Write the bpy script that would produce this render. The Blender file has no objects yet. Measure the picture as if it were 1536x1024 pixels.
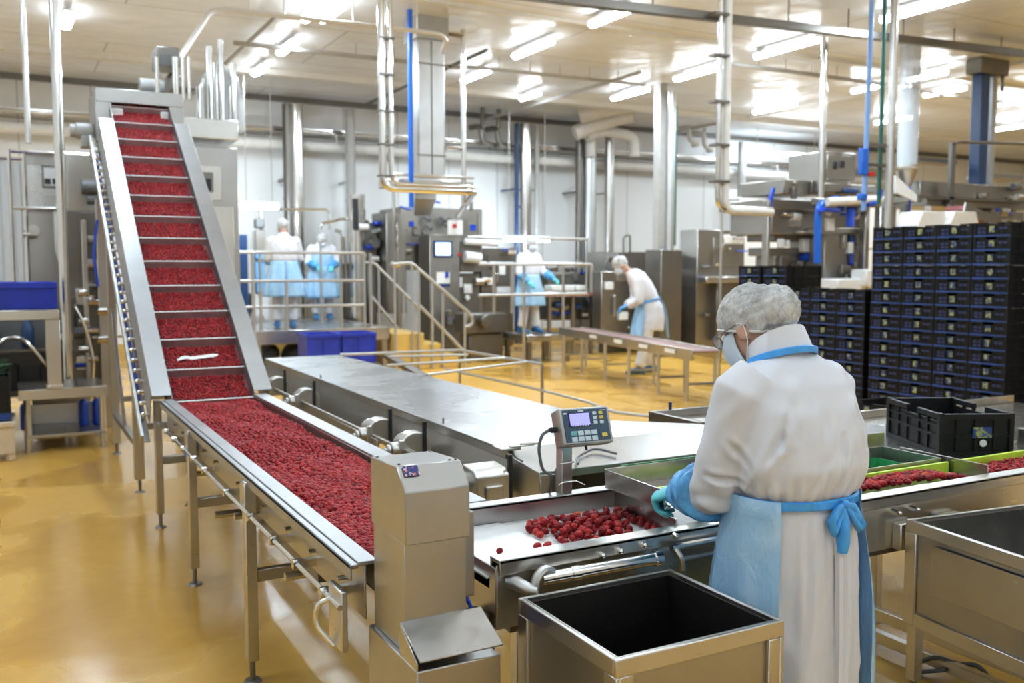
import bpy, bmesh, math, random
import numpy as np
from mathutils import Vector, Matrix, Euler
rnd = random.Random(11)
S = bpy.context.scene
COL = S.collection
R = math.radians
PI = math.pi

# ---------------------------------------------------------------- camera (metres; X along the sorting belt, Y along the long belt)
F, HZ, CH = 1400.0, 400.0, 1.7
PITCH = math.atan((512 - HZ) / F)
YAW = math.atan(758 / 1400.0)
cd = bpy.data.cameras.new('camera')
cam = bpy.data.objects.new('camera', cd)
COL.objects.link(cam)
cam.location = (0, 0, CH)
cam.rotation_euler = (PI / 2 - PITCH, 0, -YAW)
cd.sensor_width = 36.0
cd.lens = F / 1536 * 36
cd.clip_end = 200
cd.clip_start = 0.05
cd.dof.use_dof = True
cd.dof.focus_distance = 3.0
cd.dof.aperture_fstop = 3.2
S.camera = cam

EACH = dict(side_print=1, drip_pipe=1, knob=2, guide_bolt=2, bracket=1, rib=1, side_frame=1, frame=1, wire_clip=1, screw=1, riser_pipe=1, valve=1, pipe_clip=1, ring=1, upright=1, dark_opening=1, dark_slot=1,
            white_fitting=1, white_cover=1, cover_stand=1, support=1, white_plate=1, side_plate=1, blue_tub=1, bearing_block=1, dial=1, blue_mark=1, stud=1, white_box=1, lower_frame=1, front_pipe=5, side_bar=2, drive_channel=1, foot=1)
# ---------------------------------------------------------------- mesh builder
def V(*a): return Vector(a if len(a) == 3 else a[0])

def frame_of(d, up=(0, 0, 1)):
    d = Vector(d).normalized(); u = Vector(up)
    if abs(d.dot(u)) > 0.98: u = Vector((0, 1, 0)) if abs(d.y) < 0.9 else Vector((1, 0, 0))
    s = d.cross(u).normalized(); u = s.cross(d).normalized()
    return s, u, d

class MB:
    def __init__(self): self.v = []; self.f = []; self.cut = []
    def add(self, vs, fs):
        b = len(self.v); self.cut.append((b, len(self.f))); self.v.extend([Vector(p) for p in vs]); self.f.extend([tuple(b + i for i in q) for q in fs]); return self
    def box(self, x0, x1, y0, y1, z0, z1):
        return self.add([(x0,y0,z0),(x1,y0,z0),(x1,y1,z0),(x0,y1,z0),(x0,y0,z1),(x1,y0,z1),(x1,y1,z1),(x0,y1,z1)],
                        [(0,3,2,1),(4,5,6,7),(0,1,5,4),(1,2,6,5),(2,3,7,6),(3,0,4,7)])
    def cbox(self, c, sx, sy, sz): return self.box(c[0]-sx/2, c[0]+sx/2, c[1]-sy/2, c[1]+sy/2, c[2]-sz/2, c[2]+sz/2)
    def bar(self, p, q, w, h, up=(0, 0, 1)):
        p, q = Vector(p), Vector(q); s, u, d = frame_of(q - p, up); vs = []
        for o in (p, q):
            for a, b in ((-1,-1),(1,-1),(1,1),(-1,1)): vs.append(o + s*(a*w/2) + u*(b*h/2))
        return self.add(vs, [(0,1,2,3),(7,6,5,4),(0,4,5,1),(1,5,6,2),(2,6,7,3),(3,7,4,0)])
    def cyl(self, p, q, r, r2=None, n=12):
        p, q = Vector(p), Vector(q); r2 = r if r2 is None else r2; s, u, d = frame_of(q - p); vs = []
        for o, rr in ((p, r), (q, r2)):
            for i in range(n):
                a = 2*PI*i/n; vs.append(o + s*(rr*math.cos(a)) + u*(rr*math.sin(a)))
        fs = [(i, i+n, (i+1) % n + n, (i+1) % n) for i in range(n)]
        return self.add(vs, fs + [tuple(range(n)), tuple(range(2*n-1, n-1, -1))])
    def tube(self, pts, r, n=8, rad=0.0, seg=5):
        pts = [Vector(p) for p in pts]
        if rad > 0 and len(pts) > 2:            # round the corners
            o = [pts[0]]
            for i in range(1, len(pts)-1):
                a, b, c = pts[i-1], pts[i], pts[i+1]
                t = min(rad, (a-b).length*0.49, (c-b).length*0.49)
                p0 = b + (a-b).normalized()*t; p1 = b + (c-b).normalized()*t
                for k in range(seg+1):
                    u = k/seg; o.append(p0*(1-u)**2 + b*(2*u*(1-u)) + p1*u*u)
            o.append(pts[-1]); pts = o
        m = len(pts)
        if isinstance(r, (list, tuple)):
            rs = [r[min(len(r)-2, int(i/(m-1)*(len(r)-1)))]*(1-f) + r[min(len(r)-1, int(i/(m-1)*(len(r)-1))+1)]*f for i in range(m) for f in [i/(m-1)*(len(r)-1) - min(len(r)-2, int(i/(m-1)*(len(r)-1)))]]
        else: rs = [r]*m
        d0 = (pts[1]-pts[0]).normalized(); s, u, _ = frame_of(d0); vs = []
        for i, p in enumerate(pts):
            if i == 0: d = d0
            elif i == m-1: d = (pts[i]-pts[i-1]).normalized()
            else:
                d = ((pts[i+1]-pts[i]).normalized() + (pts[i]-pts[i-1]).normalized())
                d = d.normalized() if d.length > 1e-6 else d0
            s = (s - d*s.dot(d)).normalized(); u = s.cross(d)
            for k in range(n):
                a = 2*PI*k/n; vs.append(p + s*(rs[i]*math.cos(a)) + u*(rs[i]*math.sin(a)))
        fs = [(i*n+k, i*n+(k+1) % n, (i+1)*n+(k+1) % n, (i+1)*n+k) for i in range(m-1) for k in range(n)]
        return self.add(vs, fs + [tuple(range(n-1, -1, -1)), tuple(range((m-1)*n, m*n))])
    def rings(self, rs, closed=True, cap=True):
        n = len(rs[0]); vs = [p for r_ in rs for p in r_]; m = len(rs)
        kk = n if closed else n-1
        fs = [(i*n+k, i*n+(k+1) % n, (i+1)*n+(k+1) % n, (i+1)*n+k) for i in range(m-1) for k in range(kk)]
        if cap and closed: fs += [tuple(range(n-1, -1, -1)), tuple(range((m-1)*n, m*n))]
        return self.add(vs, fs)
    def ball(self, c, rx, ry=None, rz=None, n=12, m=8, rot=None):
        ry = rx if ry is None else ry; rz = rx if rz is None else rz; c = Vector(c)
        vs = []; 
        def T(x, y, z):
            p = Vector((x*rx, y*ry, z*rz)); return c + (rot @ p if rot else p)
        for j in range(1, m):
            t = PI*j/m
            for i in range(n): a = 2*PI*i/n; vs.append(T(math.sin(t)*math.cos(a), math.sin(t)*math.sin(a), -math.cos(t)))
        vs += [T(0,0,-1), T(0,0,1)]; b = n*(m-1)
        fs = [(j*n+i, j*n+(i+1) % n, (j+1)*n+(i+1) % n, (j+1)*n+i) for j in range(m-2) for i in range(n)]
        fs += [(b, (i+1) % n, i) for i in range(n)] + [(b+1, (m-2)*n+i, (m-2)*n+(i+1) % n) for i in range(n)]
        return self.add(vs, fs)
    def prism(self, poly, axis, a, b):
        def P(u, w, t): return {'x': (t, u, w), 'y': (u, t, w), 'z': (u, w, t)}[axis]
        n = len(poly); vs = [P(u, w, a) for u, w in poly] + [P(u, w, b) for u, w in poly]
        return self.add(vs, [tuple(range(n)), tuple(range(2*n-1, n-1, -1))] + [(i, i+n, (i+1) % n+n, (i+1) % n) for i in range(n)])
    def slab(self, pts, t):                     # a sheet of thickness t below the polygon pts
        pts = [Vector(p) for p in pts]; nrm = (pts[1]-pts[0]).cross(pts[2]-pts[1]).normalized(); n = len(pts)
        vs = pts + [p - nrm*t for p in pts]
        return self.add(vs, [tuple(range(n)), tuple(range(2*n-1, n-1, -1))] + [(i, i+n, (i+1) % n+n, (i+1) % n) for i in range(n)])
    def lathe(self, prof, c, n=16):
        c = Vector(c); rs = [[c + Vector((r*math.cos(2*PI*i/n), r*math.sin(2*PI*i/n), z)) for i in range(n)] for r, z in prof]
        return self.rings(rs)
    def open_box(self, x0, x1, y0, y1, z0, z1, t, floor=True):
        self.box(x0, x1, y0, y0+t, z0, z1); self.box(x0, x1, y1-t, y1, z0, z1)
        self.box(x0, x0+t, y0+t, y1-t, z0, z1); self.box(x1-t, x1, y0+t, y1-t, z0, z1)
        if floor: self.box(x0+t, x1-t, y0+t, y1-t, z0, z0+t)
        return self
    def xform(self, M):
        self.v = [M @ p for p in self.v]; return self
    def mesh(self, name):
        me = bpy.data.meshes.new(name); me.from_pydata([tuple(p) for p in self.v], [], self.f)
        bm = bmesh.new(); bm.from_mesh(me); bmesh.ops.recalc_face_normals(bm, faces=bm.faces); bm.to_mesh(me); bm.free()
        return me
    def build(self, name, mat, parent=None, bevel=0, seg=1, angle=35, local=False, each=None):
        each = each or (EACH.get(name) if parent is not None else None)
        if each and len(self.cut) > each:             # repeats of one part: every piece an object of its own
            first = None; ends = self.cut + [(len(self.v), len(self.f))]
            for k in range(0, len(self.cut), each):
                (v0, f0), (v1, f1) = ends[k], ends[min(k+each, len(self.cut))]
                p = MB(); p.v = self.v[v0:v1]; p.f = [tuple(i-v0 for i in q) for q in self.f[f0:f1]]; p.cut = [(0, 0)]
                o = p.build(name, mat, parent, bevel, seg, angle, local); first = first or o
            return first
        me = self.mesh(name)
        return link(name, me, mat, parent, bevel, seg, angle, local)

def wloc(o):
    p = Vector((0, 0, 0))
    while o is not None: p += o.location; o = o.parent
    return p

def link(name, me, mat, parent=None, bevel=0, seg=1, angle=35, local=False):
    """parts are modelled in room coordinates and shifted to their parent's origin (local=True: already relative to it)"""
    o = bpy.data.objects.new(name, me); COL.objects.link(o)
    if mat is not None and not me.materials: me.materials.append(mat)
    if parent is not None:
        o.parent = parent
        if not local: me.transform(Matrix.Translation(-wloc(parent)))
    elif not local and len(me.vertices):
        co = np.empty(len(me.vertices)*3); me.vertices.foreach_get('co', co); co = co.reshape(-1, 3)
        lo, hi = co.min(0), co.max(0); b = Vector(((lo[0]+hi[0])/2, (lo[1]+hi[1])/2, lo[2]))
        me.transform(Matrix.Translation(-b)); o.location = b
    if angle:
        me.polygons.foreach_set('use_smooth', [True]*len(me.polygons)); me.set_sharp_from_angle(angle=R(angle))
    if bevel:
        b = o.modifiers.new('edge', 'BEVEL'); b.width = bevel; b.segments = seg; b.limit_method = 'ANGLE'; b.angle_limit = R(40); b.harden_normals = False
    return o

def tag(o, label, cat, group=None, kind=None):
    o['label'] = label; o['category'] = cat
    if group: o['group'] = group
    if kind: o['kind'] = kind
    return o

def thing(name, label, cat, loc=(0, 0, 0), group=None, rz=0):
    o = bpy.data.objects.new(name, None); COL.objects.link(o); o.location = loc; o.rotation_euler = (0, 0, rz)
    o.empty_display_size = 0.05
    return tag(o, label, cat, group)

def struct(name, mb, mat, label=None, **k):
    o = mb.build(name, mat, **k); o['kind'] = 'structure'
    if label: o['label'] = label
    return o

def dup(root, loc, label=None, rz=None, group=None):
    r = root.copy(); COL.objects.link(r); r.location = loc
    if rz is not None: r.rotation_euler = (0, 0, rz)
    if label: r['label'] = label
    if group: r['group'] = group
    for ch in list(root.children):
        c = ch.copy(); COL.objects.link(c); c.parent = r
        for g in list(ch.children):
            d = g.copy(); COL.objects.link(d); d.parent = c
    return r

def remeshed(mb, voxel, smooth=4, fac=0.5, name='tmp'):
    """one continuous skin around everything in mb"""
    me = mb.mesh(name); o = bpy.data.objects.new(name, me); COL.objects.link(o)
    m = o.modifiers.new('r', 'REMESH'); m.mode = 'VOXEL'; m.voxel_size = voxel; m.adaptivity = 0
    if smooth:
        s = o.modifiers.new('s', 'SMOOTH'); s.iterations = smooth; s.factor = fac
    bpy.context.view_layer.update()
    dg = bpy.context.evaluated_depsgraph_get()
    out = bpy.data.meshes.new_from_object(o.evaluated_get(dg))
    bpy.data.objects.remove(o); bpy.data.meshes.remove(me)
    return out

# ---------------------------------------------------------------- materials
def new_mat(name):
    m = bpy.data.materials.new(name); m.use_nodes = True
    nt = m.node_tree; b = nt.nodes['Principled BSDF']
    return m, nt, b
def N(nt, t, **k):
    n = nt.nodes.new(t)
    for a, v in k.items():
        if a.startswith('in_'): n.inputs[int(a[3:]) if a[3:].isdigit() else a[3:]].default_value = v
        else: setattr(n, a, v)
    return n
def ramp(nt, stops):
    n = nt.nodes.new('ShaderNodeValToRGB'); e = n.color_ramp.elements
    while len(e) < len(stops): e.new(0.5)
    for i, (p, c) in enumerate(stops):
        e[i].position = p; e[i].color = (c[0], c[1], c[2], 1) if not isinstance(c, (int, float)) else (c, c, c, 1)
    return n
def coords(nt, scale=(1, 1, 1), which='Object'):
    t = N(nt, 'ShaderNodeTexCoord'); mp = N(nt, 'ShaderNodeMapping'); mp.inputs['Scale'].default_value = scale
    nt.links.new(t.outputs[which], mp.inputs['Vector']); return mp.outputs['Vector']
def noise(nt, vec, scale, detail=4, rough=0.55, dist=0):
    n = N(nt, 'ShaderNodeTexNoise'); n.inputs['Scale'].default_value = scale; n.inputs['Detail'].default_value = detail
    n.inputs['Roughness'].default_value = rough; n.inputs['Distortion'].default_value = dist
    nt.links.new(vec, n.inputs['Vector']); return n
def bump(nt, b, h, strength=0.2, dist=0.01):
    n = N(nt, 'ShaderNodeBump'); n.inputs['Strength'].default_value = strength; n.inputs['Distance'].default_value = dist
    nt.links.new(h, n.inputs['Height']); nt.links.new(n.outputs['Normal'], b.inputs['Normal']); return n
def plain(name, col, rough=0.5, metal=0.0, var=0.0, scale=8, bmp=0.0, bscale=60, coat=0, spec=0.5):
    m, nt, b = new_mat(name); b.inputs['Base Color'].default_value = (*col, 1); b.inputs['Roughness'].default_value = rough
    b.inputs['Metallic'].default_value = metal; b.inputs['Specular IOR Level'].default_value = spec
    if coat: b.inputs['Coat Weight'].default_value = coat; b.inputs['Coat Roughness'].default_value = 0.1
    vec = coords(nt)
    if var:
        n = noise(nt, vec, scale); lo = [max(0, c*(1-var)) for c in col]; hi = [min(1, c*(1+var)) for c in col]
        r_ = ramp(nt, [(0.3, lo), (0.7, hi)]); nt.links.new(n.outputs['Fac'], r_.inputs['Fac']); nt.links.new(r_.outputs['Color'], b.inputs['Base Color'])
    if bmp:
        n = noise(nt, vec, bscale, 3); bump(nt, b, n.outputs['Fac'], bmp, 0.005)
    return m
def steel(name, col=(0.60, 0.585, 0.55), rough=0.30, brush=(2, 2, 60), var=0.10, wob=0.03):
    m, nt, b = new_mat(name); b.inputs['Metallic'].default_value = 1.0
    vec = coords(nt, brush); n = noise(nt, vec, 6, 3)
    v2 = coords(nt); n2 = noise(nt, v2, 2.3, 4)
    r_ = ramp(nt, [(0.3, [c*(1-var) for c in col]), (0.75, [min(1, c*(1+var*0.6)) for c in col])])
    nt.links.new(n2.outputs['Fac'], r_.inputs['Fac']); nt.links.new(r_.outputs['Color'], b.inputs['Base Color'])
    mr = N(nt, 'ShaderNodeMapRange'); mr.inputs['To Min'].default_value = rough*0.75; mr.inputs['To Max'].default_value = rough*1.3
    nt.links.new(n.outputs['Fac'], mr.inputs['Value']); nt.links.new(mr.outputs['Result'], b.inputs['Roughness'])
    n3 = noise(nt, v2, 5, 2); bump(nt, b, n3.outputs['Fac'], wob, 0.05)
    return m
def emit(name, col, strength):
    m, nt, b = new_mat(name); b.inputs['Base Color'].default_value = (*col, 1)
    b.inputs['Emission Color'].default_value = (*col, 1); b.inputs['Emission Strength'].default_value = strength; b.inputs['Roughness'].default_value = 0.4
    return m

M = {}
M['steel'] = steel('brushed stainless steel')
M['steel_side'] = steel('brushed stainless steel sheet', (0.43, 0.42, 0.40), 0.33, (60, 2, 2))
M['steel_top'] = steel('satin stainless steel', (0.56, 0.56, 0.555), 0.27, (0.5, 0.5, 0.5), 0.05, 0.04)
M['rail'] = plain('satin steel tube', (0.46, 0.45, 0.43), 0.32, metal=0.55)
M['steel_wet'] = steel('scratched stainless steel', (0.5, 0.49, 0.47), 0.24, (3, 3, 3), 0.2, 0.1)
M['steel_dark'] = steel('dull steel', (0.22, 0.205, 0.185), 0.42)
M['steel_mid'] = steel('mid grey machine steel', (0.36, 0.345, 0.315), 0.36)
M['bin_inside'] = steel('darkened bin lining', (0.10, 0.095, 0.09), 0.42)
M['chrome'] = steel('polished steel pipe', (0.72, 0.71, 0.68), 0.16, (2, 2, 2), 0.05, 0.02)
M['galv'] = steel('galvanised sheet', (0.62, 0.63, 0.63), 0.38, (2, 2, 30), 0.12, 0.06)
M['railsheet'] = steel('matt rail sheet', (0.42, 0.425, 0.43), 0.42, (2, 30, 2), 0.14, 0.05)
M['paint_grey'] = plain('grey paint', (0.42, 0.41, 0.39), 0.4, var=0.08)
M['pipe_white'] = plain('white pipe lagging', (0.78, 0.76, 0.72), 0.35, var=0.05)
M['white_panel'] = plain('white wall panel', (0.80, 0.80, 0.78), 0.35, var=0.03, scale=0.8)
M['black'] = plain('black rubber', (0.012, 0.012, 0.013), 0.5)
M['blackplastic'] = plain('black crate plastic', (0.007, 0.007, 0.008), 0.45, var=0.2, scale=20, spec=0.25)
M['blueplastic'] = plain('blue crate plastic', (0.008, 0.03, 0.40), 0.35, var=0.12)
M['crateblue'] = plain('blue strip plastic', (0.008, 0.045, 0.22), 0.4, var=0.3, scale=25)
M['bluepipe'] = plain('blue pipe', (0.012, 0.13, 0.62), 0.3)
M['bluehose'] = plain('blue hose', (0.01, 0.06, 0.5), 0.3)
M['paleblue'] = plain('pale blue pipe', (0.22, 0.40, 0.80), 0.35)
M['bluecol'] = plain('blue column paint', (0.014, 0.045, 0.13), 0.35)
M['greenpipe'] = plain('green hose', (0.01, 0.12, 0.09), 0.35)
M['belt_white'] = plain('white belt', (0.80, 0.80, 0.78), 0.28, var=0.05, scale=12)
M['belt_red'] = plain('juice stained belt', (0.34, 0.13, 0.13), 0.4, var=0.3, scale=10)
M['cleat'] = plain('belt flight plastic', (0.34, 0.20, 0.20), 0.35, var=0.2, scale=14)
M['yellowgreen'] = plain('lime green guide strip', (0.52, 0.72, 0.05), 0.4, var=0.15, scale=10)
M['green'] = plain('green plastic tray', (0.03, 0.26, 0.09), 0.4, var=0.45, scale=16)
M['beige'] = plain('beige box', (0.62, 0.52, 0.38), 0.45, var=0.08)
M['yellowstep'] = plain('ochre step coating', (0.62, 0.40, 0.10), 0.4, var=0.1)
M['cable'] = plain('grey cable', (0.12, 0.12, 0.12), 0.4)
M['white'] = plain('white plastic', (0.82, 0.82, 0.80), 0.4)
M['redbutton'] = plain('red button', (0.6, 0.02, 0.02), 0.35)
M['sheetwhite'] = plain('white cover sheet', (0.8, 0.79, 0.77), 0.45, var=0.04)
# ================================================================= the room
CEIL, WALLY = 5.1, 19.0
X0, X1, Y0 = -3.0, 30.0, -2.0

def floor_mat():
    m, nt, b = new_mat('ochre resin floor'); vec = coords(nt)
    n1 = noise(nt, vec, 0.9, 5, 0.6, 0.6); n2 = noise(nt, vec, 7, 6, 0.65); n3 = noise(nt, vec, 90, 2)
    r_ = ramp(nt, [(0.25, (0.54, 0.285, 0.045)), (0.5, (0.63, 0.35, 0.062)), (0.75, (0.71, 0.42, 0.09))])
    mx = N(nt, 'ShaderNodeMath', operation='MULTIPLY_ADD'); mx.inputs[1].default_value = 0.5; 
    nt.links.new(n2.outputs['Fac'], mx.inputs[0]); 
    h = N(nt, 'ShaderNodeMath', operation='MULTIPLY'); h.inputs[1].default_value = 0.5; nt.links.new(n1.outputs['Fac'], h.inputs[0])
    nt.links.new(h.outputs[0], mx.inputs[2]); nt.links.new(mx.outputs[0], r_.inputs['Fac'])
    wet = noise(nt, vec, 0.75, 3, 0.5, 0.4)
    w = ramp(nt, [(0.51, 0.0), (0.57, 1.0)]); nt.links.new(wet.outputs['Fac'], w.inputs['Fac'])
    dk = N(nt, 'ShaderNodeMix', data_type='RGBA', blend_type='MULTIPLY'); dk.inputs['B'].default_value = (0.80, 0.74, 0.66, 1)
    f = N(nt, 'ShaderNodeMath', operation='MULTIPLY'); f.inputs[1].default_value = 0.75; nt.links.new(w.outputs['Color'], f.inputs[0])
    nt.links.new(f.outputs[0], dk.inputs['Factor']); nt.links.new(r_.outputs['Color'], dk.inputs['A'])
    nt.links.new(dk.outputs['Result'], b.inputs['Base Color'])
    ro = N(nt, 'ShaderNodeMapRange'); ro.inputs['To Min'].default_value = 0.29; ro.inputs['To Max'].default_value = 0.15
    nt.links.new(w.outputs['Color'], ro.inputs['Value']); nt.links.new(ro.outputs['Result'], b.inputs['Roughness'])
    bs = N(nt, 'ShaderNodeMapRange'); bs.inputs['To Min'].default_value = 0.22; bs.inputs['To Max'].default_value = 0.10
    nt.links.new(w.outputs['Color'], bs.inputs['Value'])
    bp = bump(nt, b, n3.outputs['Fac'], 0.2, 0.004); nt.links.new(bs.outputs['Result'], bp.inputs['Strength'])
    return m
def seamed(name, col, seam, bw, bh, axes, rough, wob, var=0.03, off=0.0):
    m, nt, b = new_mat(name); t = N(nt, 'ShaderNodeTexCoord'); sp = N(nt, 'ShaderNodeSeparateXYZ'); cb = N(nt, 'ShaderNodeCombineXYZ')
    nt.links.new(t.outputs['Object'], sp.inputs[0]); nt.links.new(sp.outputs[axes[0]], cb.inputs[0]); nt.links.new(sp.outputs[axes[1]], cb.inputs[1])
    br = N(nt, 'ShaderNodeTexBrick'); br.offset = off; br.inputs['Scale'].default_value = 1.0
    br.inputs['Brick Width'].default_value = bw; br.inputs['Row Height'].default_value = bh; br.inputs['Mortar Size'].default_value = 0.012
    br.inputs['Mortar Smooth'].default_value = 0.3
    br.inputs['Color1'].default_value = (*col, 1); br.inputs['Color2'].default_value = (*[c*(1-var) for c in col], 1); br.inputs['Mortar'].default_value = (*seam, 1)
    nt.links.new(cb.outputs[0], br.inputs['Vector'])
    nt.links.new(br.outputs['Color'], b.inputs['Base Color'])
    b.inputs['Roughness'].default_value = rough
    vec = coords(nt); n = noise(nt, vec, 0.9, 2); n2 = noise(nt, vec, 9, 2)
    a = N(nt, 'ShaderNodeMath', operation='MULTIPLY_ADD'); a.inputs[1].default_value = 0.06; nt.links.new(n2.outputs['Fac'], a.inputs[0]); nt.links.new(n.outputs['Fac'], a.inputs[2])
    bump(nt, b, a.outputs[0], wob, 0.3)
    return m
M['floor'] = floor_mat()
M['ceiling'] = seamed('glossy white ceiling panels', (0.86, 0.875, 0.90), (0.44, 0.43, 0.42), 6.0, 2.4, (0, 1), 0.27, 0.22, off=0.5)
M['wall'] = seamed('white insulated wall panels', (0.90, 0.90, 0.89), (0.5, 0.49, 0.47), 1.2, 8.0, (0, 2), 0.32, 0.05)
M['wall_y'] = seamed('white insulated wall panels side', (0.82, 0.82, 0.81), (0.5, 0.49, 0.47), 1.2, 8.0, (1, 2), 0.32, 0.05)

struct('floor', MB().box(X0-0.2, X1+0.2, Y0-0.2, WALLY+0.2, -0.2, 0), M['floor'], angle=0)
struct('ceiling', MB().box(X0-0.2, X1+0.2, Y0-0.2, WALLY+0.2, CEIL, CEIL+0.1), M['ceiling'], angle=0)
struct('wall_back', MB().box(X0, X1, WALLY, WALLY+0.2, 0, CEIL), M['wall'], angle=0)
struct('wall_front', MB().box(X0, X1, Y0-0.2, Y0, 0, CEIL), M['wall'], angle=0)
struct('wall_left', MB().box(X0-0.2, X0, Y0, WALLY, 0, CEIL), M['wall_y'], angle=0)
struct('wall_right', MB().box(X1, X1+0.2, Y0, WALLY, 0, CEIL), M['wall_y'], angle=0)
t = MB().box(X0, X1, WALLY-0.03, WALLY, 0, 0.25); struct('baseboard_back', t, M['yellowstep'])
t = MB().box(X0, X1, WALLY-0.12, WALLY, CEIL-0.1, CEIL); struct('trim_1', t, M['steel_dark'])
# roof beams under the ceiling
t = MB().box(X0, X1, 16.4, 16.6, CEIL-0.10, CEIL); struct('trim_2', t, M['pipe_white'])
t = MB().box(X0, X1, 11.2, 11.3, CEIL-0.05, CEIL); struct('trim_3', t, M['pipe_white'])
t = MB().box(14.9, 15.0, 9.5, WALLY, CEIL-0.06, CEIL); struct('trim_4', t, M['pipe_white'])

# ---------------------------------------------------------------- strip lights
M['lamp'] = emit('lit diffuser', (0.84, 0.93, 1.0), 19.0)
def strip_light(loc, ln, label):
    t = thing('strip_light', label, 'ceiling light', loc, 'strip lights under the ceiling')
    x, y, z = loc
    MB().box(x-0.062, x+0.062, y-ln/2, y+ln/2, z+0.045, z+0.07).build('light_housing', M['white'], t, bevel=0.01)
    d = []
    for yy, k in ((y-ln/2+0.015, 0.6), (y-ln/2+0.04, 1), (y+ln/2-0.04, 1), (y+ln/2-0.015, 0.6)):
        d.append([Vector((x+px*k, yy, z+pz)) for px, pz in ((-0.05, 0.045), (-0.075, 0.02), (-0.06, -0.01), (-0.03, -0.022), (0.03, -0.022), (0.06, -0.01), (0.075, 0.02), (0.05, 0.045))])
    MB().rings(d).build('diffuser', M['lamp'], t)
    for yy in (y-ln/3, y+ln/3): MB().cyl((x, yy, z+0.07), (x, yy, CEIL-0.001), 0.006, n=6).build('hanger', M['steel'], t)
    return t
LZ = 4.95
lights = [
 (7.12, 12.5, 1.15, 'lit strip light alone on the ceiling above the screened control panel'),
 (7.12, 10.4, 1.0, 'lit strip light just left of the long ceiling tray where the tray leaves the top'),
 (7.24, 14.7, 1.0, 'lit strip light right of the square steel duct, behind the lone one'),
 (10.45, 12.7, 1.2, 'lit strip light left of the twin white pipe, under the long ceiling tray'),
 (10.44, 10.65, 1.3, 'lit strip light right of the twin white pipe under the long ceiling tray'),
 (10.37, 8.2, 1.3, 'lit strip light in front of the long tray, at the top by the blue pipes'),
 (10.56, 14.8, 1.15, 'lit strip light over the white air ducts on the back wall'),
 (3.62, 12.0, 1.0, 'lit strip light, left one of a pair at the top above the incline'),
 (3.84, 11.95, 0.95, 'lit strip light, right one of a pair at the top above the incline'),
 (3.84, 14.15, 0.9, 'lit strip light behind the paired ones above the incline'),
 (3.86, 16.0, 0.7, 'lit strip light farthest back above the left platform'),
 (0.85, 14.0, 0.8, 'lit strip light beside the left vertical pole near the ceiling'),
 (14.08, 11.0, 0.8, 'lit strip light behind the clear round duct, nearer of its row'),
 (14.05, 12.3, 0.6, 'short lit strip light left of the blue pipe top right'),
 (15.6, 11.8, 0.9, 'lit strip light right of the clear round duct, lower one'),
 (14.14, 14.7, 1.2, 'lit strip light between the twin white pipe and the thin drop pipe'),
 (17.8, 11.6, 1.2, 'lit strip light right of the blue column near the right edge'),
 (20.95, 14.0, 0.9, 'lit strip light behind the blue column, low at the right'),
 (17.6, 14.6, 1.0, 'lit strip light left of the blue column far back'),
 (9.0, 15.9, 0.7, 'lit strip light between the square duct and the white air ducts'),
]
LCOL = (0.74, 0.88, 1.0)
for x, y, ln, lab in lights:
    strip_light((x, y, LZ), ln, lab)
    l = bpy.data.lights.new('tube_light', 'AREA'); l.shape = 'RECTANGLE'; l.size = 0.11; l.size_y = ln*0.95; l.energy = 54*ln; l.color = LCOL
    o = bpy.data.objects.new('tube_light', l); COL.objects.link(o); o.location = (x, y, LZ-0.026)
# lamps of the same hall outside the picture; up-lights added to brighten ceiling
LCOL = (0.71, 0.865, 1.0)
for x, y in ((-1.8, 14), (-1.8, 9), (-1.8, 4), (-1.8, -0.9), (1.0, 9.5), (1.2, 5.5), (1.6, 2.0), (1.2, -1.1), (4.2, 8.2), (4.2, 4.6), (4.2, 1.4), (4.6, -1.1),
             (7.4, 7.0), (7.4, 3.2), (8.0, -1.0), (11.0, 4.5), (11.0, 0), (15.5, 7), (15.5, 2), (20.5, 8), (20.5, 2), (25, 13), (25, 6)):
    l = bpy.data.lights.new('unseen_hall_light', 'AREA'); l.shape = 'RECTANGLE'; l.size = 0.16; l.size_y = 1.3; l.energy = 32; l.color = LCOL
    o = bpy.data.objects.new('unseen_hall_light', l); COL.objects.link(o); o.location = (x, y, LZ-0.1)
    l2 = l.copy(); l.energy *= 0.3 if y < 3 else 0.9; l2.energy = 22 if y < 3 else 46; o = bpy.data.objects.new('unseen_hall_light', l2); COL.objects.link(o); o.location = (x, y, 4.45 if y < 8.5 and x < 9 else LZ-0.095); o.rotation_euler = (PI, 0, 0)
w = bpy.data.worlds.new('World'); S.world = w; w.use_nodes = True
w.node_tree.nodes['Background'].inputs[0].default_value = (0.9, 0.95, 1, 1); w.node_tree.nodes['Background'].inputs[1].default_value = 0.3
S.view_settings.view_transform = 'Standard'; S.view_settings.look = 'None'; S.view_settings.gamma = 1; S.view_settings.exposure = 0.24
S.view_settings.use_curve_mapping = False
S.cycles.use_denoising = True
S.cycles.max_bounces = 8; S.cycles.diffuse_bounces = 4; S.cycles.glossy_bounces = 5; S.cycles.transparent_max_bounces = 12
S.cycles.sample_clamp_indirect = 6.0; S.cycles.caustics_reflective = False; S.cycles.caustics_refractive = False
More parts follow.
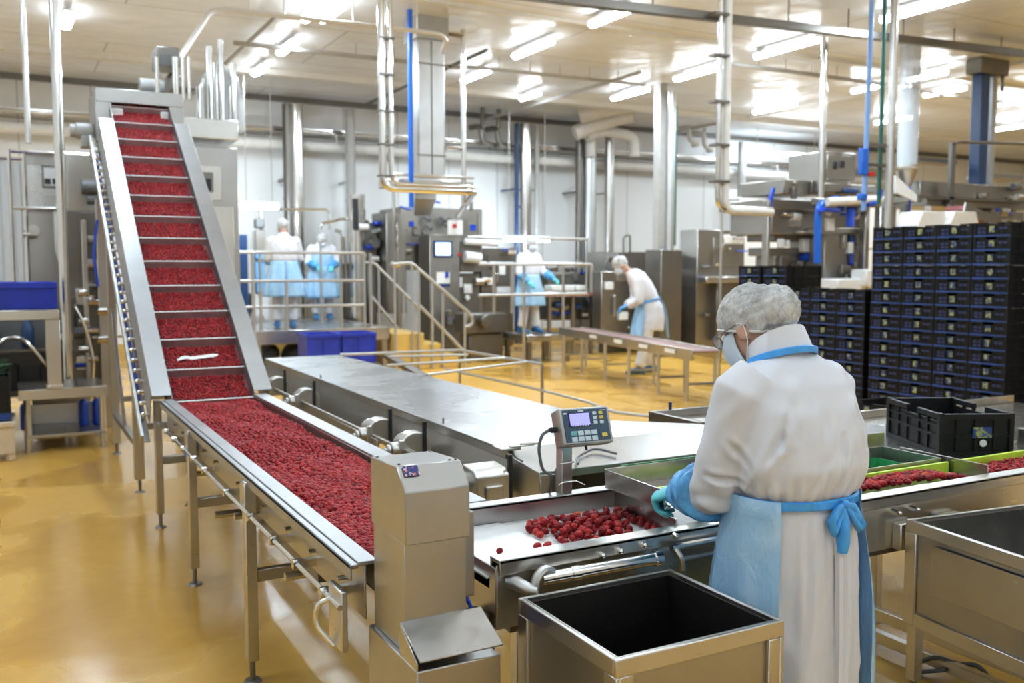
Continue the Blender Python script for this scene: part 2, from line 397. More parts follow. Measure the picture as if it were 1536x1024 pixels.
# ================================================================= long raspberry conveyor
ZR, ZB = 0.87, 0.80          # rim and belt heights
def leg_foot(mb, x, y, r=0.012): mb.cyl((x, y, 0.0), (x, y, 0.012), 0.038, 0.03, 14); mb.cyl((x, y, 0.01), (x, y, 0.1), r, n=8)
lc = thing('long_conveyor', 'long level stainless conveyor carrying raspberries from the foot of the incline', 'conveyor', (1.15, 4.3, 0))
b = MB()   # left wall with turned-out rim, right wall
b.box(0.862, 0.868, 2.47, 6.16, 0.70, ZR-0.012); b.box(0.894, 0.90, 2.47, 6.16, ZB-0.02, ZR-0.012)
b.build('side_wall', M['steel_side'], lc, bevel=0.002)
b = MB(); b.box(0.845, 0.902, 2.47, 6.16, ZR-0.012, ZR); b.box(0.820, 0.845, 2.47, 6.16, ZR-0.018, ZR-0.006); b.box(0.820, 0.826, 2.47, 6.16, ZR-0.05, ZR-0.006); b.build('rim', M['railsheet'], lc, bevel=0.002)
b = MB(); b.box(1.40, 1.406, 2.93, 6.16, ZB-0.02, ZR-0.012); b.box(1.452, 1.458, 2.93, 6.16, 0.70, ZR-0.012)
b.build('side_wall', M['steel_side'], lc, bevel=0.002)
b = MB(); b.box(1.40, 1.485, 2.93, 6.16, ZR-0.012, ZR); b.build('rim', M['railsheet'], lc, bevel=0.002)
b = MB(); b.box(0.90, 1.40, 2.93, 6.17, ZB-0.03, ZB); b.box(0.90, 1.16, 2.46, 2.93, ZB-0.03, ZB); b.build('belt', M['belt_red'], lc)
b = MB(); b.box(0.87, 1.45, 2.95, 6.15, 0.66, 0.72); b.build('underframe', M['steel_dark'], lc)
for y in (6.36, 5.11, 3.775):
    for x in (0.832, 1.485):
        g = MB(); g.box(x-0.022, x+0.022, y-0.03, y+0.03, 0.095, 0.80 if x > 1 else 0.84); g2 = MB(); leg_foot(g2, x, y)
        lg = g.build('leg', M['steel'], lc, bevel=0.003); g2.build('levelling_foot', M['steel_dark'], lg)
    MB().box(0.856, 1.462, y-0.018, y+0.018, 0.42, 0.47).build('cross_bar', M['steel_side'], lc, bevel=0.003)
    if y < 6:
        MB().box(0.806, 0.81, y-0.045, y+0.045, 0.72, 0.83).build('leg_bracket', M['steel'], lc, bevel=0.002)
b = MB()
for y, z in ((5.3, 0.56), (4.6, 0.50), (4.15, 0.60), (3.3, 0.58)): b.cyl((0.85, y, z), (1.47, y, z), 0.016, n=10)
b.build('drip_pipe', M['steel'], lc)
b = MB(); b.cyl((0.80, 2.5, 0.735), (0.80, 6.1, 0.735), 0.009, n=8)
b.build('guide_rod', M['chrome'], lc)
for y in (5.75, 5.45, 5.15, 4.85, 4.55, 4.05, 3.6, 3.25, 2.95, 2.65):
    k = MB(); k.box(0.792, 0.862, y-0.012, y+0.012, 0.722, 0.748); k.cyl((0.785, y, 0.735), (0.81, y, 0.735), 0.017, n=10); k.cyl((0.84, y, 0.77), (0.866, y, 0.77), 0.008, n=8)
    k.build('rod_clamp', M['chrome'], lc)
b = MB(); b.box(0.802, 0.822, 2.50, 2.62, 0.60, 0.78); b.build('end_plate', M['steel'], lc, bevel=0.004)
b = MB(); b.tube([(0.80, 2.58, 0.74), (0.76, 2.60, 0.72), (0.755, 2.60, 0.66), (0.80, 2.57, 0.60)], 0.008, rad=0.03); b.build('grab_handle', M['chrome'], lc)
b = MB(); b.tube([(0.82, 6.2, 0.72), (0.95, 6.0, 0.55), (0.96, 5.9, 0.30), (0.90, 5.8, 0.26), (0.86, 5.3, 0.45)], 0.006, rad=0.08); b.build('hose', M['bluehose'], lc)
b = MB(); b.tube([(1.0, 4.3, 0.66), (1.05, 4.0, 0.55), (1.10, 3.8, 0.62), (1.2, 3.5, 0.56), (1.0, 3.3, 0.60)], 0.005, rad=0.08); b.build('hose', M['greenpipe'], lc)
b = MB(); b.ball((0.97, 5.95, 0.42), 0.035, 0.045, 0.035); b.build('junction_box', M['white'], lc)

# ================================================================= end cabinet
ec = thing('drive_cabinet', 'tall bare stainless drive cabinet with sloped top panel in front of the long belt', 'machine cabinet', (0.97, 2.28, 0))
cx0, cx1, cy0, cy1 = 0.87, 1.052, 2.188, 2.43
b = MB(); b.prism([(cy1, 0.99), (cy1, 1.176), (cy0+0.045, 1.187), (cy0-0.012, 1.128), (cy0-0.012, 0.99)], 'x', cx0, cx1)
hd = b.build('hood', M['steel_side'], ec, bevel=0.003)
b = MB(); b.prism([(cy1-0.01, 0.70), (cy1-0.01, 0.99), (cy0+0.004, 0.99), (cy0+0.004, 0.70)], 'x', cx0+0.003, cx1-0.003); b.build('body', M['steel_side'], ec, bevel=0.002)
b = MB(); b.prism([(cy1, 0.0), (cy1, 0.70), (cy0-0.11, 0.70), (cy0-0.11, 0.0)], 'x', cx0-0.012, cx1+0.04); b.build('plinth', M['steel_side'], ec, bevel=0.003)
b = MB(); b.slab([(cx0-0.012, cy0+0.006, 0.785), (cx1+0.04, cy0+0.006, 0.785), (cx1+0.045, cy0-0.115, 0.722), (cx0-0.006, cy0-0.115, 0.722)], 0.006)
b.prism([(cy0+0.006, 0.70), (cy0+0.006, 0.785), (cy0-0.11, 0.722), (cy0-0.11, 0.70)], 'x', cx0-0.012, cx0-0.008)
b.build('drip_chute', M['steel_wet'], ec, bevel=0.002)
nm = Vector((0, -0.059, 0.057)).normalized()
def sticker_mat():
    m, nt, bs = new_mat('blue sticker'); vec = coords(nt, (90, 60, 60)); n = noise(nt, vec, 1.0, 1)
    r_ = ramp(nt, [(0.50, (0.02, 0.03, 0.20)), (0.56, (0.6, 0.22, 0.06)), (0.62, (0.75, 0.75, 0.8)), (0.66, (0.02, 0.03, 0.20))]); nt.links.new(n.outputs['Fac'], r_.inputs['Fac'])
    nt.links.new(r_.outputs['Color'], bs.inputs['Base Color']); bs.inputs['Roughness'].default_value = 0.4; return m
p0 = Vector((cx0+0.012, cy0+0.040, 1.1835)); dn = Vector((0, -0.057, -0.059)).normalized()
q = [p0, p0 + Vector((0.042, 0, 0)), p0 + Vector((0.042, 0, 0)) + dn*0.03, p0 + dn*0.03]
MB().slab([p + nm*0.0035 for p in reversed(q)], 0.002).build('sticker', sticker_mat(), hd)
b = MB()
for x, y, z in ((cx0+0.012, cy1-0.02, 1.176), (cx1-0.012, cy1-0.02, 1.176), (cx0+0.012, cy0+0.06, 1.186), (cx1-0.03, cy0+0.05, 1.186), (cx1-0.012, cy0+0.05, 1.186)): b.cyl((x, y, z), (x, y, z+0.004), 0.004, n=8)
b.build('screw', M['steel_dark'], hd)
b = MB(); b.box(1.055, 1.125, 2.30, 2.44, 0.78, 1.02); b.box(1.06, 1.12, 2.305, 2.36, 1.02, 1.023); b.build('side_box', M['steel_side'], ec, bevel=0.003)
b = MB(); b.box(1.052, 1.19, 2.34, 2.42, 0.62, 0.70); b.build('support_bar', M['steel_dark'], ec)
b = MB(); b.tube([(1.10, 2.30, 0.78), (1.12, 2.28, 0.72), (1.15, 2.25, 0.70), (1.16, 2.25, 0.60), (1.15, 2.3, 0.5)], 0.006, rad=0.03); b.build('hose', M['bluehose'], ec)

# ================================================================= sorting conveyor across the front
sc = thing('sorting_conveyor', 'stainless sorting conveyor with white belt running across in front of the worker', 'conveyor', (2.6, 2.6, 0))
SX0, SX1, SY0, SY1 = 1.20, 5.6, 2.29, 2.86
b = MB(); b.box(SX0, SX1, SY0, SY0+0.062, ZR-0.012, ZR); b.box(SX0, SX1, SY0, SY0+0.006, ZR-0.045, ZR); b.box(SX0, SX1, SY0+0.056, SY0+0.062, ZB-0.03, ZR)
b.box(SX0, SX1, SY0+0.02, SY0+0.026, 0.66, ZR-0.02)
b.build('front_wall', M['steel'], sc, bevel=0.003, seg=2)
b = MB(); b.box(1.18, 2.0, SY1-0.006, SY1, ZB-0.02, ZR); b.box(1.18, 2.0, SY1-0.006, SY1+0.055, ZR-0.012, ZR); b.box(1.49, 3.47, SY1+0.02, SY1+0.026, 0.66, ZR-0.02); b.box(3.47, SX1, SY1+0.02, SY1+0.026, 0.66, 0.76)
b.build('back_wall', M['steel_side'], sc, bevel=0.003)
b = MB(); b.box(SX0, SX0+0.006, SY0+0.026, SY0+0.30, 0.66, ZR-0.03); b.build('end_plate', M['steel_side'], sc, bevel=0.002)
b = MB(); b.box(1.20, SX1, SY0+0.062, SY1-0.006, ZB-0.03, ZB); b.build('belt', M['belt_white'], sc)
b = MB(); b.slab([(1.19, SY0+0.064, ZB+0.006), (1.52, SY0+0.064, ZB+0.006), (1.49, SY1-0.01, ZB+0.006), (1.19, SY1-0.01, ZB+0.006)], 0.005); b.build('white_slide_sheet', M['belt_white'], sc)
b = MB(); b.box(1.25, SX1, SY0+0.03, SY1, 0.64, 0.68); b.build('underframe', M['steel_dark'], sc)
for x in (1.30, 3.05, 4.6):
    for y in (SY0+0.06, SY1-0.05):
        lg = MB().box(x-0.022, x+0.022, y-0.022, y+0.022, 0.1, 0.66).build('leg', M['steel'], sc, bevel=0.003); g = MB(); leg_foot(g, x, y); g.build('levelling_foot', M['steel_dark'], lg)
for x, y in ((3.4, 2.92), (3.4, 2.2)): pass
# partition plates and dividers
b = MB(); b.slab([(1.985, SY1-0.01, ZB), (1.985, SY1-0.01, 0.885), (1.885, SY0+0.065, 0.885), (1.885, SY0+0.065, ZB)], 0.005)
b.build('divider', M['steel_wet'], sc, bevel=0.001)
b = MB(); b.slab([(3.47, SY0+0.07, ZB), (3.47, SY0+0.07, 0.90), (3.44, SY1-0.1, 0.91), (3.44, SY1-0.1, ZB)], 0.005)
b.build('divider', M['steel_wet'], sc, bevel=0.001)
# lime guide strips
for xa, xb in ((2.30, 3.44), (3.47, 5.5)):
    MB().box(xa, xb, 2.515, 2.53, 0.835, 0.888).build('lime_guide_strip', M['yellowgreen'], sc, bevel=0.002)
# pipe along the front with bolts
b = MB(); b.cyl((1.32, SY0-0.028, 0.806), (1.74, SY0-0.028, 0.806), 0.019, n=16); b.cyl((1.42, SY0-0.028, 0.806), (1.45, SY0-0.028, 0.806), 0.022, n=16); b.cyl((1.72, SY0-0.028, 0.806), (1.745, SY0-0.028, 0.806), 0.024, n=16)
b.build('front_pipe', M['chrome'], sc)
b = MB(); b.tube([(1.79, SY0-0.025, 0.83), (2.0, SY0-0.025, 0.83), (2.6, SY0-0.025, 0.83)], 0.012, n=10); b.tube([(1.80, SY0-0.025, 0.83), (1.815, SY0-0.045, 0.80), (1.82, SY0-0.045, 0.76)], 0.010, rad=0.03); b.tube([(1.83, SY0-0.02, 0.785), (2.6, SY0-0.02, 0.785)], 0.010, n=10)
b.build('front_pipe', M['chrome'], sc)
b = MB()
for x, z in ((1.545, 0.836), (1.61, 0.84), (1.82, 0.858), (1.70, 0.845), (2.85, 0.80), (2.95, 0.80)):
    b.cyl((x, SY0+0.022, z), (x, SY0-0.012, z), 0.012, 0.009, 10); b.ball((x, SY0-0.012, z), 0.009, n=8, m=6)
b.build('knob', M['chrome'], sc)
b = MB(); b.tube([(1.235, SY0+0.015, 0.80), (1.25, SY0-0.01, 0.80), (1.27, SY0-0.04, 0.79), (1.29, SY0-0.055, 0.785)], [0.018, 0.021, 0.018, 0.011], n=12); b.build('pipe_elbow', M['galv'], sc)
b = MB(); b.tube([(1.36, SY0-0.028, 0.822), (1.33, SY0-0.034, 0.838), (1.295, SY0-0.042, 0.82), (1.285, SY0-0.046, 0.76), (1.285, SY0-0.046, 0.71), (1.30, SY0-0.044, 0.675)], [0.012, 0.014, 0.014, 0.014, 0.012, 0.008], n=8, rad=0.02); b.build('hook', M['galv'], sc)
b = MB()
for x in (2.9, 3.15): b.box(x-0.05, x+0.05, SY0-0.02, SY0+0.02, 0.66, 0.76)
b.build('bracket', M['steel'], sc, bevel=0.004)
# back trays beyond the lime strip
b = MB(); b.open_box(2.45, 3.43, 2.545, 2.845, ZB, 0.90, 0.005); b.build('side_tray', M['steel_side'], sc, bevel=0.001)
b = MB(); b.open_box(4.4, 5.5, 2.545, 2.845, ZB, 0.90, 0.005); b.build('side_tray', M['steel_side'], sc, bevel=0.001)

gt = MB(); gt.open_box(2.62, 3.38, 2.56, 2.835, ZB+0.006, ZB+0.055, 0.006)
tag(gt.build('green_tray', M['green']), 'bright green shallow tray behind the lime strip, right of the worker', 'tray')
gt = MB(); gt.open_box(4.5, 5.3, 2.56, 2.835, ZB+0.006, ZB+0.055, 0.006)
tag(gt.build('green_tray', M['green']), 'bright green shallow tray by the right edge behind the lime strip', 'tray')

# weighing tray held over the belt
wt = thing('weighing_tray', 'raised stainless weighing tray with lime edge strip at the worker’s glove', 'tray', (2.1, 2.6, 0.885))
b = MB(); zt = 0.97
b.slab([(1.886, 2.775, zt), (1.878, 2.42, zt), (1.885, 2.42, 0.905), (1.893, 2.775, 0.905)], 0.004)
b.slab([(2.42, 2.775, zt), (1.886, 2.775, zt), (1.893, 2.771, 0.905), (2.42, 2.771, 0.905)], 0.004)
b.box(2.416, 2.42, 2.42, 2.775, 0.905, zt); b.box(1.885, 2.42, 2.42, 2.775, 0.90, 0.905)
b.build('pan', M['steel_wet'], wt, bevel=0.001)
MB().box(1.96, 2.42, 2.776, 2.782, zt-0.006, zt+0.005).build('lime_edge_strip', M['green'], wt)
MB().box(1.90, 2.40, 2.60, 2.612, 0.905, 0.925).build('lime_edge_strip', M['yellowgreen'], wt)
b = MB()
for x, y in ((1.985, 2.72), (2.35, 2.72), (2.35, 2.48)): b.box(x-0.01, x+0.01, y-0.01, y+0.01, 0.82, 0.90)
b.build('stand', M['steel_dark'], wt)

# ================================================================= scale indicator on its post
si = thing('scale_indicator', 'grey scale indicator with violet screen and keypad on a square post', 'scale display', (1.787, 2.90, 0.87))
MB().box(1.765, 1.81, 2.875, 2.92, 0.87, 1.06).build('post', M['steel'], si, bevel=0.003)
b = MB(); b.tube([(1.75, 2.872, 0.905), (1.76, 2.865, 0.915), (1.82, 2.865, 0.915), (1.86, 2.868, 0.895)], 0.002, rad=0.01); b.tube([(1.755, 2.87, 0.985), (1.81, 2.868, 0.985), (1.818, 2.88, 0.985)], 0.0025); b.build('wire_clip', M['chrome'], si)
# housing: front face tilted back, built in (u right, v up the face, w out of it)
IO = Vector((1.831, 2.815, 1.128)); IR = Matrix.Rotation(R(-4), 3, 'Z') @ Matrix.Rotation(R(-20), 3, 'X')
def I(u, v, w): return IO + IR @ Vector((u, -w, v))
b = MB()
hw, hh = 0.100, 0.066
secs = []
for w_, k, dv in ((0.0, 1.0, 0), (-0.008, 1.035, 0), (-0.07, 1.0, 0), (-0.10, 0.72, -0.012)):
    secs.append([I(-hw*k, -hh*k+dv, w_), I(hw*k, -hh*k+dv, w_), I(hw*k, hh*k+dv*0.2, w_), I(-hw*k, hh*k+dv*0.2, w_)])
b.rings(secs); hs = b.build('housing', M['steel_side'], si, bevel=0.004, seg=2)
def plate(u0, u1, v0, v1, w0, w1): return MB().add([I(u, v, w_) for w_ in (w0, w1) for u, v in ((u0, v0), (u1, v0), (u1, v1), (u0, v1))], [(3,2,1,0),(4,5,6,7),(0,1,5,4),(1,2,6,5),(2,3,7,6),(3,0,4,7)])
M['panel_blue'] = plain('slate blue keypad', (0.035, 0.07, 0.11), 0.35)
M['lcd'] = emit('lit violet screen', (0.30, 0.29, 0.95), 0.85)
plate(-0.092, 0.092, -0.058, 0.060, 0.0, 0.0025).build('keypad', M['panel_blue'], hs, bevel=0.002)
plate(-0.070, 0.018, -0.004, 0.048, 0.0025, 0.0045).build('screen_frame', M['black'], hs)
plate(-0.066, 0.014, 0.002, 0.045, 0.0045, 0.0055).build('screen', M['lcd'], hs)
b = MB()
for k in range(7): b.add(*((lambda m: (m.v, m.f))(plate(-0.06+k*0.0105, -0.055+k*0.0105, -0.0015, 0.0015, 0.0045, 0.0052))))
b.add(*((lambda m: (m.v, m.f))(plate(-0.028, -0.006, 0.0515, 0.0555, 0.0025, 0.0032)))); b.add(*((lambda m: (m.v, m.f))(plate(0.062, 0.084, 0.0515, 0.0535, 0.0025, 0.0032)))); b.add(*((lambda m: (m.v, m.f))(plate(-0.088, -0.074, 0.045, 0.05, 0.0025, 0.0032))))
b.build('panel_print', M['white'], hs)
M['key_white'] = plain('pale key', (0.62, 0.70, 0.72), 0.4); M['key_teal'] = plain('teal key', (0.16, 0.45, 0.45), 0.4); M['key_yellow'] = plain('yellow key', (0.75, 0.55, 0.08), 0.4)
for r_ in range(2):
    for c_ in range(4):
        u = -0.069 + c_*0.0275; v = -0.027 - r_*0.0215
        plate(u, u+0.0235, v-0.008, v+0.009, 0.0025, 0.0042).build('key', M['key_teal'] if (c_ == 0 and r_ == 0) else M['key_white'], hs, bevel=0.0015)
for r_ in range(3):
    for c_ in range(2):
        u = 0.030 + c_*0.026; v = 0.043 - r_*0.017
        plate(u, u+0.016, v-0.006, v+0.006, 0.0025, 0.0042).build('key', M['key_yellow'] if (r_ < 2 and c_ == 1) else M['key_white'], hs, bevel=0.0015)
b = MB(); b.cyl(I(0.066, -0.030, 0.0025), I(0.066, -0.030, 0.004), 0.020, n=20); b.build('round_key', M['panel_blue'], hs)
plate(0.056, 0.078, -0.046, -0.032, 0.004, 0.0052).build('key', M['key_yellow'], hs, bevel=0.0015)
b = MB(); b.cyl(I(-0.100, 0.0, -0.045), I(-0.122, 0.0, -0.045), 0.011, n=12); b.cyl(I(-0.12, 0.0, -0.045), I(-0.132, 0.0, -0.045), 0.007, n=10); b.build('cable_gland', M['black'], si)
b = MB(); g0 = I(-0.13, 0, -0.045)
b.tube([g0, g0 + Vector((-0.03, 0, -0.012)), g0 + Vector((-0.045, 0, -0.06)), g0 + Vector((-0.028, 0.0, -0.15)), Vector((1.74, 2.9, 0.94)), Vector((1.745, 2.94, 0.86)), Vector((1.75, 2.96, 0.7))], 0.006, rad=0.05); b.build('cable', M['cable'], si)
b = MB(); b.cyl(I(0.0, -0.07, -0.03), I(0.0, -0.085, -0.03), 0.005, n=8); b.build('plug', M['black'], si)

# ================================================================= bins
def bin_(name, label, x0, x1, y0, y1, zt, zb, skew, inside, lip, hung=False):
    t = thing(name, label, 'bin', ((x0+x1)/2, (y0+y1)/2, 0))
    b = MB(); b.open_box(x0, x1, y0, y1, zb, zt, 0.006, True); b.build('tub', M['steel_side'], t, bevel=0.001)
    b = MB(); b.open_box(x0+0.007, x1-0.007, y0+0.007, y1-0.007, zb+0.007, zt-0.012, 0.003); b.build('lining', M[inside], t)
    b = MB(); 
    for a in ((x0-lip, x1+lip, y0-lip, y0), (x0-lip, x1+lip, y1, y1+lip), (x0-lip, x0, y0, y1), (x1, x1+lip, y0, y1)): b.box(*a, zt-0.045, zt)
    b.build('rim', M['steel'], t, bevel=0.003, seg=2)
    for x in (x0, x1):
        for y in (y0, y1):
            sx = 1 if x == x0 else -1; sy = 1 if y == y0 else -1
            zl = zb if hung and (x == x0 and y == y1) else 0.0
            b = MB(); b.box(min(x, x-sx*0.012), max(x, x-sx*0.012), min(y-sy*0.012, y+sy*0.04), max(y-sy*0.012, y+sy*0.04), zl, zt-0.045)
            b.box(min(x, x+sx*0.04), max(x, x+sx*0.04), min(y, y-sy*0.012), max(y, y-sy*0.012), zl, zt-0.045)
            b.build('corner_leg', M['steel'], t, bevel=0.002)
    return t
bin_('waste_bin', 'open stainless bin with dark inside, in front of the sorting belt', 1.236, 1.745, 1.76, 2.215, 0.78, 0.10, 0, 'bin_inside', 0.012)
b = MB(); b.box(2.30, 3.44, SY0+0.064, 2.513, ZB+0.001, 0.838); b.box(3.475, 5.5, SY0+0.064, 2.513, ZB+0.001, 0.838); b.build('raised_bed', M['steel_wet'], sc)
rb = bin_('waste_bin', 'scratched shallow stainless bin at the right edge under the raspberry trough', 2.86, 3.75, 1.50, 2.235, 0.785, 0.40, 0, 'steel_wet', 0.012, True)
b = MB(); b.box(2.846, 2.85, 1.60, 2.12, 0.55, 0.72); b.build('patch_plate', M['steel_wet'], rb)
b = MB(); b.box(2.85, 2.89, 1.50, 2.235, 0.40, 0.45); b.build('bottom_rail', M['steel'], rb, bevel=0.002); rb.rotation_euler = (0, 0, R(-7)); rb.location.x -= 0.045; rb.location.y -= 0.045

# floor frame behind the right bin
fr = thing('floor_frame', 'low steel floor rails under the raspberry trough behind the right bin', 'frame', (3.3, 2.5, 0))
for y_, z_ in ((0, 0.18), (0.0, 0.06)):
    MB().bar((3.32 if z_ > 0.1 else 3.36, 3.0, z_), (3.32 if z_ > 0.1 else 3.36, 1.9, z_), 0.04, 0.05).build('rail', M['steel'], fr, bevel=0.003)
for y in (2.95, 2.0): MB().box(3.30, 3.38, y-0.02, y+0.02, 0, 0.2).build('foot', M['steel'], fr, bevel=0.003)
b = MB(); b.tube([(3.28, 2.55, 0.03), (3.32, 2.45, 0.10), (3.38, 2.40, 0.07), (3.40, 2.32, 0.10), (3.45, 2.28, 0.02)], 0.01, n=6, rad=0.04); b.tube([(3.28, 2.5, 0.02), (3.33, 2.42, 0.05), (3.42, 2.45, 0.03)], 0.009, n=6)
tag(b.build('cable', M['cable']), 'dark tangled cable lying by the low floor rails at the right', 'cable')
# ================================================================= raspberries
def ico(sub):
    bm = bmesh.new(); bmesh.ops.create_icosphere(bm, subdivisions=sub, radius=1.0)
    v = np.array([list(x.co) for x in bm.verts]); f = np.array([[q.index for q in p.verts] for p in bm.faces]); bm.free(); return v, f
def berry_shape(sub, seed, lumps=52):
    v, f = ico(sub); rs = np.random.RandomState(seed)
    k = np.arange(lumps)+0.5; ph = np.arccos(1-2*k/lumps); th = PI*(1+5**0.5)*k + rs.rand()*6
    c = np.stack([np.cos(th)*np.sin(ph), np.sin(th)*np.sin(ph), np.cos(ph)], 1)
    d = np.sqrt(((v[:, None, :]-c[None])**2).sum(-1)).min(1)
    r = 0.83 + 0.24*np.sqrt(np.clip(1-(d/(0.35 if lumps > 30 else 0.36))**2, 0, 1))
    p = v*r[:, None]
    t = (p[:, 2]+1)/2
    w = 1.0 - 0.22*np.clip(t, 0, 1)**2                 # blunt cone
    p[:, 0] *= w; p[:, 1] *= w; p[:, 2] = p[:, 2]*1.18
    p[:, 2] -= 0.5*np.exp(-((p[:, 0]**2+p[:, 1]**2)/0.09))*(v[:, 2] < 0)*-1.0   # hollow of the plucked berry
    return p, f
def berry_mat(name, mass):
    m, nt, b = new_mat(name)
    if mass:
        a = N(nt, 'ShaderNodeAttribute'); a.attribute_name = 'tint'; fac = a.outputs['Fac']
    else:
        a = N(nt, 'ShaderNodeObjectInfo'); fac = a.outputs['Random']
    r_ = ramp(nt, [(0.0, (0.12, 0.004, 0.008)), (0.35, (0.27, 0.009, 0.012)), (0.80, (0.38, 0.016, 0.018)), (0.97, (0.50, 0.04, 0.028)), (1.0, (0.56, 0.12, 0.05))])
    nt.links.new(fac, r_.inputs['Fac'])
    vec = coords(nt); n = noise(nt, vec, 120, 2); mx = N(nt, 'ShaderNodeMix', data_type='RGBA', blend_type='MULTIPLY'); mx.inputs['Factor'].default_value = 0.5
    g = ramp(nt, [(0.3, 0.55), (0.7, 1.35)]); nt.links.new(n.outputs['Fac'], g.inputs['Fac']); nt.links.new(r_.outputs['Color'], mx.inputs['A']); nt.links.new(g.outputs['Color'], mx.inputs['B'])
    nt.links.new(mx.outputs['Result'], b.inputs['Base Color']); b.inputs['Roughness'].default_value = 0.48
    b.inputs['Specular IOR Level'].default_value = 0.22
    b.inputs['Subsurface Weight'].default_value = 0.0
    vo = N(nt, 'ShaderNodeTexVoronoi'); vo.inputs['Scale'].default_value = 230; nt.links.new(vec, vo.inputs['Vector'])
    iv = N(nt, 'ShaderNodeMath', operation='SUBTRACT'); iv.inputs[0].default_value = 1; nt.links.new(vo.outputs['Distance'], iv.inputs[1])
    bump(nt, b, iv.outputs[0], 0.7 if mass else 0.8, 0.003)
    return m
M['berry'] = berry_mat('raspberry skin', False); M['berrymass'] = berry_mat('raspberry skin in bulk', True)
BR = 0.0118
berry_meshes = []
for k in range(4):
    p, f = berry_shape(3, 40+k, 38); me = bpy.data.meshes.new('raspberry'); me.from_pydata((p*BR).tolist(), [], f.tolist()); me.materials.append(M['berry'])
    me.polygons.foreach_set('use_smooth', [True]*len(me.polygons)); berry_meshes.append(me)
n_single = 0
def berry(x, y, z, label, group, tilt=None, sc=None):
    global n_single
    o = bpy.data.objects.new('raspberry', rnd.choice(berry_meshes)); COL.objects.link(o); o.location = (x, y, z)
    o.rotation_euler = tilt or (rnd.uniform(0.6, 2.4), rnd.uniform(0, 1), rnd.uniform(0, 6.28)); s = sc or rnd.uniform(0.92, 1.18); o.scale = (s, s, s*rnd.uniform(0.92, 1.12))
    tag(o, label, 'raspberry', group); n_single += 1; return o
# heap on the white sorting belt
def inpoly(x, y, P):
    c = False; j = len(P)-1
    for i in range(len(P)):
        if (P[i][1] > y) != (P[j][1] > y) and x < (P[j][0]-P[i][0])*(y-P[i][1])/(P[j][1]-P[i][1])+P[i][0]: c = not c
        j = i
    return c
heap = [(1.515, 2.735), (1.60, 2.775), (1.80, 2.795), (1.895, 2.765), (1.885, 2.66), (1.825, 2.50), (1.78, 2.40), (1.60, 2.40), (1.545, 2.50), (1.52, 2.60)]
HL = 'red raspberry in the heap on the white sorting belt, left of the steel partition'
pts = []
def scatter(poly, step, n, z, label, group, jit=0.3, lim=None):
    xs = [p[0] for p in poly]; ys = [p[1] for p in poly]; k = 0; y = min(ys); row = 0; c = []
    while y < max(ys):
        x = min(xs) + (step/2 if row % 2 else 0)
        while x < max(xs):
            px, py = x+rnd.uniform(-jit, jit)*step, y+rnd.uniform(-jit, jit)*step
            if inpoly(px, py, poly): c.append((px, py))
            x += step
        y += step*0.87; row += 1
    if lim and len(c) > lim: c = rnd.sample(c, lim)
    for px, py in c: berry(px, py, (z(px, py) if callable(z) else z) + rnd.uniform(-0.001, 0.002), label, group)
    return c
scatter(heap, 0.0228, 0, ZB+0.0165, HL, 'raspberries heaped on the sorting belt', 0.25, lim=128)
inner = [(1.58, 2.72), (1.80, 2.75), (1.85, 2.66), (1.77, 2.46), (1.62, 2.45), (1.57, 2.56)]
scatter(inner, 0.040, 0, ZB+0.034, HL, 'raspberries heaped on the sorting belt', 0.3, lim=38)
for x, y, lab in ((1.445, 2.50, 'large raspberry lying alone at the edge of the white slide sheet'), (1.475, 2.49, 'raspberry touching the lone large one on the white slide sheet'),
                  (1.318, 2.515, 'raspberry at the near left end of the white sheet beside the drive cabinet'), (1.865, 2.47, 'small raspberry alone on the belt below the right end of the heap')):
    berry(x, y, ZB+0.021 if x < 1.5 else ZB+0.013, lab, None, sc=1.1 if 'large' in lab else 0.9 if 'small' not in lab else 0.6)
row = [(1.905, 2.785), (1.925, 2.75), (1.935, 2.72), (1.93, 2.69), (1.945, 2.765), (1.955, 2.735), (1.915, 2.715), (1.925, 2.655), (1.91, 2.62), (1.93, 2.60), (1.905, 2.575), (1.92, 2.55), (1.902, 2.53), (1.915, 2.51), (1.935, 2.625), (1.90, 2.49), (1.885, 2.455), (1.90, 2.43)]
for x, y in row: berry(x-0.004, y, ZB+0.0145, 'raspberry in the loose line along the foot of the steel partition', 'raspberries along the partition')
# trough right of the worker, nearest compartment
def trough_z(x, y): return 0.838+0.022+0.018*min(1, max(0, (3.33-x)/0.12))
tr1 = [(2.72, SY0+0.082), (3.36, SY0+0.082), (3.30, 2.497), (2.72, 2.497)]
scatter(tr1, 0.0245, 0, trough_z, 'raspberry in the steel trough compartment just right of the worker', 'raspberries right of the worker', 0.25, lim=298-n_single)
for x, y in ((2.9, 2.60), (3.0, 2.68), (2.84, 2.7), (3.1, 2.62)): pass

# everything past the first three hundred: one mass
mv, mf, mt = [], [], []; voff = 0
SH = {1: [berry_shape(1, 5+k, 14) for k in range(3)], 2: [berry_shape(2, 9+k, 40) for k in range(3)]}
nr = np.random.RandomState(3)
def rotm(a, b_, c):
    return (Matrix.Rotation(c, 3, 'Z') @ Matrix.Rotation(b_, 3, 'Y') @ Matrix.Rotation(a, 3, 'X'))
ROTS = [np.array(rotm(*nr.uniform(0, 6.28, 3))) for _ in range(60)]
def mass(pos, sub, r=BR, dark=0.0):
    global voff
    for p in pos:
        v, f = SH[sub][nr.randint(3)]
        q = (v @ ROTS[nr.randint(60)].T)*(r*nr.uniform(0.9, 1.12)) + np.array(p)
        mv.append(q); mf.append(f+voff); voff += len(v); mt.append(np.full(len(v), min(1, max(0, nr.beta(2.4, 2.2)-dark))))
pos1, pos2 = [], []
y = 2.49
